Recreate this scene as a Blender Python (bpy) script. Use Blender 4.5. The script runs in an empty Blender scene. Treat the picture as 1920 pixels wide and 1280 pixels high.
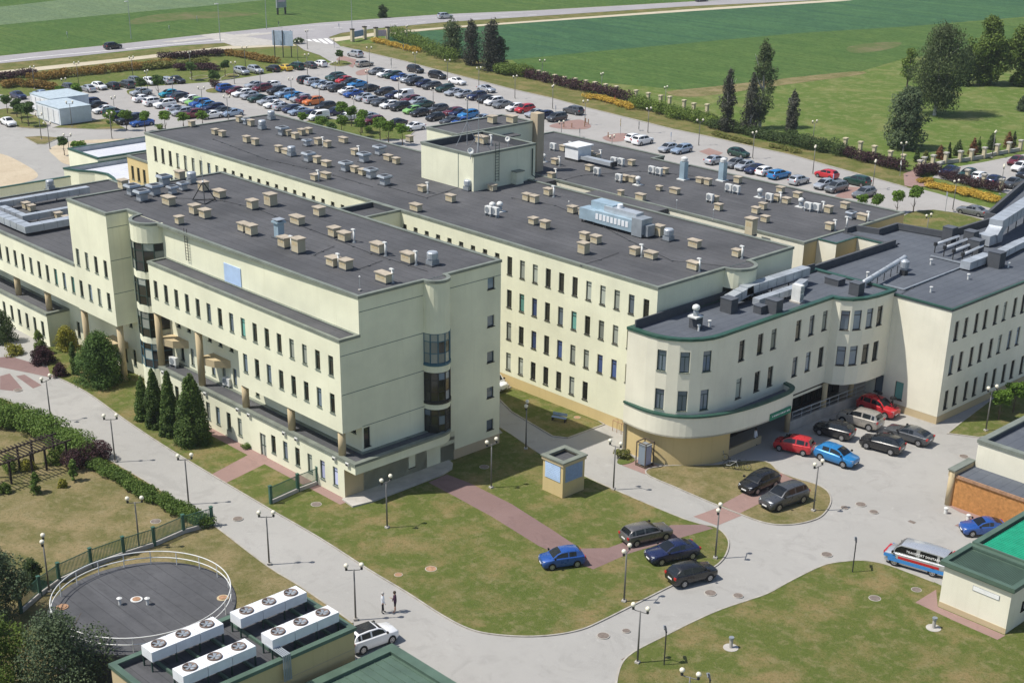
import bpy, math, random
from mathutils import Vector, Matrix
SC = bpy.context.scene
COL = SC.collection
R = math.radians
# ------------------------------------------------------------------ camera
# world frame: +X runs along the long facades, +Y away from the viewer, z up, metres.
PW, PH = 1920.0, 1280.0
FPX, CX, CY = 2703.5, 956.2, 870.4
PITCH, ROLL, YAW = R(24.4167), R(0.8512), R(-46.1684)
def _cam_axes():
    cp, sp, cr, sr = math.cos(PITCH), math.sin(PITCH), math.cos(ROLL), math.sin(ROLL)
    Mx = Matrix(((1, 0, 0), (0, -sp, -cp), (0, cp, -sp)))
    Z = Matrix(((cr, -sr, 0), (sr, cr, 0), (0, 0, 1)))
    ca, sa = math.cos(YAW), math.sin(YAW)
    W = Matrix(((ca, -sa, 0), (sa, ca, 0), (0, 0, 1)))
    return Z @ Mx @ W
CM = _cam_axes()
CMT = CM.transposed()
CP = Vector((89.96, -66.85, 54.0))
def ray(x, y):
    return CMT @ Vector(((x - CX) / FPX, (y - CY) / FPX, 1.0))
def G(x, y, z=0.0):                      # pixel -> point on the level z
    d = ray(x, y); t = (z - CP.z) / d.z
    return CP + d * t
def GY(x, y, Y):                         # pixel -> point on the wall plane y = Y
    d = ray(x, y); return CP + d * ((Y - CP.y) / d.y)
def GX(x, y, X):
    d = ray(x, y); return CP + d * ((X - CP.x) / d.x)
cam = bpy.data.cameras.new('camera'); co = bpy.data.objects.new('camera', cam); COL.objects.link(co)
cam.sensor_width = 36.0; cam.lens = FPX * 36.0 / PW
cam.shift_x = -(CX - PW / 2) / PW; cam.shift_y = (CY - PH / 2) / PW
cam.clip_start = 1.0; cam.clip_end = 4000.0
rt, dn, fw = CM[0], CM[1], CM[2]
co.matrix_world = Matrix(((rt[0], -dn[0], -fw[0], CP.x), (rt[1], -dn[1], -fw[1], CP.y), (rt[2], -dn[2], -fw[2], CP.z), (0, 0, 0, 1)))
SC.camera = co
# ------------------------------------------------------------------ sky, sun, exposure
SUN_EL = R(58.5)
sdx, sdy = 0.56, 0.83                    # direction the shadows fall in
W = bpy.data.worlds.new('World'); SC.world = W; W.use_nodes = True
wn = W.node_tree; bg = wn.nodes['Background']
sky = wn.nodes.new('ShaderNodeTexSky'); sky.sky_type = 'NISHITA'; sky.sun_disc = False
sky.sun_elevation = SUN_EL; sky.sun_rotation = math.atan2(-sdx, -sdy); sky.altitude = 200; sky.dust_density = 1.2
wn.links.new(sky.outputs[0], bg.inputs[0]); bg.inputs[1].default_value = 0.11
sun = bpy.data.lights.new('sun', 'SUN'); so = bpy.data.objects.new('sun', sun); COL.objects.link(so)
sun.energy = 4.5; sun.angle = R(0.53); sun.color = (1.0, 0.955, 0.88)
sv = Vector((sdx * math.cos(SUN_EL), sdy * math.cos(SUN_EL), -math.sin(SUN_EL)))
so.rotation_euler = sv.to_track_quat('-Z', 'Y').to_euler(); so.location = (0, 0, 120)
SC.view_settings.view_transform = 'Standard'; SC.view_settings.look = 'None'
SC.view_settings.exposure = 0.2; SC.view_settings.gamma = 1.0
SC.cycles.max_bounces = 5; SC.cycles.transparent_max_bounces = 6
# ------------------------------------------------------------------ materials
MATS = {}
def _mix(nt, a, b, fac, mode='MIX'):
    n = nt.nodes.new('ShaderNodeMix'); n.data_type = 'RGBA'; n.blend_type = mode
    for s, v in ((n.inputs[6], a), (n.inputs[7], b), (n.inputs[0], fac)):
        if hasattr(v, 'is_linked'): nt.links.new(v, s)
        elif isinstance(v, (int, float)): s.default_value = v
        else: s.default_value = (*v, 1)
    return n.outputs[2]
def _noise(nt, scale, detail=4, rough=0.55, vec=None, dist=0.0):
    n = nt.nodes.new('ShaderNodeTexNoise'); n.inputs['Scale'].default_value = scale
    n.inputs['Detail'].default_value = detail; n.inputs['Roughness'].default_value = rough
    n.inputs['Distortion'].default_value = dist
    if vec is not None: nt.links.new(vec, n.inputs['Vector'])
    return n.outputs[0]
def _ramp(nt, val, lo, hi, o0=0.0, o1=1.0):
    n = nt.nodes.new('ShaderNodeMapRange'); n.inputs[1].default_value = lo; n.inputs[2].default_value = hi
    n.inputs[3].default_value = o0; n.inputs[4].default_value = o1
    nt.links.new(val, n.inputs[0]); return n.outputs[0]
def _pos(nt, scale=(1, 1, 1), rotz=0.0):
    g = nt.nodes.new('ShaderNodeNewGeometry'); m = nt.nodes.new('ShaderNodeMapping')
    m.inputs['Scale'].default_value = scale; m.inputs['Rotation'].default_value = (0, 0, rotz)
    nt.links.new(g.outputs['Position'], m.inputs[0]); return m.outputs[0]
def new_mat(name, rough=0.8, metal=0.0, spec=0.3):
    m = bpy.data.materials.new(name); m.use_nodes = True; nt = m.node_tree
    b = nt.nodes['Principled BSDF']; b.inputs['Roughness'].default_value = rough
    b.inputs['Metallic'].default_value = metal; b.inputs['Specular IOR Level'].default_value = spec
    MATS[name] = m; return m, nt, b
def bump(nt, b, h, strength=0.3, dist=0.02):
    n = nt.nodes.new('ShaderNodeBump'); n.inputs['Strength'].default_value = strength; n.inputs['Distance'].default_value = dist
    nt.links.new(h, n.inputs['Height']); nt.links.new(n.outputs[0], b.inputs['Normal'])
def plain(name, col, rough=0.7, metal=0.0, spec=0.3, var=0.12, scale=1.5):
    m, nt, b = new_mat(name, rough, metal, spec)
    p = _pos(nt); n = _noise(nt, scale, 5, 0.6, p)
    c = _mix(nt, tuple(v * (1 - var) for v in col), tuple(min(1, v * (1 + var)) for v in col), _ramp(nt, n, 0.3, 0.7))
    nt.links.new(c, b.inputs['Base Color']); return m
def render_wall(name, col, stain=0.12):
    m, nt, b = new_mat(name, 0.9, 0, 0.15)
    p = _pos(nt); big = _noise(nt, 0.22, 4, 0.6, p)
    streak = _noise(nt, 1.0, 5, 0.65, _pos(nt, (3.2, 3.2, 0.14)))
    c = _mix(nt, tuple(v * (1 - stain) for v in col), col, _ramp(nt, big, 0.3, 0.65))
    c = _mix(nt, c, tuple(v * q for v, q in zip(col, (0.80, 0.79, 0.74))), _ramp(nt, streak, 0.54, 0.80, 0, 0.5))
    nt.links.new(c, b.inputs['Base Color']); bump(nt, b, _noise(nt, 9, 3, 0.6, p), 0.15, 0.02); return m
render_wall('wall_lime', (0.80, 0.79, 0.60), 0.16)
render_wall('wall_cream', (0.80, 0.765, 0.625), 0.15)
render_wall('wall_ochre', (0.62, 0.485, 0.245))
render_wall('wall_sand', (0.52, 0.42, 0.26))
render_wall('vent_tan', (0.56, 0.49, 0.345), 0.2)
plain('vent_cap', (0.40, 0.345, 0.27), 0.85, 0, 0.2, 0.2)
render_wall('plinth', (0.50, 0.41, 0.29))
def felt(name, c0, c1, seam):
    m, nt, b = new_mat(name, 0.92, 0, 0.2)
    p = _pos(nt); n1 = _noise(nt, 0.16, 6, 0.62, p); n2 = _noise(nt, 2.6, 5, 0.65, p)
    c = _mix(nt, c0, c1, _ramp(nt, n1, 0.32, 0.68)); c = _mix(nt, c, tuple(v * 0.72 for v in c0), _ramp(nt, n2, 0.5, 0.8, 0, 0.6))
    st = _noise(nt, 1, 4, 0.7, _pos(nt, (0.05, 1.0, 1.0), 0.0)); c = _mix(nt, c, tuple(min(1, v * 1.35) for v in c1), _ramp(nt, st, 0.55, 0.78, 0, 0.5))
    wv = nt.nodes.new('ShaderNodeTexWave'); wv.wave_type = 'BANDS'; wv.bands_direction = 'X' if seam == 'x' else 'Y'
    wv.inputs['Scale'].default_value = 0.314; wv.inputs['Distortion'].default_value = 0.15
    nt.links.new(p, wv.inputs['Vector']); c = _mix(nt, c, tuple(v * 0.5 for v in c0), _ramp(nt, wv.outputs[1], 0.985, 1.0, 0, 0.6))
    nt.links.new(c, b.inputs['Base Color']); bump(nt, b, _noise(nt, 30, 3, 0.7, p), 0.3, 0.02); return m
felt('felt_old', (0.066, 0.067, 0.071), (0.108, 0.108, 0.113), 'y')
felt('felt_new', (0.080, 0.090, 0.108), (0.115, 0.127, 0.146), 'x')
felt('felt_light', (0.50, 0.51, 0.55), (0.60, 0.61, 0.65), 'x')
plain('cap_grey', (0.205, 0.225, 0.19), 0.55, 0.2, 0.3, 0.22, 0.8)
plain('cap_green', (0.03, 0.085, 0.062), 0.45, 0.1, 0.4, 0.2)
plain('parapet_dark', (0.075, 0.08, 0.088), 0.9)
plain('frame_green', (0.028, 0.055, 0.045), 0.45)
plain('frame_dark', (0.03, 0.03, 0.027), 0.5)
plain('frame_blue', (0.055, 0.13, 0.17), 0.45)
plain('sill_metal', (0.17, 0.21, 0.18), 0.5, 0.2)
plain('steel', (0.44, 0.47, 0.50), 0.42, 0.35, 0.5, 0.18, 0.6)
plain('steel_dull', (0.33, 0.36, 0.385), 0.5, 0.4, 0.5, 0.18, 0.8)
plain('steel_blue', (0.36, 0.47, 0.54), 0.45, 0.3, 0.5, 0.15, 0.8)
plain('white_metal', (0.74, 0.75, 0.76), 0.4, 0, 0.4, 0.08)
plain('unit_white', (0.66, 0.66, 0.63), 0.45, 0, 0.4, 0.1)
plain('dark_metal', (0.035, 0.036, 0.038), 0.55)
plain('pole_grey', (0.17, 0.165, 0.155), 0.5, 0.3, 0.4)
plain('globe', (0.76, 0.71, 0.57), 0.35, 0, 0.5, 0.05)
plain('fence_green', (0.045, 0.115, 0.085), 0.5)
plain('concrete', (0.42, 0.395, 0.355), 0.85, 0, 0.2, 0.16, 0.9)
plain('kerb', (0.36, 0.335, 0.295), 0.9, 0, 0.15, 0.25, 1.3)
plain('container', (0.62, 0.68, 0.72), 0.5, 0, 0.3, 0.07)
plain('container_roof', (0.42, 0.49, 0.53), 0.5, 0, 0.3, 0.15)
plain('green_roof', (0.085, 0.135, 0.10), 0.5, 0.1, 0.4, 0.18, 0.7)
plain('sign_green', (0.025, 0.20, 0.12), 0.5)
plain('green_sheet', (0.018, 0.30, 0.175), 0.45, 0, 0.4, 0.15)
plain('brick', (0.50, 0.245, 0.085), 0.85, 0, 0.2, 0.25, 3)
plain('fan_brown', (0.17, 0.125, 0.105), 0.6, 0.2)
plain('bark', (0.11, 0.085, 0.06), 0.9)
plain('birch_bark', (0.42, 0.40, 0.36), 0.9, 0, 0.2, 0.5, 3)
plain('wood_dark_and_shade', (0.035, 0.025, 0.02), 0.8)  # dark timber colour, also painted on the entrance recess as its shade
plain('black', (0.012, 0.012, 0.013), 0.6)
plain('rubber', (0.016, 0.016, 0.017), 0.75)
plain('rim', (0.42, 0.42, 0.43), 0.35, 0.7, 0.5)
plain('marking', (0.72, 0.71, 0.67), 0.8, 0, 0.2, 0.12, 2)
plain('manhole', (0.20, 0.165, 0.14), 0.8, 0.2, 0.3, 0.25, 4)
plain('rust', (0.34, 0.20, 0.12), 0.85, 0, 0.2, 0.3, 4)
plain('earth', (0.36, 0.29, 0.19), 0.95, 0, 0.1, 0.3, 1.2)
plain('sign_blue', (0.24, 0.34, 0.52), 0.4, 0, 0.4, 0.12, 6)
plain('panel_blue', (0.44, 0.58, 0.80), 0.35, 0, 0.5, 0.15, 0.7)
plain('billboard', (0.52, 0.60, 0.70), 0.5)
plain('sign_pink', (0.72, 0.52, 0.60), 0.5)
plain('sign_red', (0.55, 0.03, 0.03), 0.5)
plain('plate_white', (0.78, 0.78, 0.76), 0.5)
plain('head_lamp', (0.72, 0.74, 0.76), 0.15, 0.2, 0.6, 0.1)
plain('tail_lamp', (0.42, 0.02, 0.02), 0.25, 0, 0.5)
plain('skin', (0.50, 0.31, 0.22), 0.6)
plain('cloth_white', (0.76, 0.79, 0.84), 0.9)
plain('cloth_black', (0.02, 0.02, 0.028), 0.9)
plain('cloth_plum', (0.05, 0.022, 0.045), 0.9)
plain('hair', (0.05, 0.035, 0.025), 0.8)
plain('hair_grey', (0.42, 0.40, 0.38), 0.8)
def glass(name, col, rough=0.06, spec=0.6):
    m, nt, b = new_mat(name, rough, 0, spec)
    oi = nt.nodes.new('ShaderNodeObjectInfo')
    c = _mix(nt, tuple(v * 0.55 for v in col), tuple(v * 1.5 for v in col), oi.outputs['Random'])
    nt.links.new(c, b.inputs['Base Color']); return m
glass('pane', (0.030, 0.030, 0.024)); glass('pane_curtain', (0.30, 0.32, 0.28), 0.15); glass('pane_blue', (0.055, 0.085, 0.20), 0.15)
glass('pane_teal', (0.12, 0.30, 0.26), 0.15); glass('pane_sky', (0.16, 0.20, 0.24)); glass('car_glass', (0.014, 0.017, 0.02), 0.05, 0.45)
glass('pane_lilac', (0.42, 0.44, 0.62), 0.15)
def paving(name, c0, c1, c2, s=1.0, fine=14):
    m, nt, b = new_mat(name, 0.9, 0, 0.2)
    p = _pos(nt); n1 = _noise(nt, 0.07 * s, 6, 0.6, p, 0.6); n2 = _noise(nt, 0.7 * s, 5, 0.65, p); n3 = _noise(nt, fine, 3, 0.7, p)
    c = _mix(nt, c0, c1, _ramp(nt, n1, 0.35, 0.65)); c = _mix(nt, c, c2, _ramp(nt, n2, 0.52, 0.78, 0, 0.55))
    c = _mix(nt, c, tuple(v * 0.7 for v in c0), _ramp(nt, n3, 0.5, 0.75, 0, 0.4))
    n4 = _noise(nt, 0.25 * s, 7, 0.7, p, 1.5); c = _mix(nt, c, tuple(v * 0.78 for v in c0), _ramp(nt, n4, 0.54, 0.62, 0, 0.35)); n5 = _noise(nt, 0.5 * s, 5, 0.75, p, 2.5); c = _mix(nt, c, tuple(min(1, v * 1.15) for v in c1), _ramp(nt, n5, 0.60, 0.66, 0, 0.4))
    nt.links.new(c, b.inputs['Base Color']); bump(nt, b, n3, 0.2, 0.01); return m
paving('asphalt', (0.325, 0.315, 0.293), (0.36, 0.348, 0.324), (0.285, 0.275, 0.256))
paving('asphalt_road', (0.30, 0.285, 0.29), (0.34, 0.325, 0.325), (0.27, 0.255, 0.26))
paving('lot_paving', (0.33, 0.315, 0.295), (0.365, 0.35, 0.33), (0.29, 0.275, 0.26))
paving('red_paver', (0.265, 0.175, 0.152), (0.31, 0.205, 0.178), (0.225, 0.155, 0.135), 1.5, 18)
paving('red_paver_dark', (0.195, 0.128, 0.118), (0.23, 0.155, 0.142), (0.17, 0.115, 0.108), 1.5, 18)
paving('path_sand', (0.47, 0.41, 0.30), (0.52, 0.46, 0.345), (0.42, 0.36, 0.26))
paving('sand', (0.45, 0.37, 0.26), (0.52, 0.44, 0.32), (0.35, 0.28, 0.18), 3)
def grass(name, green, dry, pale, dryamt=0.5, s=1.0):
    m, nt, b = new_mat(name, 0.95, 0, 0.1)
    p = _pos(nt); big = _noise(nt, 0.075 * s, 4, 0.6, p, 0.4); mid = _noise(nt, 0.3 * s, 5, 0.6, p, 0.3); pat = _noise(nt, 1.15 * s, 5, 0.62, p, 0.3); cl = _noise(nt, 3.6, 4, 0.65, p); vf = _noise(nt, 10, 4, 0.8, p)
    c = _mix(nt, green, dry, _ramp(nt, mid, 0.64 - 0.34 * dryamt, 0.80 - 0.30 * dryamt))
    c = _mix(nt, c, tuple(v * q for v, q in zip(green, (0.72, 0.86, 0.7))), _ramp(nt, big, 0.46, 0.68, 0, 0.5))
    c = _mix(nt, c, pale, _ramp(nt, pat, 0.50, 0.68, 0, 0.75))
    c = _mix(nt, c, tuple(v * q for v, q in zip(green, (0.60, 0.76, 0.55))), _ramp(nt, cl, 0.50, 0.68, 0, 0.55))
    c = _mix(nt, c, tuple(min(1, v * 1.35) for v in pale), _ramp(nt, vf, 0.56, 0.72, 0, 0.5))
    c = _mix(nt, c, tuple(v * 0.4 for v in green), _ramp(nt, vf, 0.46, 0.30, 0, 0.7))
    nt.links.new(c, b.inputs['Base Color']); bump(nt, b, vf, 0.9, 0.10); return m
grass('lawn', (0.112, 0.135, 0.033), (0.245, 0.188, 0.085), (0.225, 0.20, 0.095), 0.52)
grass('lawn_green', (0.115, 0.145, 0.036), (0.20, 0.18, 0.065), (0.20, 0.195, 0.08), 0.35)
grass('lawn_dry', (0.150, 0.140, 0.052), (0.275, 0.215, 0.112), (0.27, 0.225, 0.125), 0.68)
grass('meadow', (0.105, 0.155, 0.032), (0.205, 0.205, 0.075), (0.235, 0.245, 0.105), 0.45, 0.45)
grass('crop_bare', (0.095, 0.13, 0.04), (0.165, 0.15, 0.075), (0.17, 0.155, 0.08), 0.5, 0.35)
grass('verge', (0.115, 0.128, 0.034), (0.23, 0.185, 0.08), (0.215, 0.185, 0.085), 0.6)
def field(name, c0, c1, c2, rot, rowscale):
    m, nt, b = new_mat(name, 0.95, 0, 0.1)
    p = _pos(nt); big = _noise(nt, 0.018, 5, 0.6, p, 0.8); fin = _noise(nt, 0.9, 5, 0.75, p)
    rows = _noise(nt, 1, 3, 0.6, _pos(nt, (0.02, rowscale, 1), rot))
    md = _noise(nt, 0.16, 5, 0.65, p, 0.5)
    c = _mix(nt, c0, c1, _ramp(nt, big, 0.35, 0.65)); c = _mix(nt, c, c2, _ramp(nt, rows, 0.42, 0.62, 0, 0.85)); c = _mix(nt, c, tuple(min(1, v * 1.3) for v in c1), _ramp(nt, md, 0.5, 0.7, 0, 0.5))
    c = _mix(nt, c, tuple(v * 0.45 for v in c0), _ramp(nt, fin, 0.47, 0.68, 0, 0.8))
    nt.links.new(c, b.inputs['Base Color']); bump(nt, b, fin, 0.8, 0.3); return m
field('field_wheat', (0.050, 0.115, 0.052), (0.066, 0.142, 0.058), (0.036, 0.092, 0.05), 0.45, 0.35)
field('field_grey', (0.13, 0.185, 0.095), (0.15, 0.205, 0.105), (0.115, 0.17, 0.095), 0.45, 0.5)
field('field_crop', (0.068, 0.128, 0.032), (0.10, 0.15, 0.04), (0.055, 0.112, 0.028), 0.45, 0.6)
def leaf(name, c0, c1, c2, trans=0.25):
    m = bpy.data.materials.new(name); m.use_nodes = True; nt = m.node_tree; MATS[name] = m
    out = nt.nodes['Material Output']; b = nt.nodes['Principled BSDF']; b.inputs['Roughness'].default_value = 0.65; b.inputs['Specular IOR Level'].default_value = 0.25
    g = nt.nodes.new('ShaderNodeNewGeometry'); oi = nt.nodes.new('ShaderNodeObjectInfo')
    c = _mix(nt, c0, c1, g.outputs['Random Per Island']); n = _noise(nt, 0.55, 4, 0.6, _pos(nt)); c = _mix(nt, c, c2, _ramp(nt, n, 0.48, 0.72, 0, 0.7))
    hs = nt.nodes.new('ShaderNodeHueSaturation'); nt.links.new(_ramp(nt, oi.outputs['Random'], 0, 1, 0.82, 1.15), hs.inputs['Value']); nt.links.new(c, hs.inputs['Color']); c = hs.outputs[0]
    nt.links.new(c, b.inputs['Base Color'])
    t = nt.nodes.new('ShaderNodeBsdfTranslucent'); nt.links.new(c, t.inputs[0]); mx = nt.nodes.new('ShaderNodeMixShader'); mx.inputs[0].default_value = trans
    nt.links.new(b.outputs[0], mx.inputs[1]); nt.links.new(t.outputs[0], mx.inputs[2]); nt.links.new(mx.outputs[0], out.inputs[0]); return m
leaf('leaf_globe', (0.095, 0.175, 0.02), (0.17, 0.28, 0.035), (0.07, 0.14, 0.018), 0.3)
leaf('leaf_globe_dark', (0.058, 0.112, 0.026), (0.11, 0.18, 0.04), (0.045, 0.09, 0.022), 0.28)
leaf('leaf_hedge', (0.085, 0.15, 0.026), (0.165, 0.245, 0.045), (0.065, 0.12, 0.022), 0.3)
leaf('leaf_mid', (0.095, 0.15, 0.026), (0.185, 0.25, 0.045), (0.07, 0.115, 0.022), 0.3)
leaf('leaf_dark', (0.045, 0.078, 0.024), (0.09, 0.13, 0.036), (0.038, 0.065, 0.022), 0.25)
leaf('leaf_birch', (0.062, 0.092, 0.034), (0.125, 0.160, 0.062), (0.052, 0.068, 0.03), 0.25)
leaf('leaf_grey', (0.048, 0.054, 0.038), (0.090, 0.095, 0.062), (0.06, 0.05, 0.042), 0.15)
leaf('leaf_pine', (0.055, 0.085, 0.042), (0.11, 0.145, 0.062), (0.045, 0.068, 0.036), 0.15)
leaf('leaf_thuja', (0.052, 0.098, 0.022), (0.115, 0.170, 0.034), (0.05, 0.085, 0.02), 0.2)
leaf('leaf_gold', (0.42, 0.27, 0.035), (0.56, 0.38, 0.06), (0.36, 0.27, 0.05), 0.2)
leaf('leaf_amber', (0.22, 0.13, 0.028), (0.32, 0.20, 0.045), (0.12, 0.10, 0.03), 0.2)
leaf('leaf_purple', (0.035, 0.016, 0.018), (0.075, 0.030, 0.034), (0.03, 0.018, 0.016), 0.15)
leaf('leaf_rust', (0.14, 0.06, 0.028), (0.22, 0.10, 0.045), (0.10, 0.06, 0.025), 0.15)
leaf('leaf_weed', (0.12, 0.15, 0.03), (0.22, 0.20, 0.06), (0.09, 0.11, 0.02), 0.2)
leaf('leaf_yellow', (0.25, 0.25, 0.03), (0.38, 0.34, 0.05), (0.16, 0.19, 0.03), 0.2)
def paint(name, col, metal=0.35):
    m, nt, b = new_mat(name, 0.28, metal, 0.5); b.inputs['Base Color'].default_value = (*col, 1)
    b.inputs['Coat Weight'].default_value = 0.6; b.inputs['Coat Roughness'].default_value = 0.08
    n = _noise(nt, 2.0, 4, 0.6, _pos(nt)); nt.links.new(_ramp(nt, n, 0.3, 0.7, 0.22, 0.38), b.inputs['Roughness']); return m
for k, c, mt in (('white', (0.80, 0.80, 0.80), 0), ('silver', (0.52, 0.54, 0.57), .5), ('light_blue', (0.34, 0.43, 0.55), .4), ('grey', (0.20, 0.21, 0.22), .4), ('dark_grey', (0.075, 0.08, 0.088), .3),
                 ('black', (0.012, 0.012, 0.014), 0), ('navy', (0.014, 0.022, 0.075), .2), ('blue', (0.02, 0.085, 0.33), .2), ('bright_blue', (0.02, 0.20, 0.48), .2), ('teal', (0.02, 0.32, 0.45), .2), ('red', (0.50, 0.018, 0.025), .1),
                 ('maroon', (0.14, 0.016, 0.026), .2), ('dark_green', (0.012, 0.05, 0.035), .2), ('lime_green', (0.22, 0.46, 0.12), 0), ('orange', (0.60, 0.16, 0.025), .1), ('yellow', (0.62, 0.42, 0.05), .1),
                 ('beige', (0.40, 0.37, 0.33), .4), ('van_blue', (0.05, 0.25, 0.62), .1), ('bronze', (0.16, 0.15, 0.145), .5)):
    paint('paint_' + k, c, mt)
# ------------------------------------------------------------------ object helpers
LABELS = {}
def tag(o, label, cat, group=None):
    o['label'] = label; o['category'] = cat
    if group: o['group'] = group
    LABELS[label] = LABELS.get(label, 0) + 1
    return o
def thing(name, label, cat, loc=(0, 0, 0), rz=0.0, group=None):
    o = bpy.data.objects.new(name, None); COL.objects.link(o); o.location = loc; o.rotation_euler = (0, 0, rz)
    o.empty_display_size = 0.2
    return tag(o, label, cat, group)
class MB:
    """collects geometry for ONE mesh object"""
    def __init__(s): s.v = []; s.f = []; s.m = []
    def add(s, vs, fs, mi=0):
        n = len(s.v); s.v += [tuple(v) for v in vs]; s.f += [tuple(i + n for i in f) for f in fs]; s.m += [mi] * len(fs); return s
    def box(s, x0, x1, y0, y1, z0, z1, mi=0, top=None):
        return s.add([(x0, y0, z0), (x1, y0, z0), (x1, y1, z0), (x0, y1, z0), (x0, y0, z1), (x1, y0, z1), (x1, y1, z1), (x0, y1, z1)],
                     [(3, 2, 1, 0), (4, 5, 6, 7), (0, 1, 5, 4), (1, 2, 6, 5), (2, 3, 7, 6), (3, 0, 4, 7)], mi) if top is None else s._boxtop(x0, x1, y0, y1, z0, z1, mi, top)
    def _boxtop(s, x0, x1, y0, y1, z0, z1, mi, top):
        s.box(x0, x1, y0, y1, z0, z1, mi); s.m[-5] = top; return s
    def prism(s, poly, z0, z1, mi=0, top=None, bottom=True):
        a = sum(p[0] * q[1] - q[0] * p[1] for p, q in zip(poly, poly[1:] + poly[:1]))
        if a < 0: poly = poly[::-1]
        n = len(poly); vs = [(p[0], p[1], z0) for p in poly] + [(p[0], p[1], z1) for p in poly]
        fs = [(i, (i + 1) % n, n + (i + 1) % n, n + i) for i in range(n)]
        s.add(vs, fs, mi); s.add(vs, [tuple(range(n, 2 * n))], mi if top is None else top)
        if bottom: s.add(vs, [tuple(range(n - 1, -1, -1))], mi)
        return s
    def cyl(s, c, r, z0, z1, n=12, mi=0, r1=None, cap=True):
        r1 = r if r1 is None else r1
        vs = [(c[0] + r * math.cos(2 * math.pi * i / n), c[1] + r * math.sin(2 * math.pi * i / n), z0) for i in range(n)] + \
             [(c[0] + r1 * math.cos(2 * math.pi * i / n), c[1] + r1 * math.sin(2 * math.pi * i / n), z1) for i in range(n)]
        fs = [(i, (i + 1) % n, n + (i + 1) % n, n + i) for i in range(n)]
        if cap: fs += [tuple(range(n, 2 * n)), tuple(range(n - 1, -1, -1))]
        return s.add(vs, fs, mi)
    def tube(s, pts, r, n=8, mi=0, closed=False, caps=True):
        pts = [Vector(p) for p in pts]; m = len(pts); rings = []
        for i, p in enumerate(pts):
            a = pts[(i - 1) % m] if (closed or i) else p; b = pts[(i + 1) % m] if (closed or i < m - 1) else p
            d = (b - a).normalized(); u = d.orthogonal().normalized() if abs(d.z) > 0.98 else d.cross(Vector((0, 0, 1))).normalized(); w = d.cross(u)
            rr = r[i] if isinstance(r, (list, tuple)) else r
            rings.append([p + u * rr * math.cos(2 * math.pi * k / n) + w * rr * math.sin(2 * math.pi * k / n) for k in range(n)])
        vs = [q for rg in rings for q in rg]; fs = []
        for i in range(m if closed else m - 1):
            j = (i + 1) % m
            for k in range(n): fs.append((i * n + k, j * n + k, j * n + (k + 1) % n, i * n + (k + 1) % n))
        if caps and not closed: fs += [tuple(range(n)), tuple((m - 1) * n + k for k in range(n - 1, -1, -1))]
        return s.add(vs, fs, mi)
    def bar(s, a, b, w, h=None, mi=0):
        a = Vector(a); b = Vector(b); h = w if h is None else h; d = (b - a).normalized()
        u = Vector((1, 0, 0)) if abs(d.z) > 0.98 else d.cross(Vector((0, 0, 1))).normalized(); q = d.cross(u).normalized(); u = u * w / 2; q = q * h / 2
        vs = [a - u - q, a + u - q, a + u + q, a - u + q, b - u - q, b + u - q, b + u + q, b - u + q]
        return s.add(vs, [(0, 1, 2, 3), (7, 6, 5, 4), (0, 4, 5, 1), (1, 5, 6, 2), (2, 6, 7, 3), (3, 7, 4, 0)], mi)
    def lathe(s, c, prof, n=14, mi=0):
        vs = []; fs = []
        for r, z in prof:
            for i in range(n): vs.append((c[0] + r * math.cos(2 * math.pi * i / n), c[1] + r * math.sin(2 * math.pi * i / n), c[2] + z))
        for k in range(len(prof) - 1):
            for i in range(n): fs.append((k * n + i, k * n + (i + 1) % n, (k + 1) * n + (i + 1) % n, (k + 1) * n + i))
        fs += [tuple(range(n - 1, -1, -1)), tuple((len(prof) - 1) * n + i for i in range(n))]
        return s.add(vs, fs, mi)
    def strip(s, path, w0, w1, z0, z1, mi=0, closed=False):
        """wall-like strip along a plan path, offset w0..w1 to the left of travel"""
        n = len(path); L = []; Rr = []
        for i in range(n):
            p = Vector(path[i][:2]); a = Vector(path[(i - 1) % n][:2]) if (closed or i) else None; b = Vector(path[(i + 1) % n][:2]) if (closed or i < n - 1) else None
            d1 = (p - a).normalized() if a is not None else None; d2 = (b - p).normalized() if b is not None else None
            if d1 is None: d1 = d2
            if d2 is None: d2 = d1
            nn = Vector((-d1.y - d2.y, d1.x + d2.x)); k = nn.length
            nn = nn / k if k > 1e-6 else Vector((-d1.y, d1.x)); c = max(0.35, nn.dot(Vector((-d1.y, d1.x)))); nn = nn / c
            L.append(p + nn * w0); Rr.append(p + nn * w1)
        vs = []
        for i in range(n): vs += [(L[i].x, L[i].y, z0), (Rr[i].x, Rr[i].y, z0), (Rr[i].x, Rr[i].y, z1), (L[i].x, L[i].y, z1)]
        fs = []
        for i in range(n if closed else n - 1):
            j = (i + 1) % n
            for k in range(4): fs.append((i * 4 + k, i * 4 + (k + 1) % 4, j * 4 + (k + 1) % 4, j * 4 + k))
        if not closed: fs += [(3, 2, 1, 0), ((n - 1) * 4, (n - 1) * 4 + 1, (n - 1) * 4 + 2, (n - 1) * 4 + 3)]
        return s.add(vs, fs, mi)
    def mesh(s, name, mats, smooth=False):
        me = bpy.data.meshes.new(name); me.from_pydata(s.v, [], s.f)
        for m in (mats if isinstance(mats, (list, tuple)) else [mats]): me.materials.append(MATS[m])
        if any(s.m): me.polygons.foreach_set('material_index', s.m)
        if smooth: me.polygons.foreach_set('use_smooth', [True] * len(me.polygons))
        me.update(); return me
    def build(s, name, mats, parent=None, smooth=False):
        return put(name, s.mesh(name, mats, smooth), parent)
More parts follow.
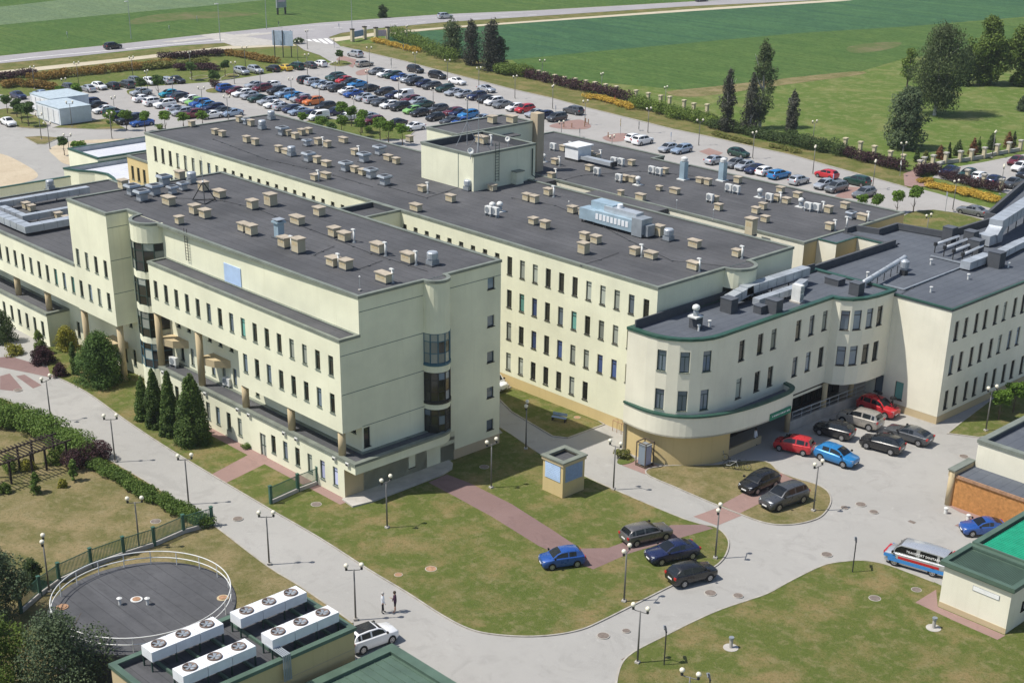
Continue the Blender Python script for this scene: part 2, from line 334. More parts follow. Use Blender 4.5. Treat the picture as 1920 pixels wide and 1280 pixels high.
def put(name, me, parent=None, loc=(0, 0, 0), rz=0.0, world=False, scale=None):
    o = bpy.data.objects.new(name, me); COL.objects.link(o); o.location = loc; o.rotation_euler = (0, 0, rz)
    if scale is not None: o.scale = scale if isinstance(scale, (list, tuple)) else (scale,) * 3
    if parent is not None: o.parent = parent
    return o
def wput(name, me, parent, loc=(0, 0, 0), rz=0.0):
    """part given in world coordinates under an unrotated parent"""
    o = put(name, me, parent, loc, rz); pl = parent.location if parent.parent is None else Vector((0, 0, 0))
    o.matrix_parent_inverse = Matrix.Translation(-pl) if parent.parent is None else Matrix.Identity(4); return o
def wbuild(mb, name, mats, parent, smooth=False): return wput(name, mb.mesh(name, mats, smooth), parent)
def struct(name, mb, mats, smooth=False):
    o = mb.build(name, mats, None, smooth); o['kind'] = 'structure'; return o
def copy_tree(o, parent=None):
    c = o.copy(); COL.objects.link(c)
    if parent is not None: c.parent = parent
    for ch in CH.get(o.name, []): copy_tree(ch, c)
    return c
CH = {}
def freeze(o):
    """remember the children of a prototype so that copying does not search the scene"""
    CH[o.name] = list(o.children)
    for c in o.children: freeze(c)
def sheet(name, px, z, mat, smooth_n=0):
    poly = [G(x, y, 0.0) for x, y in px]; poly = [(p.x, p.y) for p in poly]
    mb = MB(); a = sum(p[0] * q[1] - q[0] * p[1] for p, q in zip(poly, poly[1:] + poly[:1]))
    if a < 0: poly = poly[::-1]
    mb.add([(x, y, z) for x, y in poly], [tuple(range(len(poly)))]); return struct(name, mb, mat)
def spline(pts, n=5, closed=False):
    """Catmull-Rom through 2-D points"""
    out = []; m = len(pts)
    for i in range(m if closed else m - 1):
        p0 = pts[(i - 1) % m] if (closed or i) else pts[0]; p1 = pts[i]; p2 = pts[(i + 1) % m]; p3 = pts[(i + 2) % m] if (closed or i + 2 < m) else pts[-1]
        for k in range(n):
            t = k / n; out.append(tuple(0.5 * (2 * b + (c - a) * t + (2 * a - 5 * b + 4 * c - d) * t * t + (3 * b - a - 3 * c + d) * t ** 3) for a, b, c, d in zip(p0[:2], p1[:2], p2[:2], p3[:2])))
    if not closed: out.append(tuple(pts[-1][:2]))
    return out
def gp(px): return [(lambda p: (p.x, p.y))(G(x, y)) for x, y in px]
# ================================================================== ground, roads, lawns
mb = MB(); mb.add([(-1500, -400, -0.06), (900, -400, -0.06), (900, 1700, -0.06), (-1500, 1700, -0.06)], [(0, 1, 2, 3)])
struct('ground', mb, 'meadow')
sheet('far_field', [(-120, 118), (-60, 109), (0, 104), (230, 81), (400, 62), (600, 42), (830, 26), (1000, 19), (1300, 2), (1500, -9), (2300, -60), (2300, -160), (900, -190), (-500, -150), (-400, 110)], -0.040, 'field_crop')
sheet('grey_field', [(-120, 58), (0, 47), (200, 28), (400, 10), (480, 2), (620, -13), (800, -30), (500, -32), (200, -10), (0, 13), (-120, 24)], -0.032, 'field_grey')
sheet('bare_soil', spline([(240, 42), (265, 32), (330, 24), (400, 22), (485, 25), (450, 31), (380, 35), (300, 41), (260, 46)], 3, True), -0.030, 'crop_bare')
sheet('wheat_field', [(750, 62), (1000, 42), (1300, 20), (1560, 2), (1900, -25), (2400, -70), (2400, 20), (1920, 32), (1700, 50), (1500, 62), (1300, 80), (1100, 98), (960, 112), (760, 112), (690, 85)], -0.036, 'field_wheat')
sheet('crop_field', [(960, 112), (1100, 98), (1300, 80), (1500, 62), (1700, 50), (1960, 31), (2400, 20), (2400, 80), (1960, 85), (1700, 108), (1600, 138), (1480, 150), (1280, 168), (1100, 152), (1000, 143)], -0.044, 'field_crop')
sheet('bare_soil', spline([(1590, 88), (1640, 80), (1690, 80), (1675, 90), (1630, 98), (1595, 98)], 3, True), -0.040, 'crop_bare')
sheet('verge', [(-120, 150), (0, 119), (240, 97), (430, 79), (560, 74), (640, 62), (830, 42), (1000, 30), (1290, 11), (1480, 0), (1560, 2), (1300, 20), (1000, 42), (750, 62), (620, 70), (640, 88), (560, 130), (300, 163), (0, 190), (-120, 205)], -0.046, 'verge')
sheet('hedge_lawn', [(-120, 190), (-60, 150), (0, 145), (300, 110), (430, 98), (520, 90), (560, 92), (625, 112), (560, 130), (470, 146), (300, 163), (0, 190)], -0.038, 'lawn_green')
sheet('road_verge', [(640, 84), (740, 80), (960, 130), (1200, 200), (1420, 262), (1700, 318), (1725, 345), (1705, 355), (1633, 335), (1560, 315), (1487, 294), (1408, 277), (1335, 260), (1262, 245), (1195, 228), (1097, 204), (1035, 187), (960, 170), (910, 157), (835, 138), (760, 118), (700, 104)], -0.030, 'verge')
# roads and the car park
mb = MB(); mb.add([(-210, -48, 0), (92, -48, 0), (92, 60, 0), (60, 127, 0), (-20, 127, 0), (-80, 90, 0), (-210, 60, 0)], [tuple(range(7))]); struct('site_road', mb, 'asphalt')
sheet('car_park', [(556, 84), (572, 76), (600, 80), (640, 88), (700, 102), (760, 116), (835, 136), (910, 155), (960, 168), (1035, 185), (1097, 202), (1195, 226), (1262, 243), (1335, 258), (1408, 275), (1487, 292), (1560, 313), (1633, 333), (1705, 353), (1732, 356), (1759, 363), (1803, 377), (1848, 388), (1980, 424), (1900, 560), (1500, 420), (900, 330), (420, 300), (200, 262), (60, 240), (-60, 250), (-100, 205), (0, 187), (120, 172), (300, 161), (400, 154), (470, 144), (560, 129), (622, 117), (600, 104), (570, 94)], 0.005, 'lot_paving')
up_edge = [(-160, 119), (-60, 110), (0, 105), (230, 82), (400, 63), (600, 43), (830, 27), (1000, 20), (1300, 3), (1500, -8), (1800, -26)]
lo_edge = [(1800, -14), (1480, 3), (1290, 12), (1000, 31), (830, 42), (700, 54), (640, 62), (616, 70), (640, 88), (600, 84), (556, 84), (545, 79), (430, 80), (330, 86), (270, 92), (150, 105), (0, 119), (-160, 135)]
sheet('main_road', up_edge + lo_edge, -0.012, 'asphalt_road')
sheet('footpath', [(-160, 147), (-60, 140), (0, 133), (240, 108), (430, 86), (520, 81), (545, 80), (556, 86), (520, 87), (430, 92), (240, 114), (0, 140), (-160, 155)], -0.020, 'path_sand')
sheet('footpath', [(618, 72), (700, 62), (830, 51), (1000, 39), (1300, 17), (1560, 0), (1600, 1), (1300, 21), (1000, 42), (830, 54), (700, 68), (630, 78)], -0.021, 'path_sand')
sheet('crossing_apron', [(375, 66), (415, 62), (470, 70), (540, 80), (520, 85), (440, 87), (425, 82)], -0.004, 'concrete')
sheet('traffic_island', [(440, 65), (510, 61), (518, 63), (470, 68), (445, 70)], 0.02, 'concrete')
sheet('traffic_island', [(300, 79), (380, 70), (398, 72), (330, 80)], 0.02, 'concrete')
def marks(name, segs, w=0.14, z=0.004):
    for a, b in segs:
        p, q = G(*a), G(*b); d = Vector((q.x - p.x, q.y - p.y)).normalized(); n = Vector((-d.y, d.x)) * w / 2
        m = MB(); m.add([(p.x - n.x, p.y - n.y, z), (q.x - n.x, q.y - n.y, z), (q.x + n.x, q.y + n.y, z), (p.x + n.x, p.y + n.y, z)], [(0, 1, 2, 3)]); struct(name, m, 'marking')
marks('edge_line', [((-60, 123), (60, 108)), ((60, 108), (215, 94)), ((235, 92), (420, 74))], 0.5)
marks('edge_line', [((560, 50), (1000, 22))], 0.22)
marks('lane_dash', [((x, 46.5 - (x - 600) * 0.0655 + 8), (x + 16, 46.5 - (x - 584) * 0.0655 + 8)) for x in range(470, 1000, 52)], 0.3)
marks('zebra_stripe', [((566 + i * 11, 75 - i * 0.6), (580 + i * 11, 83 - i * 0.2)) for i in range(5)], 1.0)
# painted bay lines between the parked rows
for (x0, y0, x1, y1, nn) in ((690, 146, 1040, 228, 26), (585, 168, 760, 214, 18), (420, 178, 560, 208, 14), (255, 190, 380, 228, 14)):
    for i in range(nn + 1):
        t = i / nn; p = G(x0 + (x1 - x0) * t, y0 + (y1 - y0) * t)
        m = MB(); m.box(p.x - .06, p.x + .06, p.y, p.y + 4.8, 0.0085, 0.0095); struct('bay_line', m, 'red_paver')
def lawn(px, mat='lawn', kerb=True, n=4, world=None, h=0.06, smooth=True):
    poly = gp(px) + (world or [])
    if smooth: poly = spline(poly, n, True)
    a = sum(p[0] * q[1] - q[0] * p[1] for p, q in zip(poly, poly[1:] + poly[:1]))
    if a < 0: poly = poly[::-1]
    struct('lawn', MB().prism(poly, -0.02, h, bottom=False), mat)
    if kerb: struct('kerb', MB().strip(poly, -0.10, 0.02, -0.01, h + 0.035, closed=True), 'kerb')
    return poly
# main lawn in front of the buildings (built up to the walls)
main_edge = [(95, 703), (160, 735), (230, 785), (300, 832), (400, 893), (505, 955), (600, 1010), (690, 1068), (760, 1110), (830, 1155), (880, 1180), (925, 1190), (985, 1194), (1040, 1191), (1090, 1181), (1130, 1164), (1190, 1134), (1262, 1098), (1310, 1078), (1345, 1060), (1363, 1038), (1366, 1012), (1345, 990), (1312, 982), (1265, 966), (1150, 917), (1095, 892), (1015, 852), (960, 815), (930, 797)]
path = spline(gp(main_edge), 4)
poly = path + [(-1.5, 20.0), (-1.5, 3.0), (-50.0, 3.0), (-52, -1.5)]
struct('lawn', MB().prism(poly, -0.02, 0.06, bottom=False), 'lawn')
struct('kerb', MB().strip(path, -0.02, 0.10, -0.01, 0.09), 'kerb')
lawn([(1212, 888), (1240, 875), (1345, 872), (1375, 866), (1435, 866), (1462, 886), (1500, 900), (1530, 909), (1550, 921), (1557, 938), (1550, 956), (1534, 971), (1502, 981), (1465, 984), (1430, 979), (1385, 963), (1330, 941), (1270, 915)], 'lawn_dry')
lawn([(930, 742), (960, 772), (1000, 796), (1037, 818), (1064, 821), (1132, 796), (1105, 780), (960, 722), (930, 712)], 'lawn', smooth=False)
lawn([(1157, 866), (1165, 856), (1178, 852), (1190, 862), (1182, 868), (1166, 871)], 'lawn_green', False)
right = gp([(1150, 1320), (1160, 1255), (1185, 1224), (1250, 1190), (1300, 1165), (1350, 1143), (1400, 1126), (1440, 1112), (1480, 1090), (1540, 1061), (1580, 1053), (1620, 1051), (1660, 1058), (1700, 1072), (1752, 1092)])
path = spline(right, 4)
struct('lawn', MB().prism(path + gp([(1790, 1110), (2020, 1180), (2100, 1500), (1100, 1500)]), -0.02, 0.06, bottom=False), 'lawn')
struct('kerb', MB().strip(path, 0.02, -0.10, -0.01, 0.09), 'kerb')
left = gp([(-120, 690), (0, 745), (60, 772), (130, 818), (205, 862), (290, 912), (370, 965), (402, 985), (500, 1060), (560, 1097), (640, 1152), (662, 1168)])
path = spline(left, 3)
struct('lawn', MB().prism(path + gp([(664, 1185), (640, 1300), (560, 1500), (-300, 1600), (-500, 800)]), -0.02, 0.06, bottom=False), 'lawn_dry')
struct('kerb', MB().strip(path, 0.02, -0.10, -0.01, 0.09), 'kerb')
lawn([(1778, 813), (1800, 795), (1870, 742), (1940, 700), (2000, 690), (2000, 800), (1900, 812), (1835, 820)], 'lawn', True, smooth=False)
lawn([(1640, 470), (1690, 408), (1708, 398), (1750, 394), (1793, 400), (1830, 409), (1880, 424), (1940, 440), (1900, 560), (1700, 540)], 'lawn', True, smooth=False)
lawn([(-60, 225), (0, 206), (30, 206), (75, 222), (88, 240), (40, 240), (0, 232)], 'lawn', True)
lawn([(100, 240), (120, 234), (180, 226), (200, 223), (236, 242), (180, 243)], 'lawn', True, smooth=False)
lawn([(46, 258), (75, 256), (112, 259), (85, 271), (70, 271)], 'lawn_dry', True, smooth=False)
sheet('bare_soil', spline([(92, 280), (120, 268), (160, 263), (270, 260), (270, 268), (190, 268), (140, 274), (140, 308), (118, 306), (105, 295)], 3, True), 0.012, 'sand')
sheet('bare_soil', spline([(-60, 285), (0, 288), (40, 305), (70, 325), (60, 338), (0, 352), (-80, 360)], 3, True), 0.012, 'sand')
# planted islands of the car park
for px in ([(238, 171), (252, 168), (262, 176), (248, 179), (240, 177)], [(386, 170), (402, 166), (420, 171), (404, 175), (390, 174)], [(298, 186), (310, 178), (322, 185), (310, 190)],
           [(356, 147), (378, 142), (396, 145), (370, 150)], [(412, 150), (430, 139), (448, 142), (430, 149)], [(618, 121), (640, 114), (660, 120), (640, 125), (624, 124)]):
    lawn(px, 'lawn', True, 3)
lawn([(545, 235), (600, 222), (700, 232), (780, 244), (760, 262), (620, 262)], 'lawn_green', True, smooth=False)
# red paving
def pav(name, px, z, mat): sheet(name, px, z, mat)
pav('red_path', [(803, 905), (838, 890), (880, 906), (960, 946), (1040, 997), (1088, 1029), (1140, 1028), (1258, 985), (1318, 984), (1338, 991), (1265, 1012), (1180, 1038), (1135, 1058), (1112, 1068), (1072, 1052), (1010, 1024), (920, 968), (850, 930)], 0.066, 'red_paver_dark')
pav('red_path', [(397, 890), (424, 906), (508, 865), (500, 856), (488, 850), (466, 853)], 0.066, 'red_paver')
pav('red_path', [(1352, 947), (1385, 964), (1502, 906), (1463, 887)], 0.067, 'red_paver')
pav('red_path', [(1166, 872), (1210, 889), (1236, 874), (1200, 860)], 0.016, 'red_paver')
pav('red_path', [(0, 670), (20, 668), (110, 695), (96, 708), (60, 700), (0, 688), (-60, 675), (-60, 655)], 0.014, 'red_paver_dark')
pav('red_path', [(1300, 968), (1345, 985), (1400, 962), (1355, 948)], 0.010, 'red_paver')
pav('red_path', [(1716, 1130), (1755, 1106), (1758, 1138), (1810, 1160), (1885, 1192), (1870, 1200), (1790, 1165)], 0.068, 'red_paver')
pav('red_path', [(1800, 960), (1822, 968), (1790, 985), (1860, 1000), (1920, 985), (1790, 942), (1775, 946)], 0.010, 'red_paver')
pav('red_island', spline([(1030, 236), (1060, 228), (1090, 225), (1108, 236), (1100, 242), (1075, 243), (1045, 241)], 4, True), 0.030, 'red_paver')
pav('red_island', spline([(1130, 258), (1160, 250), (1185, 254), (1170, 264), (1145, 266)], 4, True), 0.030, 'red_paver')
pav('red_island', spline([(575, 150), (590, 148), (596, 158), (580, 160)], 4, True), 0.030, 'red_paver')
pav('red_island', spline([(668, 135), (690, 129), (695, 138), (672, 142)], 4, True), 0.030, 'red_paver')
pav('red_path', [(640, 104), (668, 112), (662, 128), (630, 112)], 0.028, 'red_paver')
pav('red_path', [(1310, 284), (1330, 278), (1356, 287), (1340, 296)], 0.012, 'red_paver')
pav('red_path', [(1694, 326), (1718, 317), (1724, 332), (1752, 340), (1745, 348), (1718, 352), (1696, 348)], 0.012, 'red_paver')
pav('road_kerb', [(640, 87), (700, 101), (760, 115), (835, 135), (910, 154), (960, 167), (1035, 184), (1097, 201), (1195, 225), (1262, 242), (1335, 257), (1408, 274), (1487, 291), (1560, 312), (1633, 332), (1700, 351), (1700, 352.3), (1633, 333.6), (1560, 313.6), (1487, 292.4), (1408, 275.3), (1335, 258.3), (1262, 243.2), (1195, 226.2), (1097, 202.1), (1035, 185.1), (960, 168), (910, 155), (835, 136), (760, 116), (700, 102), (640, 88)], 0.05, 'kerb')
pav('red_path', [(1590, 350), (1620, 352), (1640, 372), (1560, 372)], 0.012, 'red_paver')
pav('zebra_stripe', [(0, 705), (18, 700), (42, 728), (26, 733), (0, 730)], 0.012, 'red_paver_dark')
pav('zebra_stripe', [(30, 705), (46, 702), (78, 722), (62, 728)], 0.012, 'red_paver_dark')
mb = MB(); mb.box(-22.5, 0.6, -1.0, 0.0, 0.0, 0.072); struct('apron_strip', mb, 'red_paver')
for (mx, my, r, col) in ((808, 1067, .42, 'rust'), (747, 1078, .3, 'rust'), (593, 946, .42, 'manhole'), (1131, 1192, .42, 'manhole'), (1174, 1183, .28, 'manhole'), (1332, 1112, .42, 'manhole'), (1384, 1117, .36, 'manhole'), (1550, 1040, .42, 'manhole'), (1614, 946, .42, 'manhole'), (1807, 856, .4, 'manhole'), (1583, 952, .3, 'manhole'), (1640, 1122, .42, 'manhole'), (1718, 1106, .36, 'manhole'), (446, 973, .4, 'manhole'), (34, 732, .4, 'manhole'), (908, 876, .4, 'manhole'), (1082, 783, .3, 'rust'), (1638, 960, .36, 'manhole'), (292, 978, .4, 'manhole')):
    p = G(mx, my); zz = 0.065
    m = MB().cyl((p.x, p.y), r, 0.0, zz + 0.012, 16); m.cyl((p.x, p.y), r * 1.12, 0.0, zz + 0.004, 16, 1); o = struct('manhole_cover', m, [col, 'concrete'])
for (mx, my) in ((1174, 1237), (1385, 1138), (1710, 978)):
    p = G(mx, my); m = MB().box(p.x - .3, p.x + .3, p.y - .2, p.y + .2, 0, .012); struct('drain_grate', m, 'manhole')

sheet('dry_grass_strip', spline([(1250, 172), (1330, 163), (1480, 146), (1600, 134), (1618, 139), (1500, 155), (1380, 172), (1290, 182)], 3, True), -0.036, 'lawn_dry')
sheet('car_park', [(1748, 333), (1766, 318), (1850, 303), (1960, 281), (2020, 300), (2020, 410), (1930, 372), (1870, 359), (1800, 342)], 0.007, 'lot_paving')
# ================================================================== building kit
WM = {}
def win_meshes(w, h, frame, style):
    k = (round(w, 2), round(h, 2), frame, style)
    if k in WM: return WM[k]
    t = 0.06; d0, d1 = 0.11, 0.18; m = MB()
    m.box(0, w, d0, d1, 0, t); m.box(0, w, d0, d1, h - t, h); m.box(0, t, d0, d1, t, h - t); m.box(w - t, w, d0, d1, t, h - t)
    if style == 'tall':
        m.box(t, w - t, d0 + .005, d1 - .005, h * 0.74, h * 0.74 + 0.05)
        if w > 0.85: m.box(w / 2 - .025, w / 2 + .025, d0 + .006, d1 - .006, t, h * 0.74)
    elif style == 'door': m.box(w / 2 - .03, w / 2 + .03, d0 + .005, d1 - .005, t, h - t); m.box(t, w - t, d0 + .006, d1 - .006, h * .45, h * .45 + .06)
    fr = m.mesh('window', frame)
    pn = MB().add([(t * .5, d1 - .03, t * .5), (w - t * .5, d1 - .03, t * .5), (w - t * .5, d1 - .03, h - t * .5), (t * .5, d1 - .03, h - t * .5)], [(0, 1, 2, 3)])
    sl = MB().box(-.05, w + .05, -.07, d0, -.05, 0.0).mesh('sill', 'sill_metal' if frame != 'frame_dark' else 'frame_dark')
    WM[k] = (fr, pn, sl); return WM[k]
PM = {}
rw = random.Random(5)
def window(root, ox, oy, rz, u, z, w, h, pane='pane', frame='frame_green', style='tall', sill=True):
    fr, pn, sl = win_meshes(w, h, frame, style); c, s = math.cos(rz), math.sin(rz)
    o = wput('window' if style != 'door' else 'door', fr, root, (ox + c * u, oy + s * u, z), rz)
    if pane == '?': pane = rw.choices(['pane', 'pane_curtain', 'pane_sky', 'pane_teal'], [0.66, 0.18, 0.13, 0.03])[0]
    k = (round(w, 2), round(h, 2), frame, style, pane)
    if k not in PM: PM[k] = pn.mesh('pane', pane)
    put('pane', PM[k], o)
    if sill: put('sill', sl, o)
    return o
def facade(root, ox, oy, rz, L, z0, z1, ops=(), mat='wall_lime', depth=0.2, name='wall', frame='frame_green', sill=True):
    """one wall face with real recessed openings; u runs along the wall, inside is to the left of travel"""
    us = sorted({0.0, L} | {v for o in ops for v in (o[0], o[0] + o[2]) if 0 < v < L}); zs = sorted({z0, z1} | {v for o in ops for v in (o[1], o[1] + o[3]) if z0 < v < z1})
    m = MB()
    hole = lambda u, z: any(o[0] < u < o[0] + o[2] and o[1] < z < o[1] + o[3] for o in ops)
    for j in range(len(zs) - 1):
        i = 0
        while i < len(us) - 1:
            zc = (zs[j] + zs[j + 1]) / 2
            if hole((us[i] + us[i + 1]) / 2, zc): i += 1; continue
            k = i
            while k + 1 < len(us) - 1 and not hole((us[k + 1] + us[k + 2]) / 2, zc): k += 1
            m.add([(us[i], 0, zs[j]), (us[k + 1], 0, zs[j]), (us[k + 1], 0, zs[j + 1]), (us[i], 0, zs[j + 1])], [(0, 1, 2, 3)]); i = k + 1
    for o in ops:
        a, b, c, d = o[0], o[0] + o[2], o[1], o[1] + o[3]
        m.add([(a, 0, c), (b, 0, c), (b, depth, c), (a, depth, c), (a, 0, d), (b, 0, d), (b, depth, d), (a, depth, d)], [(0, 3, 2, 1)[::-1], (4, 5, 6, 7)[::-1], (0, 4, 7, 3)[::-1], (1, 2, 6, 5)[::-1]])
    wput(name, m.mesh(name, mat), root, (ox, oy, 0), rz)
    for o in ops:
        pane = o[4] if len(o) > 4 else '?'; st = o[5] if len(o) > 5 else 'tall'
        window(root, ox, oy, rz, o[0], o[1], o[2], o[3], pane, frame, st, sill and st != 'door')
def flat_roof(root, poly, ztop, drop, feltm, cap='cap_grey', thick=0.3, over=0.07, inner='parapet_dark', caph=0.08):
    a = sum(p[0] * q[1] - q[0] * p[1] for p, q in zip(poly, poly[1:] + poly[:1]))
    if a < 0: poly = poly[::-1]
    m = MB(); m.add([(x, y, ztop - drop) for x, y in poly], [tuple(range(len(poly)))]); wbuild(m, 'roof', feltm, root)
    if drop > 0.05: wbuild(MB().strip(poly, 0.03, thick - .03, ztop - drop - 0.1, ztop, closed=True), 'parapet', inner, root)
    wbuild(MB().strip(poly, -over, thick, ztop - 0.002, ztop + caph, closed=True), 'parapet_cap', cap, root)
    wbuild(MB().strip(poly, -over, -over + .035, ztop - 0.16, ztop - 0.002, closed=True), 'cap_flashing', cap, root)
def rowops(u0, step, n, z, w, h, pane='?', style='tall', skip=()):
    return [(u0 + i * step, z, w, h, pane, style) for i in range(n) if i not in skip]
def column(root, x, y, z0, z1, r=0.33, mat='wall_sand'):
    wbuild(MB().cyl((x, y), r, z0, z1, 18), 'column', mat, root, True)
def half_bay(root, cx, cy, r, a0, a1, bands, n=12, frame='frame_blue', panes=('pane', 'pane_sky')):
    """rounded bay: bands = (z0, z1, 'wall'|'glass'|'ring', material)"""
    pts = [(cx + r * math.cos(R(a0 + (a1 - a0) * i / n)), cy + r * math.sin(R(a0 + (a1 - a0) * i / n))) for i in range(n + 1)]
    for b in bands:
        z0, z1, kind, mat = b
        if kind == 'wall': wbuild(MB().strip(pts, 0.0, 0.2, z0, z1), 'bay_wall', mat, root, False)
        elif kind == 'ring': wbuild(MB().strip([(cx + (p[0] - cx) * 1.06, cy + (p[1] - cy) * 1.06) for p in pts], 0.0, 0.6, z0, z1), 'bay_ledge', mat, root)
        else:
            fr = MB(); nn = 6
            gp_ = [(cx + r * math.cos(R(a0 + (a1 - a0) * i / nn)), cy + r * math.sin(R(a0 + (a1 - a0) * i / nn))) for i in range(nn + 1)]
            for p in gp_: fr.box(p[0] - .04, p[0] + .04, p[1] - .04, p[1] + .04, z0, z1)
            H = z1 - z0; rails = [z0, z0 + H * .33, z0 + H * .72, z1 - .07]
            for zz in rails: fr.strip(gp_, 0.0, 0.07, zz, zz + .07)
            f = wbuild(fr, 'bay_window', mat, root)
            for i in range(nn):
                for q in range(3):
                    a, c = gp_[i], gp_[i + 1]; za, zb = rails[q], rails[q + 1]
                    ins = 0.985; a = (cx + (a[0] - cx) * ins, cy + (a[1] - cy) * ins); c = (cx + (c[0] - cx) * ins, cy + (c[1] - cy) * ins)
                    m = MB().add([(a[0], a[1], za), (c[0], c[1], za), (c[0], c[1], zb), (a[0], a[1], zb)], [(0, 1, 2, 3)])
                    put('pane', m.mesh('pane', rw.choice(panes) if kind == 'glass' else ('pane_curtain' if q != 1 or i < 2 else 'pane')), f).matrix_parent_inverse = Matrix.Identity(4)
H90 = R(90)
ST = 3.35
# ------------------------------------------------------------------ front block
F = thing('hospital_block', 'pale lime front block with columned gallery, low podium and shaded windowless end wall', 'building', (-18, 9, 0))
ZR = 17.65
# core walls behind the gallery
ops = rowops(-29 + 37.3, 1.83, 8, 7.62, 0.62, 0.38, 'pane', 'small') + rowops(-28.75 + 37.3, 1.83, 8, 4.25, 0.62, 1.72) + rowops(-14.3 + 37.3, 1.83, 8, 5.25, 0.62, 0.5, 'pane', 'small')
ops += [(0.95, z, 0.62, 1.72, 'pane', 'tall') for z in (10.97, 7.62, 4.2)]
facade(F, -37.3, 2.06, 0, 37.3, 3.6, ZR, ops)
facade(F, 0, 2.06, H90, 16.0, 0, ZR, [(16.45 - 2.06, z, 0.85, 1.05, 'pane_sky', 'plain') for z in (15.25, 11.75, 8.35, 4.9, 1.7)] + [(0.15, 4.2, .7, 1.8, 'pane', 'tall')], frame='frame_dark')
facade(F, 0, 18.06, 2 * H90, 37.3, 0, ZR)
for z in (6.18, 9.53, 12.97, 16.33):
    wbuild(MB().box(-.01, .012, (2.1 if z in (6.18, 16.33) else 0.05), 9.0, z - .03, z + .03), 'wall_joint', 'sill_metal', F)
wbuild(MB().box(-.01, .012, 11.7, 18.0, 16.3, 16.36), 'wall_joint', 'sill_metal', F)
# overhanging upper floors
facade(F, -29.9, 0, 0, 14.7, 9.35, 14.35, [(u, 10.95, 0.68, 1.76, '?', 'tall') for u in [29.9 - 1.62 - 1.836 * k for k in range(8, 16)]])
facade(F, -15.2, 0, 0, 15.2, 6.1, 14.35, [(15.2 - 1.62 - 1.836 * k, z, 0.68, 1.76, '?', 'tall') for k in range(8) for z in (10.95, 7.6)])
facade(F, 0, 0, H90, 2.06, 6.1, 14.35)
facade(F, -29.9, 2.06, -H90, 2.06, 9.35, 14.35)
facade(F, -15.2, 2.06, -H90, 2.06, 6.1, 9.35)
m = MB(); m.add([(-29.9, 0, 9.35), (-15.2, 0, 9.35), (-15.2, 2.06, 9.35), (-29.9, 2.06, 9.35)], [(3, 2, 1, 0)]); m.add([(-15.2, 0, 6.1), (0, 0, 6.1), (0, 2.06, 6.1), (-15.2, 2.06, 6.1)], [(3, 2, 1, 0)]); wbuild(m, 'soffit', 'wall_lime', F)
flat_roof(F, [(-29.9, 0), (0, 0), (0, 2.06), (-29.9, 2.06)], 14.35, 0.05, 'felt_old', thick=0.25)
# podium
pw = [(29.5 + x, 0.86, 0.68, 1.76, '?', 'tall') for x in [-1.6 - 1.83 * k for k in range(6)] + [-16.1, -17.92, -19.75, -21.4, -23.2, -25.0, -26.9]]
for i in (0, 1, 2): pw[i] = pw[i][:4] + ('pane_lilac' if i < 2 else 'pane_curtain', 'tall')
pw.append((29.5 - 12.55, 0.0, 0.95, 2.25, 'pane_curtain', 'door'))
facade(F, -29.5, 0, 0, 29.5, 0, 2.82, pw)
facade(F, -29.5, 0, 0, 29.5, 2.82, 3.75, mat='wall_lime', name='podium_band')
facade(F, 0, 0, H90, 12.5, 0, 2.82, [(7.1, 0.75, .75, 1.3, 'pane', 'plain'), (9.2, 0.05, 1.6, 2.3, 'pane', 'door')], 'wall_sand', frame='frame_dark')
facade(F, -29.5, 2.06, -H90, 2.06, 0, 3.75)
bandp = [(1.57, 0.0)] + [(1.57, 9.6)] + [(1.57 * math.cos(R(a)) - 0.0, 9.6 + 1.9 * math.sin(R(a))) for a in range(15, 91, 15)]
m = MB(); m.prism([(0, 0)] + bandp, 2.82, 3.75); wbuild(m, 'entrance_canopy', 'wall_lime', F)
pod = [(-29.5, 0), (1.57, 0)] + bandp[1:] + [(0.0, 2.06), (-29.5, 2.06)]
flat_roof(F, pod, 3.78, 0.02, 'felt_old', thick=0.35, over=0.12)
wbuild(MB().box(-29.5, 1.5, -.01, .02, .0, .32), 'plinth', 'plinth', F) if False else None
wbuild(MB().box(0.0, .05, 12.4, 18.05, 0, 1.0), 'plinth', 'plinth', F)
step = [(0.0, -0.35), (1.75, -0.55), (2.1, 1.2), (1.95, 9.4), (1.6, 10.8), (0.8, 11.6), (0.0, 11.8)]
wbuild(MB().prism(step, 0.0, 0.2), 'entrance_step', 'concrete', F)
for x in (-29.72, -22.45, -15.12, -8.0, -0.72): column(F, x, 0.42, 3.78, 9.35 if x < -16 else 6.1)
for x in (-22.45, -29.72):
    m = MB(); m.prism([(x - .3, .4), (x + 1.6, .9), (x + 2.6, 2.06), (x - .3, 2.06)], 5.9, 6.6); wbuild(m, 'bracket_ledge', 'wall_sand', F)
for (lx, ly) in ((307, 697), (364, 726), (386, 737), (447, 767), (468, 777), (534, 811), (557, 822), (628, 858), (653, 869)):
    p = GY(lx, ly, -0.02)
    m = MB(); m.prism([(p.x - .2, -.20), (p.x + .2, -.20), (p.x + .24, 0), (p.x - .24, 0)], p.z - .18, p.z + .12); m.box(p.x - .17, p.x + .17, -.205, -.17, p.z - .16, p.z + .02, 1); wbuild(m, 'wall_light', ['unit_white', 'frame_dark'], F)
# main roof, end bay
half_bay(F, 0, 10.3, 1.3, -90, 90, [(13.0, ZR, 'wall', 'wall_lime'), (10.25, 13.0, 'glass2', 'frame_blue'), (10.05, 10.25, 'ring', 'frame_blue'), (9.45, 10.05, 'wall', 'wall_lime'), (6.75, 9.45, 'glass', 'frame_dark'), (6.5, 6.75, 'ring', 'frame_dark'), (6.0, 6.5, 'wall', 'wall_lime'), (3.75, 6.0, 'glass', 'frame_dark')], panes=('pane', 'pane', 'pane_sky'))
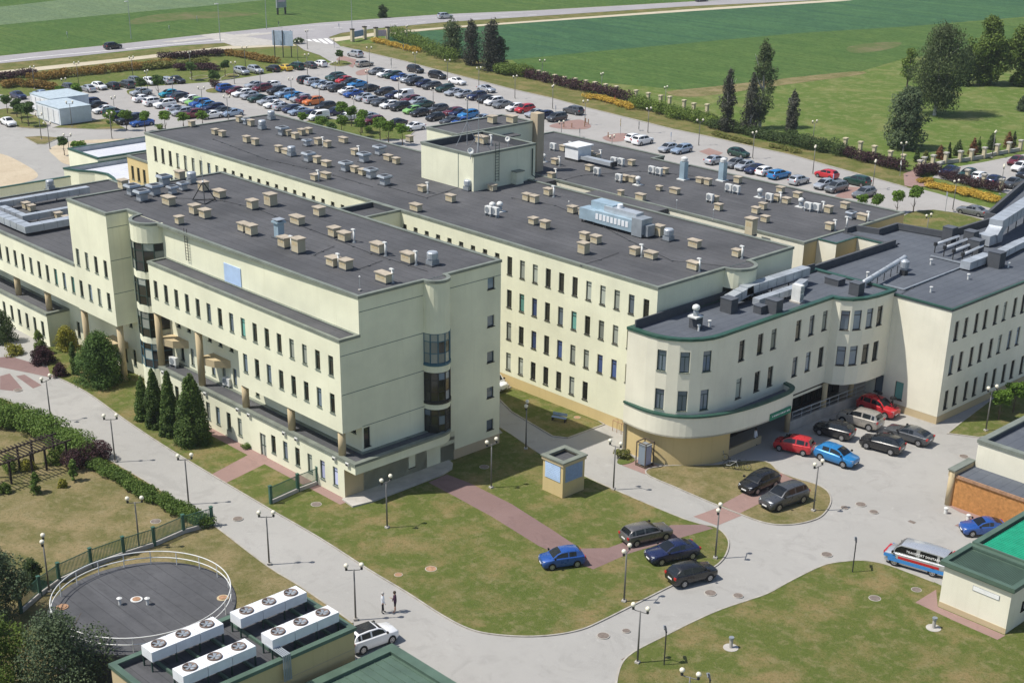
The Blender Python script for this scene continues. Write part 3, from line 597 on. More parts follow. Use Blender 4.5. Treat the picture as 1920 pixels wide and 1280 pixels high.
# front bay in the recess
half_bay(F, -32.35, 2.2, 2.1, 180, 360, [(15.75, ZR, 'wall', 'wall_lime'), (12.9, 15.75, 'glass', 'frame_green'), (12.2, 12.9, 'wall', 'wall_lime'), (9.5, 12.2, 'glass', 'frame_green'), (8.8, 9.5, 'wall', 'wall_lime'), (6.2, 8.8, 'glass', 'frame_green'), (5.6, 6.2, 'wall', 'wall_lime'), (3.0, 5.6, 'glass', 'frame_blue'), (0, 3.0, 'wall', 'wall_lime')], panes=('pane', 'pane', 'pane_curtain'))
b1 = [(-32.35 + 2.1 * math.cos(R(a)), 2.2 + 2.1 * math.sin(R(a))) for a in range(184, 360, 16)]
b2 = [(1.3 * math.cos(R(a)), 10.3 + 1.3 * math.sin(R(a))) for a in range(-88, 89, 16)]
rp = [(-44.5, -0.25), (-36.75, -0.25), (-36.75, 2.06)] + b1 + [(0, 2.06)] + b2 + [(0, 18.06), (-44.5, 18.06)]
flat_roof(F, rp, ZR, 0.06, 'felt_old', thick=0.28)
# stair block with two window rows
bw = [(44.5 + x, z, 0.68, 1.76, '?', 'tall') for x in (-43.84, -41.98, -40.12, -38.23) for z in (10.97, 7.62)]
facade(F, -44.5, -0.25, 0, 7.75, 6.1, ZR, bw)
facade(F, -36.75, -0.25, H90, 2.31, 6.1, ZR)
for z in (9.5, 12.9, 16.2): wbuild(MB().box(-36.76, -36.738, -.2, 2.0, z - .03, z + .03), 'wall_joint', 'sill_metal', F)
facade(F, -44.5, 18.06, -H90, 18.3, 10.8, ZR)
m = MB(); m.add([(-44.5, -.25, 6.1), (-36.75, -.25, 6.1), (-36.75, 2.06, 6.1), (-44.5, 2.06, 6.1)], [(3, 2, 1, 0)]); wbuild(m, 'soffit', 'wall_lime', F)
facade(F, -44.5, 2.06, 0, 7.2, 0, 6.1, rowops(0.5, 1.83, 4, 5.2, .62, .5, 'pane', 'small') + rowops(0.6, 1.83, 4, 1.0, .68, 1.76))
facade(F, -37.3, 2.06, 0, 7.4, 0, 3.6, [(1.2, .9, .68, 1.76, 'pane', 'tall')])
column(F, -44.6, 0.3, 0, 6.1); column(F, -37.3, 0.3, 0, 6.1)
for x in (-41.0,):
    wbuild(MB().prism([(x - 1.2, .2), (x + 1.4, .2), (x + 1.8, 2.06), (x - 1.2, 2.06)], 2.6, 3.3), 'bracket_ledge', 'wall_sand', F)
# ladder and blue panel on the upper wall
m = MB(); p = GY(349, 440, 1.95)
for dx in (-.22, .22): m.box(p.x + dx - .025, p.x + dx + .025, 1.86, 1.9, 15.0, 18.1)
for i in range(10): m.box(p.x - .22, p.x + .22, 1.865, 1.895, 15.1 + i * .28, 15.13 + i * .28)
wbuild(m, 'ladder', 'frame_dark', F)
a, b = GY(419, 492, 2.0), GY(452, 531, 2.0); a2 = GY(419, 525, 2.0)
wbuild(MB().box(a.x, b.x, 1.99, 2.05, a2.z - .0, a.z - .0), 'blue_panel', 'panel_blue', F)
# left wing
zl = 10.85; XL = -75.2
lw = [(x - XL, 7.6, 0.68, 1.76, '?', 'tall') for x in [-45.62 - 1.85 * k for k in range(16)]]
facade(F, XL, -0.25, 0, -44.5 - XL, 6.2, zl, lw)
facade(F, XL, 2.06, 0, -44.5 - XL, 0, 6.2, [(x - XL, 5.25, .62, .5, 'pane', 'small') for x in [-46 - 1.83 * k for k in range(15)]] + [(x - XL, 1.0, .68, 1.76, 'pane', 'tall') for x in (-46.5, -48.4, -50.2)])
m = MB(); m.add([(XL, -.25, 6.2), (-44.5, -.25, 6.2), (-44.5, 2.06, 6.2), (XL, 2.06, 6.2)], [(3, 2, 1, 0)]); wbuild(m, 'soffit', 'wall_lime', F)
flat_roof(F, [(XL, -0.25), (-44.52, -0.25), (-44.52, 21.0), (XL, 21.0)], zl, 0.06, 'felt_old', thick=0.28)
facade(F, -44.52, 21.0, 2 * H90, -44.52 - XL, 0, zl); facade(F, XL, 21.0, -H90, 21.25, 0, zl)
facade(F, XL, -0.6, 0, -51.6 - XL, 0, 3.75, [(x - XL, .9, .68, 1.76, 'pane', 'tall') for x in [-53.2 - 1.83 * k for k in range(12)]])
facade(F, -51.6, -0.6, H90, 2.66, 0, 3.75)
flat_roof(F, [(XL, -.6), (-51.6, -.6), (-51.6, 2.06), (XL, 2.06)], 3.78, .02, 'felt_old', thick=.35, over=.1)
for k in range(4): column(F, -52.7 - 7.2 * k, 0.35, 3.78, 6.2)
# connector to the middle block
facade(F, -27.1, 18.06, H90, 10.8, 4, 15.0)
flat_roof(F, [(-31.8, 18.06), (-27.1, 18.06), (-27.1, 28.85), (-31.8, 28.85)], 15.05, 0.5, 'felt_old', thick=.28)
facade(F, -31.8, 28.85, -H90, 10.8, 4, 15.0)
# ------------------------------------------------------------------ middle block
M_ = thing('hospital_block', 'longest middle block with wide dark roof, four window rows and ochre plinth', 'building', (-35, 39, 0))
ZM = 15.04; YM0, YM1, XM0, XM1 = 28.87, 49.1, -79.3, 9.13
ops = []
for k in range(50):
    x = 7.5 - 1.806 * k
    if x < -78.8: break
    if -62.3 < x < -11.9: ops.append((x - XM0, 13.2, .66, .45, 'pane', 'small'))
    else: ops.append((x - XM0, 11.82, .70, 1.85, '?', 'tall'))
    if x > -16:
        pn = {2: '?', 6: '?', 5: 'pane_teal', 9: 'pane_teal', 8: 'pane_blue'}.get(k, '?'); ops.append((x - XM0, 8.4, .70, 1.85, pn, 'tall'))
        ops.append((x - XM0, 5.0, .70, 1.85, 'pane_blue' if k in (1, 2, 3, 6, 8) else '?', 'tall'))
        if k >= 4: ops.append((x - XM0, 1.72, .70, 1.85, '?', 'tall'))
    elif x < -64: ops.append((x - XM0, 8.4, .70, 1.85, '?', 'tall'))
facade(M_, XM0, YM0, 0, XM1 - XM0, 1.15, ZM, ops, frame='frame_dark', sill=True)
facade(M_, XM0, YM0 - .001, 0, XM1 - XM0, 0, 1.15, mat='wall_ochre', name='plinth')
facade(M_, XM1, YM0, H90, YM1 - YM0, 0, ZM, mat='wall_lime')
facade(M_, XM1, YM1, 2 * H90, XM1 - XM0, 0, ZM); facade(M_, XM0, YM1, -H90, YM1 - YM0, 0, ZM)
half_bay(M_, XM1, 40.2, 1.9, -90, 90, [(13.2, ZM, 'wall', 'wall_lime'), (9.5, 13.2, 'glass', 'frame_dark')])
b3 = [(XM1 + 1.9 * math.cos(R(a)), 40.2 + 1.9 * math.sin(R(a))) for a in range(-88, 89, 16)]
flat_roof(M_, [(XM0, YM0), (XM1, YM0)] + b3 + [(XM1, YM1), (XM0, YM1)], ZM, 0.06, 'felt_old', thick=.3)
# entrance steps of the middle block
for i in range(6): wbuild(MB().box(-13.2, -10.8, 25.6 + i * .34, 27.4 + .2, 0, .17 * (i + 1)) if False else MB().box(-11.9 - .3 * i, -9.4 - .3 * i + .0, 26.2, 28.6, .17 * i, .17 * (i + 1)), 'step', 'concrete', M_)
wbuild(MB().box(-40, -11.4, 26.2, 28.6, 0, 1.02), 'landing', 'concrete', M_)
# penthouse
P1 = thing('roof_penthouse', 'square cream lift penthouse with ladder and dish on the middle roof', 'penthouse', (-33, 46, ZM))
a = G(888, 358, ZM); px0, px1, py0, py1 = -37.3, -28.3, 40.4, 50.0
facade(P1, px0, py0, 0, px1 - px0, ZM - .06, 19.05, mat='wall_lime'); facade(P1, px1, py0, H90, py1 - py0, ZM - .06, 19.05); facade(P1, px1, py1, 2 * H90, px1 - px0, 10, 19.05); facade(P1, px0, py1, -H90, py1 - py0, 10, 19.05)
flat_roof(P1, [(px0, py0), (px1, py0), (px1, py1), (px0, py1)], 19.05, 0.7, 'felt_old', thick=.3)
wbuild(MB().box(px1 - 2.62, px1 - 2.5, py0 - .012, py0 + .01, ZM, 19.0), 'wall_joint', 'sill_metal', P1)
m = MB()
for dy in (3.2, 3.75): m.box(px1 + .12, px1 + .16, py0 + dy - .025, py0 + dy + .025, ZM + .6, 20.0)
for i in range(13): m.box(px1 + .125, px1 + .155, py0 + 3.2, py0 + 3.75, ZM + .8 + i * .32, ZM + .84 + i * .32)
wbuild(m, 'ladder', 'frame_green', P1)
m = MB().tube([(px1 + .15, py0 + 9.0, 18.6), (px1 + .15, py0 + 9.0, ZM + .5), (px1 + .5, py0 + 9.3, ZM + .2)], .07); wbuild(m, 'downpipe', 'frame_green', P1)
m = MB().box(px1 + .02, px1 + .8, py0 + 5.9, py0 + 7.0, ZM - .05, ZM + 1.35); m.box(px1 + .0, px1 + .9, py0 + 5.8, py0 + 7.1, ZM + 1.35, ZM + 1.45, 1); wbuild(m, 'wall_box', ['wall_lime', 'cap_grey'], P1)
P2 = thing('roof_penthouse', 'farther stepped cream penthouse behind the square one, with brown chimney', 'penthouse', (-40, 58, 0))
# corners read from the picture on the level of its roof edge
z2 = 18.0; A = G(800, 239, z2); B = G(850, 254, z2); C = G(990, 226, z2)
x0, x1, y0, y1 = A.x, B.x, A.y, C.y
facade(P2, x0, y0, 0, x1 - x0, 8, z2); facade(P2, x1, y0, H90, y1 - y0, 8, z2); facade(P2, x1, y1, 2 * H90, x1 - x0 + 0, 8, z2); facade(P2, x0, y1, -H90, y1 - y0, 8, z2)
flat_roof(P2, [(x0, y0), (x1, y0), (x1, y1), (x0, y1)], z2, 0.1, 'felt_old', thick=.28, cap='cap_grey')
P2X = (x0, x1, y0, y1)
wbuild(MB().box(x1 - .6, x1 + .7, y1 + .2, y1 + 1.4, 8, 19.0), 'chimney', 'plinth', P2)
yq0 = y0 + (y1 - y0) * .28; yq1 = y0 + (y1 - y0) * .72
wbuild(MB().box(x1, x1 + 1.4, yq0, yq1, 8, z2 - 1.1), 'side_bay', 'wall_lime', P2)
wbuild(MB().box(x1 + .0, x1 + 1.5, yq0 - .1, yq1 + .1, z2 - 1.1, z2 - .98), 'side_bay_roof', 'felt_old', P2)
# ------------------------------------------------------------------ rear block
Bk = thing('hospital_block', 'rear flat-roofed block crowded with vents, partly hidden behind the middle roof', 'building', (-25, 64, 0))
ZB = 11.7; XB1 = 1.9; YB0 = 61.4
ybk = 81.0; xbl = -57.4; n0 = G(1290, 310, ZB).x; n1 = G(1240, 294, ZB).x
bp = [(xbl, YB0), (XB1, YB0), (XB1, ybk), (n0, ybk), (n0, ybk - .8), (n1, ybk - .8), (n1, ybk + 1.4), (xbl, ybk + 1.4)]
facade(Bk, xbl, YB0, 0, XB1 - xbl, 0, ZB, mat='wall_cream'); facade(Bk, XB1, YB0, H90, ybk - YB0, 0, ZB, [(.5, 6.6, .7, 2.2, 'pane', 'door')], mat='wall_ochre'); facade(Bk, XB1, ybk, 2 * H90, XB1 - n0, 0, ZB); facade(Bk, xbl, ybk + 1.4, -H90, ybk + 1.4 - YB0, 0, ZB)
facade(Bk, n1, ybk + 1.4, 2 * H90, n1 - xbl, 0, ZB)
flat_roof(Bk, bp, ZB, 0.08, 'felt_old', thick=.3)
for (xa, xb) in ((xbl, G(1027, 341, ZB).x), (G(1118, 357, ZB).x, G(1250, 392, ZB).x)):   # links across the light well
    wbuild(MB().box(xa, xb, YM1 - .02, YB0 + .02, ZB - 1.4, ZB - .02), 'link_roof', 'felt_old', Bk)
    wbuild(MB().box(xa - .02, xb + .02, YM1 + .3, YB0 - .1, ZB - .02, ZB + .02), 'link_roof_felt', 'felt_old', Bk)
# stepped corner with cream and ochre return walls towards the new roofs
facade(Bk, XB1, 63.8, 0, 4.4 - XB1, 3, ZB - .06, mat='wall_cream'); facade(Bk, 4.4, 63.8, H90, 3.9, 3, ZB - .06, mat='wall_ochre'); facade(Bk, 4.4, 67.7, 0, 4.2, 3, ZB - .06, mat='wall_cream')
wbuild(MB().add([(XB1 - .1, 63.8, ZB - .05), (4.4, 63.8, ZB - .05), (4.4, 67.7, ZB - .05), (8.62, 67.7, ZB - .05), (8.62, 69.6, ZB - .05), (5.8, 70.6, ZB - .05), (XB1 - .1, 70.6, ZB - .05)], [tuple(range(7))]), 'link_roof', 'felt_new', Bk)
wbuild(MB().strip([(XB1 - .1, 63.8), (4.4, 63.8), (4.4, 67.7), (8.6, 67.7)], -.06, .22, ZB - .05, ZB + .05), 'parapet_cap', 'cap_green', Bk)
# ------------------------------------------------------------------ rounded new wing
Cb = thing('hospital_wing', 'rounded cream wing with green-edged canopy band over an ochre curved base', 'building', (13, 38, 0))
ZC = 12.1; cc = (11.3, 29.9); cr = 4.65
wops = {1: 1, 3: 1, 5: 1}
def wing_w(L): return [((L - .86) / 2, 9.0, .86, 1.95, 'pane_sky', 'tall'), ((L - .86) / 2, 5.35, .86, 1.95, 'pane_sky', 'tall')]
facade(Cb, 9.0, 25.25, 0, 2.3, 3.0, ZC, mat='wall_cream')
arc = [(cc[0] + cr * math.cos(R(-90 + 90 * i / 7)), cc[1] + cr * math.sin(R(-90 + 90 * i / 7))) for i in range(8)]
for i in range(7):
    a, b = arc[i], arc[i + 1]; L = math.hypot(b[0] - a[0], b[1] - a[1])
    facade(Cb, a[0], a[1], math.atan2(b[1] - a[1], b[0] - a[0]), L, 3.0, ZC, wing_w(L) if i in wops else [], 'wall_cream', frame='frame_green')
XC = cc[0] + cr
yw = (32.5, 35.2, 37.2, 41.0, 43.1, 45.2)
facade(Cb, XC, 29.9, H90, 46.6 - 29.9, 3.0, ZC, [(y - 29.9, z, .8, 1.95, '?', 'tall') for y in yw for z in (9.0, 5.35)], 'wall_cream', frame='frame_dark')
bay = [(XC, 46.6), (16.75, 46.75), (17.65, 47.45), (18.25, 48.7), (18.55, 50.2), (18.62, 51.6), (18.62, 53.1)]
for i in range(6):
    a, b = bay[i], bay[i + 1]; L = math.hypot(b[0] - a[0], b[1] - a[1])
    facade(Cb, a[0], a[1], math.atan2(b[1] - a[1], b[0] - a[0]), L, 3.4, ZC, [((L - .84) / 2, z, .84, 1.95, 'pane_sky' if i < 3 else '?', 'tall') for z in (9.0, 5.4)] if i in (1, 2, 3, 4) else [], 'wall_cream', frame='frame_dark')
wbuild(MB().add([(x, y, 3.4) for x, y in bay] + [(14, 53.1, 3.4), (14, 46.6, 3.4)], [tuple(range(8, -1, -1))]), 'soffit', 'wall_cream', Cb)
rc = [(9.0, 25.25)] + arc + bay + [(8.5, 53.1), (9.3, 49.2), (9.15, 42.2)] + [(9.1, 25.3)]
facade(Cb, 9.0, 28.9, -H90, 3.65, 0, ZC, mat='wall_cream')
wing_poly = [(9.0, 25.25)] + arc + bay + [(9.3, 53.1)]
flat_roof(Cb, wing_poly, ZC, 0.14, 'felt_new', cap='cap_green', thick=.42, over=.1)
# dark inner upstand against the middle block
wbuild(MB().box(9.35, 9.5, 25.7, 52.6, ZC - .2, ZC + .7), 'upstand', 'parapet_dark', Cb)
# canopy band
bandc = spline([(9.0, 25.15), (11.3, 24.95), (13.4, 25.3), (15.3, 26.5), (16.6, 28.5), (17.4, 31.0), (17.8, 34.0), (17.85, 37.5), (17.55, 39.2), (16.9, 39.95), (15.9, 40.2)], 4)
m = MB(); m.prism(bandc + [(12.5, 40.2), (12.5, 30), (9.0, 28.0)], 3.0, 3.15); wbuild(m, 'canopy_slab', 'wall_cream', Cb)
wbuild(MB().strip(bandc, 0.0, .22, 3.0, 4.95), 'canopy_band', 'wall_cream', Cb)
wbuild(MB().strip(bandc, -.1, .36, 4.95, 5.12), 'canopy_cap', 'cap_green', Cb)
bi = [(x - .35 * (x - 11.3) / max(1, math.hypot(x - 11.3, min(0, y - 31))), y - .35 * min(0, y - 31) / max(1, math.hypot(x - 11.3, min(0, y - 31)))) for x, y in bandc]
m = MB(); m.prism([(9.3, 25.7)] + [q for q in bi[3:-2] if q[0] > 9.4] + [(14.5, 39.8), (13, 30), (9.3, 28)], 4.3, 4.4); wbuild(m, 'canopy_roof', 'felt_new', Cb)
# ochre base
base = spline([(9.1, 25.6), (11.3, 25.45), (13.2, 25.85), (14.9, 27.0), (16.0, 28.6), (16.5, 30.2), (16.62, 31.3)], 5)
wbuild(MB().strip(base, 0, .25, 0, 3.02), 'base_wall', 'wall_ochre', Cb)
facade(Cb, 16.62, 31.3, R(180), 1.6, 0, 3.0, mat='wall_ochre', name='base_wall')
# entrance glazing behind, with columns and ramp
facade(Cb, 13.6, 31.3, H90, 21.8, 0, 3.4, [(0.3 + i * 1.9, .25, 1.7, 2.6, 'pane', 'door') for i in range(11)], 'wood_dark_and_shade', frame='frame_dark')  # wall around the glazing coloured dark to stand in for deep recess shade
wbuild(MB().box(13.6, 16.0, 31.4, 46.6, 3.3, 3.42), 'soffit', 'wood_dark_and_shade', Cb); wbuild(MB().box(16.2, 16.4, 31.4, 36.5, 0, .75), 'low_wall', 'wall_sand', Cb)  # soffit coloured dark too, as shade of the recess
for y in (40.6, 46.4, 51.0): column(Cb, 16.3, y, 0, 3.4, .26, 'wall_sand')
a, b = (16.5, 40.8), (16.9, 53.0)
wbuild(MB().strip([a, (16.6, 46), b], 0, .2, 0, 1.0), 'ramp_wall', 'concrete', Cb)
m = MB()
for i in range(9): m.tube([(16.52 + .045 * i, 41 + 1.45 * i, 1.0), (16.52 + .045 * i, 41 + 1.45 * i, 1.95)], .03, 6)
m.tube([(16.52, 41, 1.95), (16.92, 52.8, 1.95)], .035, 6); m.tube([(16.52, 41, 1.5), (16.92, 52.8, 1.5)], .025, 6); wbuild(m, 'ramp_railing', 'steel', Cb)
sgn = MB(); sgn.box(17.72, 17.86, 36.0, 39.3, 3.1, 3.75)
wbuild(MB().box(17.87, 17.93, 35.4, 38.6, 3.02, 3.7), 'green_sign', 'sign_green', Cb)
m = MB()
for i in range(11): m.box(17.925, 17.937, 35.75 + i * .245, 35.75 + i * .245 + (.17 if i % 4 else .10), 3.30, 3.44)
wbuild(m, 'sign_lettering', 'plate_white', Cb)['kind'] = 'stuff'
for q in (1318, 1355): p = G(q, 795 - (q - 1318) * .08, 4.0); wbuild(MB().cyl((p.x, p.y), .12, 3.9, 4.15, 10), 'wall_lamp', 'dark_metal', Cb)
# ------------------------------------------------------------------ right block
D = thing('hospital_block', 'right cream block with bright lit end wall and three rows of windows', 'building', (20, 66, 0))
ZD = 11.65; XD = 24.95; YD = 53.04; YE = 96.0
dops = []
yy = 54.0; ys = []
for k in range(24):
    ys.append(54.0 + 3.68 * k); ys.append(55.7 + 3.68 * k)
for y in ys:
    if y < YE - 1.5:
        for z in (8.3, 4.85, 1.25): dops.append((y - YD, z, .72, 1.95, '?', 'tall'))
facade(D, XD, YD, H90, YE - YD, .75, ZD, dops, 'wall_cream', frame='frame_dark')
facade(D, XD + .02, YD - .02, H90, YE - YD, 0, .75, mat='wall_sand', name='plinth')
facade(D, 18.62, YD, 0, XD - 18.62, .75, ZD, [(1.35, 1.25, .95, 1.85, 'pane_teal', 'plain')], 'wall_cream', frame='frame_dark')
facade(D, 9.0, YD + .01, 0, 9.62, 3.4, ZD, [], 'wall_cream')
facade(D, 16.4, YD + .3, 0, 2.3, 0, 3.6, [(1.1, 1.2, 1.0, 1.9, 'pane_sky', 'plain')], 'wall_cream', frame='frame_dark')
facade(D, 18.62, YD - .02, 0, XD - 18.62 + .02, 0, .75, mat='wall_sand', name='plinth')
def gz(q, z): p = G(q[0], q[1], z); return (p.x, p.y)
dp = [(18.62, YD), (XD, YD), (XD, YE), (40, 135), (-6, 135), (3.7, 105.6), (9.2, 86.4), (10.7, 86.4), (10.5, 75.6), (4.9, 74.6), (4.9, 70.9), (2.3, 70.2), (2.3, 68.2), (8.6, 68.2), (8.6, 53.12)]
flat_roof(D, dp, ZD, 0.15, 'felt_new', cap='parapet_dark', thick=.4, over=.08)
wbuild(MB().strip([(8.6, 53.0), (18.6, 53.0), (XD, YD - .06), (XD + .06, YD), (XD + .06, YE)], -.06, .14, ZD - .02, ZD + .14), 'parapet_cap', 'cap_green', D)
facade(D, 10.5, 87, -H90, 11.4, 0, ZD, mat='wall_cream'); facade(D, 4.8, 74.6, R(10), 5.8, 0, ZD, mat='wall_cream')
facade(D, 9.2, 86.4, R(106), 20, 0, ZD, mat='wall_cream'); facade(D, 9.2, 86.4, 0, 1.5, 0, ZD, mat='wall_cream')
for up in ([(8.6, 53.4), (8.6, 68.2)], [(2.3, 68.3), (2.3, 70.2), (4.9, 70.9), (4.9, 74.6), (10.5, 75.6), (10.7, 86.4), (9.2, 86.4), (3.7, 105.6), (-6, 135)]):
    wbuild(MB().strip(up, -.02, -.36, ZD - .2, ZD + .62), 'upstand', 'parapet_dark', D)
wing = [gz((1850, 409), ZD), gz((1920, 345), ZD), (gz((1920, 345), ZD)[0] + 10, 140), (30, 135), (20, 90)]
# ------------------------------------------------------------------ low buildings beyond the left wing
N = thing('annex_building', 'low cream annex with pale grey roofs and curved green parapet, left of the middle block', 'building', (-98, 33, 0))
zn = 7.0
r2 = [(-100.2, 27.4), (-97.5, 28.2), (-95.5, 29.6), (-93.2, 30.2), (-90.8, 29.7), (-88.6, 29.0), (-84.0, 29.2), (-79.4, 29.2), (-79.4, 38.5), (-100.2, 38.5)]
r1 = [(-109.0, 32.8), (-100.3, 32.8), (-100.3, 47), (-109.0, 47)]
for i in range(7):
    a, b = r2[i], r2[i + 1]; facade(N, a[0], a[1], math.atan2(b[1] - a[1], b[0] - a[0]), math.hypot(b[0] - a[0], b[1] - a[1]), 0, zn, mat='wall_lime')
flat_roof(N, r2, zn, 0.6, 'felt_light', cap='cap_green', thick=.3, inner='steel_dull')
facade(N, -109, 32.8, 0, 8.7, 0, zn + .6); facade(N, -100.3, 32.8, H90, 14.2, 0, zn + .6)
flat_roof(N, r1, zn + .6, .7, 'felt_light', cap='cap_green', thick=.3, inner='steel_dull')
facade(N, -84.6, 28.9, 0, 5.3, 0, 11.2, [(.8 + 1.5 * i, z, .7, 1.8, 'pane', 'tall') for i in range(3) for z in (4.6, 8.2)], mat='wall_ochre'); facade(N, -84.6, 35, -H90, 6.1, 6, 11.2)
flat_roof(N, [(-84.6, 28.9), (-79.32, 28.9), (-79.32, 35), (-84.6, 35)], 11.2, .05, 'felt_old', thick=.25)
N2 = thing('boundary_wall', 'long cream yard wall with green cap at the far left behind the left wing', 'wall', (-95, 16, 0))
facade(N2, -94.8, 6, H90, 19.6, 0, 7.0, mat='wall_lime'); facade(N2, -95.1, 25.6, -H90, 19.6, 0, 7.0, mat='wall_lime')
wbuild(MB().box(-95.2, -94.7, 6, 25.6, 7.0, 7.12), 'wall_cap', 'cap_green', N2)
# ------------------------------------------------------------------ containers
def container(x0, x1, y0, y1, h, label):
    t = thing('storage_container', label, 'container', ((x0 + x1) / 2, (y0 + y1) / 2, 0), 0, 'containers in the car park')
    m = MB(); m.box(x0, x1, y0, y1, .15, h)
    n = int((y1 - y0) / .28)
    for i in range(n): m.box(x1, x1 + .035, y0 + .05 + i * .28, y0 + .2 + i * .28, .3, h - .15)
    n = int((x1 - x0) / .28)
    wbuild(m, 'body', 'container', t)
    wbuild(MB().box(x0 - .06, x1 + .1, y0 - .06, y1 + .06, h, h + .14), 'roof', 'container_roof', t)
    wbuild(MB().box(x0 + .05, x1 - .05, y0 + .05, y1 - .05, 0, .15), 'skid', 'dark_metal', t)
    for i in range(4):
        a = x0 + .3 + i * (x1 - x0 - .6) / 4; wbuild(MB().box(a, a + (x1 - x0 - .6) / 4 - .12, y0 - .05, y0, .3, h - .25), 'door_panel', 'white_metal', t)
        wbuild(MB().box(a + .1, a + .16, y0 - .09, y0 - .05, .4, h - .35), 'lock_bar', 'steel', t)
container(-168.6, -159.6, 57.3, 63.6, 3.0, 'nearer pale blue storage container with white doors in the car park')
container(-177.6, -169.4, 60.6, 68.5, 3.0, 'farther pale blue storage container, half hidden behind the nearer one')
# ------------------------------------------------------------------ kiosk
K = thing('kiosk', 'small square ochre kiosk with blue shutters and open flat top on the lawn', 'kiosk', (11.15, 15.3, 0))
m = MB(); x0, x1, y0, y1 = 9.93, 12.36, 13.95, 16.62
wbuild(MB().box(x0, x1, y0, y1, 0, 3.0), 'wall', 'wall_ochre', K)
m = MB().strip([(x0, y0), (x1, y0), (x1, y1), (x0, y1)], -.1, .1, 3.0, 3.3, closed=True); wbuild(m, 'parapet', 'wall_sand', K)
wbuild(MB().strip([(x0, y0), (x1, y0), (x1, y1), (x0, y1)], -.18, .32, 3.3, 3.42, closed=True), 'parapet_cap', 'cap_grey', K)
wbuild(MB().add([(x0, y0, 3.02), (x1, y0, 3.02), (x1, y1, 3.02), (x0, y1, 3.02)], [(0, 1, 2, 3)]), 'roof', 'felt_old', K)
for i in range(9):
    z = 1.45 + i * .165
    wbuild(MB().box(x0 + .3, x1 - .3, y0 - .05, y0 + .02, z, z + .135), 'shutter_slat', 'panel_blue', K)
    wbuild(MB().box(x1 - .02, x1 + .05, y0 + .3, y1 - .3, z, z + .135), 'shutter_slat', 'sign_blue', K)
# ------------------------------------------------------------------ phone booth / information rack
Bo = thing('phone_booth', 'glass phone booth with open metal frame beside the ochre curved base', 'booth', (12.0, 23.6, 0)); p = G(1208, 872); bx, by = p.x, p.y; Bo.location = (bx, by, 0)
m = MB()
for dx in (-.55, .55):
    for dy in (-.55, .55): m.box(dx - .04, dx + .04, dy - .04, dy + .04, 0, 2.35)
for z in (.12, 2.35):
    for a in (-.55, .55): m.box(-.55, .55, a - .04, a + .04, z - .04, z + .04); m.box(a - .04, a + .04, -.55, .55, z - .041, z + .041)
m.build('frame', 'bark', Bo)
for k, (a, b, c, d) in enumerate(((-.4, .4, -.42, -.40), (-.4, .4, .40, .42))): MB().box(a, b, c, d, .2, 2.0).build('pane', 'pane_sky', Bo)
for k, (a, b) in enumerate(((-.42, -.40), (.40, .42))): MB().box(a, b, -.4, .4, .2, 2.0).build('pane', 'pane_lilac' if k else 'pane_sky', Bo)
MB().box(-.45, .45, -.45, .45, 2.0, 2.1).build('roof', 'steel_dull', Bo); MB().box(-.2, .2, .25, .38, 1.0, 1.6).build('telephone', 'sign_blue', Bo)
# ------------------------------------------------------------------ round tank
TK = thing('water_tank', 'round low tank with dark felt top and pale ring railing', 'tank', (10.23, -25.2, 0))
tr = 6.05; tz = 3.7
m = MB(); n = 72
m.lathe((0, 0, 0), [(tr + .25, 0), (tr + .25, .35), (tr + .12, .4), (tr + .1, tz - .25), (tr + .32, tz - .2), (tr + .32, tz)], n); m.build('shell', 'parapet_dark', TK)
m = MB(); m.add([(tr * 1.05 * math.cos(2 * math.pi * i / n), tr * 1.05 * math.sin(2 * math.pi * i / n), tz + .01) for i in range(n)], [tuple(range(n))]); m.build('deck', 'felt_old', TK)
rr = tr - .02
for zz in (.55, 1.05): MB().tube([(rr * math.cos(2 * math.pi * i / n), rr * math.sin(2 * math.pi * i / n), tz + zz) for i in range(n)], .04, 6, closed=True).build('rail', 'unit_white', TK, True)
pm = MB().cyl((0, 0), .035, 0, 1.05, 8).mesh('railing_post', 'unit_white')
for i in range(20):
    a = 2 * math.pi * i / 20; put('railing_post', pm, TK, (rr * math.cos(a), rr * math.sin(a), tz))
for (x, y) in ((225, 1133), (277, 1133)):
    p = G(x, y, tz) - TK.location; MB().cyl((p.x, p.y), .1, tz, tz + .5, 10).lathe((p.x, p.y, tz + .5), [(.02, .12), (.2, .02), (.2, 0), (.1, 0)][::-1], 10).build('vent_pipe', 'unit_white', TK)
for (x, y, c) in ((256, 1124, 'unit_white'), (117, 1138, 'rust'), (418, 1121, 'wall_sand')):
    p = G(x, y, tz) - TK.location; MB().cyl((p.x, p.y), .42, tz, tz + .06, 18).cyl((p.x, p.y), .28, tz, tz + .1, 18, 1).build('hatch', [c, 'rust'], TK)
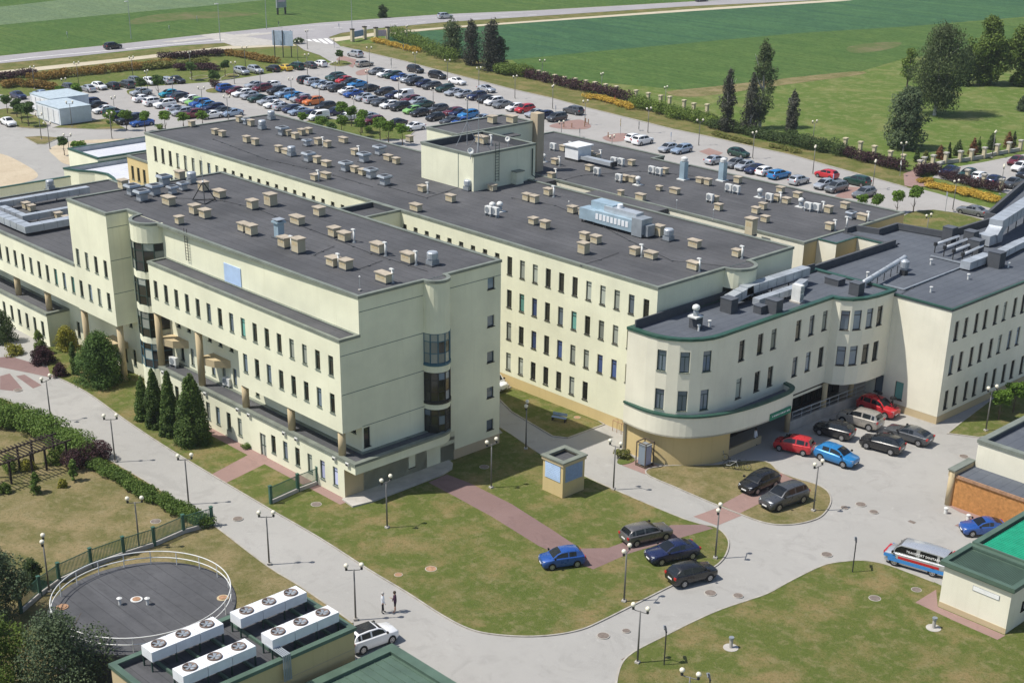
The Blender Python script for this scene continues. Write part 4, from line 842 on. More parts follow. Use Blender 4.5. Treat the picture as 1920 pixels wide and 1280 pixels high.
# ------------------------------------------------------------------ plant building with chillers
PB = thing('plant_building', 'low cream plant building with green parapet carrying rows of white chillers', 'building', (20.7, -24, 0))
x0, x1, y0, y1, zp = 17.3, 24.0, -31.5, -17.5, 4.9
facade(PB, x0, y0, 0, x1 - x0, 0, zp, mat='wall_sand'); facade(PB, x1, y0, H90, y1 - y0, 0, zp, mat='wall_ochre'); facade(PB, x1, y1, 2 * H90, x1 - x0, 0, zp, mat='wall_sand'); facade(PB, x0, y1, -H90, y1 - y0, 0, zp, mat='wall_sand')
flat_roof(PB, [(x0, y0), (x1, y0), (x1, y1), (x0, y1)], zp, .35, 'felt_old', cap='green_roof', thick=.3, over=.12, caph=.1)
wbuild(MB().box(x1 - .01, x1 + .015, y0, y1, 3.35, 3.4), 'wall_joint', 'wall_sand', PB)
m = MB()
for k in range(5): m.tube([(x1 - 1.6, -23.35 + k * .13, zp + .45), (x1 + .32, -23.35 + k * .13, zp + .45), (x1 + .34, -23.35 + k * .13, zp - 1.4)], .05, 6)
wbuild(m, 'coolant_pipes', 'steel_dull', PB)
def chiller(cxp, cyp, L, label, n=3):
    t = thing('chiller_unit', label, 'chiller', (cxp, cyp, zp - .35), 0, 'white chillers on the plant roof')
    for i in range(n):
        a = -L / 2 + i * L / n; MB().box(-.62, .62, a + .02, a + L / n - .02, .75, 1.45).build('casing', 'white_metal', t)
        c = a + L / (2 * n)
        f = MB().lathe((0, c, 1.45), [(.47, 0), (.47, .10), (.40, .10), (.40, .02)], 22).build('fan_ring', 'fan_brown', t, True)
        MB().cyl((0, c), .40, 1.455, 1.462, 20).build('fan_well', 'fan_brown', f)
        m = MB()
        for q in range(5):
            th = 2 * math.pi * q / 5; u = Vector((math.cos(th), math.sin(th), 0)); w = Vector((-u.y, u.x, 0)); C0 = Vector((0, c, 1.49))
            m.add([C0 + u * .08 - w * .05, C0 + u * .37 - w * .13, C0 + u * .37 + w * .13 + Vector((0, 0, .05)), C0 + u * .08 + w * .06], [(0, 1, 2, 3)])
        m.cyl((0, c), .09, 1.47, 1.52, 10); m.build('fan_blades', 'steel_dull', f)
    for dx in (-.5, .5):
        for i in range(n + 1): MB().box(dx - .04, dx + .04, -L / 2 + i * (L - .1) / n, -L / 2 + i * (L - .1) / n + .09, 0, .75).build('leg', 'frame_green', t)
    return t
chiller(18.75, -27.1, 5.3, 'white three-fan chiller at the back left of the plant roof'); chiller(19.0, -20.7, 5.3, 'white three-fan chiller at the back right of the plant roof, below the lawn')
chiller(22.4, -27.1, 5.3, 'white three-fan chiller at the front left of the plant roof'); chiller(22.55, -20.7, 5.3, 'white three-fan chiller at the front right of the plant roof, next to the white car')
for i, y in enumerate((-29.0, -26.8, -24.9, -22.9, -21.0, -18.9)):
    m = MB().box(17.8, 23.4, y - .08, y + .08, zp - .33, zp - .12); tag(m.build('support_beam', 'green_roof'), 'green steel beam under the chillers, %s from the left' % ('first', 'second', 'third', 'fourth', 'fifth', 'sixth')[i], 'beam', 'beams under the chillers')
# green sheet roof at the bottom edge
GR = thing('garage_building', 'low building with green sheet roof at the bottom edge beside the white car', 'building', (30, -20, 0))
x0, x1, y0, y1, zg = 25.0, 40, -32, -15.2, 3.0
facade(GR, x0, y0, 0, x1 - x0, 0, zg); facade(GR, x1, y0, H90, y1 - y0, 0, zg); facade(GR, x1, y1, 2 * H90, x1 - x0, 0, zg); facade(GR, x0, y1, -H90, y1 - y0, 0, zg)
flat_roof(GR, [(x0, y0), (x1, y0), (x1, y1), (x0, y1)], zg, .18, 'green_roof', cap='green_roof', thick=.5, over=.25, inner='green_roof')
m = MB()
for i in range(26): wbuild(MB().box(x0 + .55, x1, y0 + .6 + i * .62, y0 + .64 + i * .62, zg - .18, zg - .14), 'roof_seam', 'green_roof', GR)
# ------------------------------------------------------------------ lower right service building
SB = thing('service_building', 'small cream service building with corrugated green roofs at the lower right', 'building', (52, 30, 0))
x0, x1, y0, y1, zs = 44.3, 62, 21.75, 44, 3.72
facade(SB, x0, y0, 0, 5.45, 0, zs, [], 'wall_cream'); facade(SB, x0 + 5.45, y0, H90, 14, 0, zs, [(1.9, 1.2, .6, .8, 'pane', 'plain')], 'wall_cream', frame='frame_dark')
facade(SB, x0, y1, -H90, y1 - y0, 0, zs, mat='wall_cream')
wbuild(MB().box(x0 - .02, x0 + 5.47, y0 - .025, y0, 0, .5), 'plinth', 'wall_sand', SB)
a, b = GY(1825, 1100, y0 - .03), GY(1873, 1122, y0 - .03); wbuild(MB().box(a.x, b.x, y0 - .05, y0 - .01, b.z - .12, a.z + .1), 'white_panel', 'plate_white', SB)
wbuild(MB().box(a.x - .04, b.x + .04, y0 - .03, y0 - .008, b.z - .16, a.z + .14), 'panel_frame', 'steel_dull', SB)
ra = [(x0 - .25, y0 - .3), (x0 + 5.75, y0 - .3), (x0 + 5.75, y0 + 3.9), (x0 - .25, y0 + 3.9)]
flat_roof(SB, ra, zs + .1, .12, 'green_roof', cap='green_roof', thick=.4, over=.0, inner='green_roof', caph=.16)
m = MB()
for i in range(38): m.box(x0 + .2 + i * .14, x0 + .25 + i * .14, y0 + .15, y0 + 3.4, zs - .02, zs + .03)
wbuild(m, 'corrugation', 'green_roof', SB)
ry0 = y0 + 4.0
wbuild(MB().add([(x0 + .6, ry0, zs + .2), (x0 + 12, ry0, zs + .2), (x0 + 12, ry0 + 12, zs + .2), (x0 + .6, ry0 + 12, zs + .2)], [(0, 1, 2, 3)]), 'roof_sheet', 'green_sheet', SB)
m = MB()
for i in range(46): m.box(x0 + .55, x0 + 12, ry0 + .1 + i * .26, ry0 + .2 + i * .26, zs + .2, zs + .26)
wbuild(m, 'roof_ribs', 'green_sheet', SB)
wbuild(MB().box(x0 - .1, x0 + .35, ry0 - .1, ry0 + 14, zs - .1, zs + .42), 'roof_edge', 'green_roof', SB); wbuild(MB().box(x0 + .36, x0 + 12, ry0 - .1, ry0 + .06, zs + .1, zs + .42), 'roof_edge', 'green_roof', SB)
# ------------------------------------------------------------------ brick and cream building at the right edge
EB = thing('service_building', 'low building with orange brick wall and cream upper storey at the right edge', 'building', (42, 42, 0))
facade(EB, 35.45, 38.0, 0, 20, 0, 2.75, [], 'brick'); facade(EB, 35.45, 41, -H90, 3, 0, 2.75, [], 'wall_sand')
bm = MB().box(0, .25, -.022, .0, 0, .07).mesh('brick', 'brick')
k = 0
for j in range(30):
    for i in range(10):
        if k >= 300: break
        put('brick', bm, EB, (35.8 + i * .27 + (.135 if j % 2 else 0) - 42, 38.0 - 42, .15 + j * .082)); k += 1
m = MB()
for j in range(31):
    for i in range(60):
        x = 35.8 + (i + 10) * .27 + (.135 if j % 2 else 0)
        if x < 47: m.box(x, x + .25, 37.978, 38.0, .15 + j * .082, .22 + j * .082)
o = wbuild(m, 'brickwork', 'brick', EB); o['kind'] = 'stuff'
wbuild(MB().cyl((35.35, 37.95), .28, 0, 3.25, 14), 'corner_pier', 'wall_sand', EB, True)
m = MB().box(35.1, 35.7, 37.7, 41, 2.75, 3.3); wbuild(m, 'parapet', 'wall_sand', EB); wbuild(MB().box(35.05, 35.75, 37.6, 41, 3.3, 3.42), 'parapet_cap', 'cap_grey', EB)
wbuild(MB().box(35.7, 56, 37.9, 41.0, 2.75, 2.9), 'roof', 'felt_new', EB); wbuild(MB().box(35.75, 56, 37.85, 37.95, 2.7, 2.97), 'roof_edge', 'rust', EB)
facade(EB, 35.8, 40.8, 0, 20, 2.7, 5.3, [], 'wall_cream'); facade(EB, 35.8, 56, -H90, 15.2, 0, 5.3, [], 'wall_cream')
flat_roof(EB, [(35.8, 40.8), (56, 40.8), (56, 56), (35.8, 56)], 5.3, .35, 'felt_new', cap='cap_grey', thick=.5, over=.1, caph=.14)
# bollards in front
for (x, y) in ((1773, 962), (1815, 975)):
    p = G(x, y); t = tag(MB().cyl((0, 0), .16, 0, .45, 12).lathe((0, 0, .45), [(.2, 0), (.2, .08), (.05, .14)], 12).build('bollard', 'unit_white'), 'white stub bollard %s the brick wall' % ('at the left corner of' if x < 1800 else 'beside the blue car by'), 'bollard'); t.location = p
for (x, y, w) in ((1750, 1178, 'by the cream service building'), (1370, 1215, 'on the lawn left of the service building')):
    p = G(x, y); t = thing('vent_post', 'short grey concrete vent post ' + w, 'post', (p.x, p.y, .06)); MB().cyl((0, 0), .13, 0, .75, 12).build('post', 'concrete', t); MB().cyl((0, 0), .19, .75, .88, 12).build('cap', 'steel_dull', t); MB().cyl((0, 0), .55, 0, .03, 16).build('base', 'concrete', t)
# ================================================================== things on the roofs
ORD = lambda n: '%d%s' % (n, 'th' if 10 <= n % 100 <= 20 else {1: 'st', 2: 'nd', 3: 'rd'}.get(n % 10, 'th'))
def vent_box_proto(w, d, h, wall='vent_tan'):
    t = bpy.data.objects.new('vent_box', None); COL.objects.link(t)
    MB().box(-w / 2, w / 2, -d / 2, d / 2, .16, h).build('housing', wall, t)
    MB().box(-w / 2 - .03, w / 2 + .03, -d / 2 - .03, d / 2 + .03, -.06, .16).build('base', 'parapet_dark', t)
    MB().box(-w / 2 - .11, w / 2 + .11, -d / 2 - .11, d / 2 + .11, h, h + .09).build('cap', 'vent_cap', t)
    m = MB()
    for i in range(2): m.box(-w * .36 + i * w * .38, -w * .36 + i * w * .38 + w * .3, -d / 2 - .012, -d / 2, h * .55, h * .8)
    m.build('louvre', 'wall_sand', t)
    freeze(t); return t
def pipe_proto():
    t = bpy.data.objects.new('vent_pipe', None); COL.objects.link(t)
    MB().cyl((0, 0), .10, -.06, 1.15, 10).build('pipe', 'unit_white', t, True); MB().box(-.3, .12, -.11, .11, 1.15, 1.27).build('cowl', 'unit_white', t); MB().cyl((0, 0), .17, -.06, .06, 10).build('flange', 'steel_dull', t); freeze(t); return t
def fan_proto(s=1.0):
    t = bpy.data.objects.new('roof_fan', None); COL.objects.link(t)
    def fr(z0, z1, a, b):
        m = MB(); m.add([(-a, -a, z0), (a, -a, z0), (a, a, z0), (-a, a, z0), (-b, -b, z1), (b, -b, z1), (b, b, z1), (-b, b, z1)], [(3, 2, 1, 0), (4, 5, 6, 7), (0, 1, 5, 4), (1, 2, 6, 5), (2, 3, 7, 6), (3, 0, 4, 7)]); return m
    fr(-.06, .12, .62 * s, .62 * s).build('base', 'parapet_dark', t); fr(.12, .72 * s, .42 * s, .42 * s).build('housing', 'steel', t); fr(.72 * s, .92 * s, .44 * s, .68 * s).build('hood', 'steel', t); fr(.92 * s, 1.12 * s, .68 * s, .62 * s).build('hood_rim', 'steel', t); fr(1.12 * s, 1.14 * s, .46 * s, .44 * s).build('grille', 'dark_metal', t)
    freeze(t); return t
def cyl_proto():
    t = bpy.data.objects.new('roof_fan', None); COL.objects.link(t)
    MB().box(-.55, .55, -.55, .55, -.06, .12).build('base', 'parapet_dark', t); MB().box(-.42, .42, -.42, .42, .12, .5).build('plinth', 'steel_dull', t); MB().lathe((0, 0, .5), [(.36, 0), (.36, .12), (.5, .14), (.5, .62), (.42, .72), (.1, .76)], 16).build('drum', 'steel', t, False); freeze(t); return t
def ac_proto():
    t = bpy.data.objects.new('air_conditioner', None); COL.objects.link(t)
    MB().box(-.47, .47, -.2, .2, .3, 1.05).build('casing', 'unit_white', t)
    f = MB().lathe((0, 0, 0), [(.31, 0), (.31, .03), (.26, .03)], 16).build('fan_guard', 'steel_dull', t); f.rotation_euler = (R(90), 0, 0); f.location = (-.1, -.2, .68)
    g = MB().cyl((0, 0), .25, .0, .012, 16).build('fan_opening', 'dark_metal', t); g.rotation_euler = (R(90), 0, 0); g.location = (-.1, -.2, .68)
    for dx in (-.38, .38): MB().box(dx - .04, dx + .04, -.22, .22, -.06, .3).build('foot', 'steel_dull', t)
    freeze(t); return t
def turb_proto():
    t = bpy.data.objects.new('turbine_vent', None); COL.objects.link(t)
    MB().box(-.5, .5, -.5, .5, -.06, .08).build('base', 'unit_white', t); MB().cyl((0, 0), .24, .08, .62, 14).build('stem', 'steel_dull', t, True); MB().lathe((0, 0, .62), [(.26, 0), (.34, .08), (.36, .22), (.30, .38), (.14, .48), (.03, .5)], 14).build('turbine', 'unit_white', t, True); freeze(t); return t
def stack_proto():
    t = bpy.data.objects.new('exhaust_stack', None); COL.objects.link(t)
    MB().box(-.6, .6, -.6, .6, -.06, .14).build('base', 'unit_white', t); MB().box(-.38, .38, -.38, .38, .14, 2.3).build('shaft', 'steel_blue', t); MB().lathe((0, 0, 2.3), [(.30, 0), (.42, .1), (.42, .45), (.2, .6)], 14).build('hood', 'unit_white', t); freeze(t); return t
def tower_proto():
    t = bpy.data.objects.new('exhaust_stack', None); COL.objects.link(t)
    MB().box(-.55, .55, -.55, .55, -.06, .12).build('base', 'parapet_dark', t); MB().box(-.34, .34, -.34, .34, .12, 1.45).build('shaft', 'steel_blue', t); MB().box(-.5, .5, -.5, .5, 1.45, 1.6).build('hood', 'steel_blue', t); MB().box(-.44, .44, -.44, .44, 1.72, 1.8).build('lid', 'steel', t); MB().box(-.2, .2, -.2, .2, 1.6, 1.72).build('neck', 'dark_metal', t); freeze(t); return t
PRO = {'b': vent_box_proto(1.05, .85, .95), 'w': vent_box_proto(1.5, .85, .9), 's': vent_box_proto(.75, .7, .8), 't': vent_box_proto(1.15, 1.0, 1.35), 'h': vent_box_proto(1.0, .9, 1.9), 'p': pipe_proto(), 'f': fan_proto(), 'g': fan_proto(.75), 'c': cyl_proto(), 'a': ac_proto(), 'u': turb_proto(), 'k': stack_proto(), 'o': tower_proto()}
DESC = {'b': ('tan vent box with flat cap', 'vent'), 'w': ('wide tan vent box with flat cap', 'vent'), 's': ('small tan vent box', 'vent'), 't': ('tall tan vent box with flat cap', 'vent'), 'h': ('tall brick-coloured chimney box', 'chimney'), 'p': ('thin white vent pipe with bent cowl', 'pipe'), 'f': ('square steel roof fan with flared hood', 'fan'), 'g': ('small steel roof fan with flared hood', 'fan'), 'c': ('steel drum roof fan', 'fan'), 'a': ('white air conditioner unit', 'air conditioner'), 'u': ('pale turbine vent', 'vent'), 'k': ('tall blue-grey exhaust stack', 'stack'), 'o': ('blue-grey exhaust tower with lid', 'stack')}
used_proto = set()
def place(kind, loc, label, cat, group, rz=0.0):
    pr = PRO[kind]
    if kind not in used_proto: used_proto.add(kind); o = pr
    else: o = copy_tree(pr)
    o.location = loc; o.rotation_euler = (0, 0, rz); tag(o, label, cat, group)
    if kind in 'bwst':                                   # slight individual differences
        k = 1.0 if loc[2] > 16 else .86; o.scale = (k * rv.uniform(.82, .98), k * rv.uniform(.82, .95), k * rv.uniform(.84, 1.02))
    return o
rv = random.Random(11)
ROOFS = {
 'front': (17.59, 'front block roof', [('f', 267, 377), ('f', 249, 366), ('f', 291, 366), ('f', 309, 348), ('g', 324, 364), ('g', 344, 357), ('c', 360, 344), ('b', 338, 336), ('b', 232, 355), ('w', 317, 385), ('b', 382, 359), ('w', 412, 371), ('b', 366, 402), ('b', 385, 409), ('b', 474, 392), ('s', 337, 421), ('b', 457, 434), ('b', 472, 441),
   ('t', 508, 386), ('b', 599, 405), ('w', 558, 421), ('o', 524, 446), ('b', 534, 464), ('t', 560, 474), ('p', 547, 468), ('b', 627, 444), ('b', 646, 452), ('p', 664, 455), ('w', 709, 475), ('p', 723, 480), ('w', 766, 493), ('p', 780, 497), ('c', 811, 497), ('b', 625, 499), ('b', 649, 505), ('p', 635, 502), ('w', 720, 529), ('p', 736, 531)]),
 'middle': (14.98, 'long middle roof', [('b', 360, 238), ('b', 404, 253), ('b', 417, 257), ('b', 463, 268), ('b', 479, 273), ('b', 449, 230), ('g', 462, 234), ('b', 471, 237), ('c', 492, 243), ('c', 509, 225), ('f', 530, 254), ('b', 540, 255), ('b', 554, 261), ('b', 566, 254), ('b', 579, 251), ('g', 576, 274), ('b', 597, 272), ('b', 614, 277), ('p', 606, 276), ('w', 644, 268),
   ('b', 523, 286), ('w', 537, 290), ('c', 547, 293), ('f', 579, 303), ('b', 595, 307), ('w', 612, 313), ('b', 666, 292), ('p', 673, 293), ('f', 683, 304), ('f', 649, 321), ('b', 665, 324), ('b', 680, 329), ('f', 696, 334), ('f', 712, 290), ('f', 722, 347), ('w', 611, 335), ('b', 591, 339), ('p', 597, 340), ('b', 792, 360), ('p', 802, 363), ('w', 845, 379), ('w', 780, 396), ('b', 743, 308), ('w', 728, 302), ('b', 768, 266), ('c', 878, 357), ('b', 923, 358),
   ('b', 1028, 367), ('p', 1038, 370), ('b', 988, 377), ('b', 1002, 381), ('b', 1073, 400), ('b', 1094, 405), ('b', 1000, 421), ('b', 1022, 429), ('t', 1235, 443), ('c', 1253, 451), ('b', 1096, 451), ('b', 1117, 457), ('t', 1094, 476), ('b', 1190, 479), ('w', 1220, 485), ('p', 1203, 482), ('w', 1302, 465), ('b', 1381, 482), ('p', 1391, 485), ('w', 1300, 506), ('p', 1311, 509), ('a', 917, 405), ('a', 928, 407), ('u', 923, 398), ('u', 937, 397)]),
 'rear': (11.62, 'rear roof', [('a', 1037, 283), ('b', 1056, 284), ('p', 1069, 283), ('b', 1105, 295), ('b', 1117, 299), ('p', 1126, 299), ('u', 1000, 299), ('u', 1019, 304), ('b', 1041, 309), ('p', 1049, 312), ('a', 1151, 310), ('a', 1164, 312), ('b', 1184, 311), ('b', 1105, 321), ('a', 1119, 330), ('b', 1034, 335), ('p', 1042, 335), ('b', 1171, 340), ('a', 1160, 342), ('b', 1186, 343), ('u', 1196, 347), ('a', 1222, 327), ('a', 1235, 330), ('b', 1246, 326),
   ('s', 1164, 368), ('w', 1201, 376), ('s', 1236, 358), ('w', 1265, 364), ('k', 1281, 337), ('b', 1312, 344), ('b', 1327, 348), ('k', 1354, 339), ('b', 1383, 344), ('a', 1366, 361), ('a', 1380, 364), ('u', 1424, 370), ('b', 1340, 379), ('a', 1331, 380), ('b', 1347, 395), ('a', 1442, 379), ('b', 1456, 378), ('p', 1463, 380), ('b', 1474, 382), ('b', 1463, 362), ('b', 1495, 372), ('u', 1501, 388), ('a', 1515, 396), ('a', 1530, 398), ('b', 1553, 400), ('p', 1543, 398), ('b', 1584, 392), ('g', 1595, 410), ('w', 1617, 414), ('p', 1627, 417), ('b', 1417, 401), ('b', 1430, 393), ('b', 1434, 417), ('b', 1555, 432), ('p', 1565, 433), ('p', 1587, 427), ('h', 1407, 441)]),
}
for key, (z, where, lst) in ROOFS.items():
    cnt = {}
    for kind, x, y in sorted(lst, key=lambda q: q[1]):
        d, cat = DESC[kind]; cnt[d] = cnt.get(d, 0) + 1
        place(kind, G(x, y, z), '%s, %s from left on the %s' % (d, ORD(cnt[d]), where), cat, d + ' on the ' + where)
# antenna tripod on the front roof
p = G(383, 378, 17.59); t = thing('antenna_tripod', 'dark steel antenna tripod with thin mast on the front roof', 'antenna', p)
for k in range(3):
    a = R(90 + 120 * k); MB().tube([(1.3 * math.cos(a), 1.3 * math.sin(a), .05), (.08 * math.cos(a), .08 * math.sin(a), 1.9)], .05, 6).build('leg', 'dark_metal', t)
    b = R(210 + 120 * k); MB().tube([(1.3 * math.cos(a), 1.3 * math.sin(a), .05), (1.3 * math.cos(b), 1.3 * math.sin(b), .05)], .05, 6).build('brace', 'dark_metal', t)
MB().tube([(0, 0, .3), (0, 0, 4.6)], [.05, .02], 6).build('mast', 'steel_dull', t); MB().lathe((0, 0, 1.9), [(.02, 0), (.13, .12), (.02, .26)], 10).build('junction_ball', 'unit_white', t)
# lightning rods
for i, (x, y, z, w) in enumerate(((675, 544, 17.65, 'at the near corner of the front roof'), (1066, 398, 15.0, 'on the middle roof left of the steel air handler'), (1268, 394, 11.7, 'beside the light well of the rear roof'), (1337, 412, 11.7, 'at the front edge of the rear roof'))):
    p = G(x, y, z); t = thing('lightning_rod', 'thin lightning rod ' + w, 'rod', p); MB().tube([(0, 0, 0), (0, 0, 1.1)], .025, 6).build('rod', 'steel', t); MB().lathe((0, 0, 1.1), [(.02, 0), (.09, .06), (.02, .16)], 8).build('tip', 'unit_white', t); MB().box(-.12, .12, -.12, .12, 0, .08).build('foot', 'concrete', t)
# large air handling unit
zA = 14.98; p0 = G(1098, 412, zA); p1 = G(1215, 448, zA)
t = thing('air_handling_unit', 'long ribbed steel air handling unit in the centre of the middle roof', 'air handler', ((p0.x + p1.x) / 2, (p0.y + p1.y) / 2, zA)); L = p1.x - p0.x; h0 = -L / 2
MB().box(h0, h0 + 2.2, -.7, .8, .35, 1.5).build('intake_section', 'steel_blue', t)
MB().box(h0 + 1.0, h0 + 4.0, .0, 1.6, 1.2, 2.3).build('upper_duct', 'steel_blue', t)
m = MB().box(h0 + 2.25, L / 2 - 1.9, -.75, .75, .35, 1.6); m.build('coil_section', 'steel_blue', t)
MB().box(h0 + 3.0, L / 2 - 1.8, -.2, .95, 1.62, 2.15).build('top_section', 'steel', t)
for i in range(9): MB().box(h0 + 2.4 + i * (L - 4.6) / 9, h0 + 2.4 + i * (L - 4.6) / 9 + .36, -.79, -.75, .75, 1.35).build('panel', 'white_metal', t)
MB().box(L / 2 - 1.85, L / 2 - .5, -.8, .8, .1, 1.9).build('fan_section', 'steel_dull', t); MB().box(L / 2 - .48, L / 2, -.4, .7, .2, 1.3).build('outlet', 'steel_dull', t); MB().cyl((h0 + 4.6, .5), .3, 2.15, 2.5, 12).build('vent_hood', 'white_metal', t)
for i in range(6):
    for y in (-.6, .6): MB().box(h0 + .3 + i * (L - .8) / 5, h0 + .4 + i * (L - .8) / 5, y - .05, y + .05, -.02, .36).build('leg', 'dark_metal', t)
# white unit with long duct on the rear roof
p = G(1080, 300, 11.62); t = thing('air_handling_unit', 'white air handling unit with long flat duct on the rear roof', 'air handler', p)
MB().box(-1.2, 1.2, -.9, 1.6, .3, 1.9).build('casing', 'white_metal', t); MB().box(-1.4, 1.4, -1.1, 1.9, 1.9, 2.05).build('lid', 'white_metal', t); MB().box(1.2, 6.8, -.6, .3, .4, .85).build('duct', 'steel', t); MB().box(6.8, 7.1, -.65, .35, .3, .95).build('duct_end', 'dark_metal', t); MB().box(-1.2, 1.2, -.9, 1.6, -.02, .3).build('base', 'dark_metal', t)
# penthouse fittings
def dish(loc, label, rz, s=.55):
    t = thing('satellite_dish', label, 'dish', loc, rz)
    d = MB().lathe((0, 0, 0), [(.02, 0), (s * .5, .05), (s, .18), (s * .97, .2), (s * .5, .07), (.02, .02)], 18).build('reflector', 'unit_white', t, True); d.rotation_euler = (R(68), 0, 0); d.location = (0, -.1, .9)
    MB().tube([(0, 0, 0), (0, 0, .9)], .04, 8).build('mast', 'steel', t); MB().tube([(0, -.15, .85), (0, -.75, 1.1)], .02, 6).build('feed_arm', 'steel', t)
dish((-28.6, 40.2, 18.6), 'white satellite dish at the near corner of the penthouse', 0.9, .36); dish((-31.4, 48.6, 18.35), 'white satellite dish at the back of the penthouse roof', .5, .3)
t = thing('antenna_mast', 'thin antenna mast with braces on the penthouse roof', 'antenna', (-35.4, 45.8, 18.35)); MB().tube([(0, 0, 0), (0, 0, 5.2)], [.05, .025], 6).build('mast', 'steel_dull', t)
for k in range(3): a = R(120 * k + 20); MB().tube([(1.5 * math.cos(a), 1.5 * math.sin(a), 0), (0, 0, 2.6)], .025, 6).build('brace', 'steel_dull', t)
t = thing('antenna_mast', 'second thin antenna mast near the penthouse ladder', 'antenna', (-31.0, 43.6, 18.35)); MB().tube([(0, 0, 0), (0, 0, 6.5)], [.05, .02], 6).build('mast', 'steel_dull', t)
for k in range(3): a = R(120 * k + 70); MB().tube([(1.7 * math.cos(a), 1.7 * math.sin(a), 0), (0, 0, 2.4)], .025, 6).build('brace', 'steel_dull', t)
place('w', Vector((-34.6, 47.4, 18.35)), 'wide tan vent box inside the penthouse parapet', 'vent', 'vents on the penthouse'); place('p', Vector((-33.2, 47.6, 18.35)), 'white vent pipe inside the penthouse parapet', 'pipe', 'vents on the penthouse')
place('w', Vector((P2X[1] - 1.2, P2X[3] - 2.5, 17.9)), 'wide tan vent box on the farther penthouse roof', 'vent', 'vents on the penthouse')
place('b', G(923, 232, 17.9), 'tan vent box at the far edge of the farther penthouse', 'vent', 'vents on the penthouse')
# ducts on the left wing roof
def duct(name, label, path, w, h, z, mat='steel', seams=True, legs=True, group=None):
    c = path[0]; t = thing(name, label, 'duct', (c[0], c[1], 0), 0, group)
    for i in range(len(path) - 1):
        a, b = Vector((*path[i][:2], 0)), Vector((*path[i + 1][:2], 0)); d = (b - a).normalized(); ext = d * (w / 2 - .002 * (i + 1))
        z0 = z + (path[i][2] if len(path[i]) > 2 else 0); z1 = z + (path[i + 1][2] if len(path[i + 1]) > 2 else 0)
        A = a - ext if i else a; B = b + ext if i < len(path) - 2 else b
        wbuild(MB().bar((A.x, A.y, z0 + .002 * i), (B.x, B.y, z1 + .002 * i), w, h), 'duct_run', mat, t)
        L = (b - a).length; n = int(L / 1.3)
        for k in range(1, n):
            q = a.lerp(b, k / n); zz = z0 + (z1 - z0) * k / n; wbuild(MB().bar((q.x - d.x * .03, q.y - d.y * .03, zz), (q.x + d.x * .03, q.y + d.y * .03, zz), w + .06, h + .06), 'flange', 'steel_dull', t)
            if legs and k % 2: 
                if zz - h / 2 > legs + .1: wbuild(MB().box(q.x - .04, q.x + .04, q.y - .04, q.y + .04, legs, zz - h / 2), 'leg', 'dark_metal', t)
    return t
zr = 10.79
duct('ventilation_duct', 'long steel duct along the back of the left wing roof', [(-69.8, 1.2), (-69.8, 15.2)], .9, .7, zr + .75, legs=zr)
duct('ventilation_duct', 'wide L-shaped steel duct nearest the left wing edge', [(-68.5, 1.6), (-58.2, 1.6), (-58.2, 8.0), (-60.4, 8.0)][:3], 1.2, .75, zr + .7, legs=zr)
duct('ventilation_duct', 'narrower parallel steel duct behind the L-shaped one', [(-68.0, 3.4), (-62.6, 3.4), (-62.6, 9.6)], .8, .65, zr + .7, legs=zr)
for i, (k, x, y, w) in enumerate((('b', 110, 412, 'third of a pair'), ('b', 125, 418, ''), ('b', 50, 392, ''), ('b', 60, 396, ''), ('c', 95, 356, ''))):
    place(k, G(x, y, zr), DESC[k][0] + ' on the left wing ' + ('by the stair block, left one', 'by the stair block, right one', 'between the ducts, left one', 'between the ducts, right one', 'behind the long duct')[i], DESC[k][1], 'vents on the left wing roof')
# dark felt-clad shafts and ducts on the new wing and right block
def shaft(x, y, z, w, d, h, label):
    p = G(x, y, z); t = thing('roof_shaft', label, 'shaft', p, 0, 'dark felt shafts on the new roofs'); MB().box(-w / 2, w / 2, -d / 2, d / 2, -.05, h).build('body', 'parapet_dark', t); MB().box(-w / 2 - .04, w / 2 + .04, -d / 2 - .04, d / 2 + .04, h, h + .06).build('cap', 'felt_new', t); return t
zc = 11.97
shaft(1304, 614, zc, .9, .8, 1.2, 'dark felt shaft alone near the rounded roof corner'); shaft(1366, 584, zc, 1.3, 1.0, 1.3, 'dark felt shaft at the left end of the ducts'); shaft(1424, 586, zc, .9, .8, .7, 'low dark felt shaft in front of the ducts'); shaft(1450, 586, zc, 1.3, 1.0, 1.3, 'dark felt shaft beside the white cooling unit'); shaft(1605, 552, zc, 1.1, 1.0, 1.2, 'dark felt shaft above the rounded bay'); shaft(1565, 532, zc, 1.6, 1.2, .6, 'low wide dark felt shaft behind the bay')
place('u', G(1304, 597, zc + 1.0) + Vector((0, 0, .2)), 'pale turbine vent on top of the lone dark shaft', 'vent', 'vents on the new roofs')
a, b = G(1380, 582, zc + .9), G(1420, 566, zc + 1.0); 
duct('ventilation_duct', 'bent steel duct running along the rounded wing roof', [(11.2, 36.6), (11.2, 39.2, .5), (11.2, 48.6, .5)], 1.0, .8, zc + .8, legs=zc)
duct('ventilation_duct', 'second steel duct parallel to the bent one on the rounded wing', [(13.0, 38.4), (13.0, 44.5), (12.2, 47.0)], .8, .6, zc + .7, legs=zc)
p = G(1494, 566, zc); t = thing('cooling_unit', 'upright white cooling unit among the rounded wing ducts', 'air conditioner', p); MB().box(-.5, .5, -.28, .28, .12, 1.7).build('casing', 'unit_white', t)
for z in (.55, 1.25): g = MB().lathe((0, 0, 0), [(.3, 0), (.3, .03), (.05, .03)], 16).build('fan_guard', 'steel_dull', t); g.rotation_euler = (0, R(90), 0); g.location = (.5, 0, z)
MB().box(-.6, .6, -.4, .4, -.03, .12).build('base', 'concrete', t)
zd = 11.5
p = G(1618, 548, zd); q = G(1694, 505, zd)
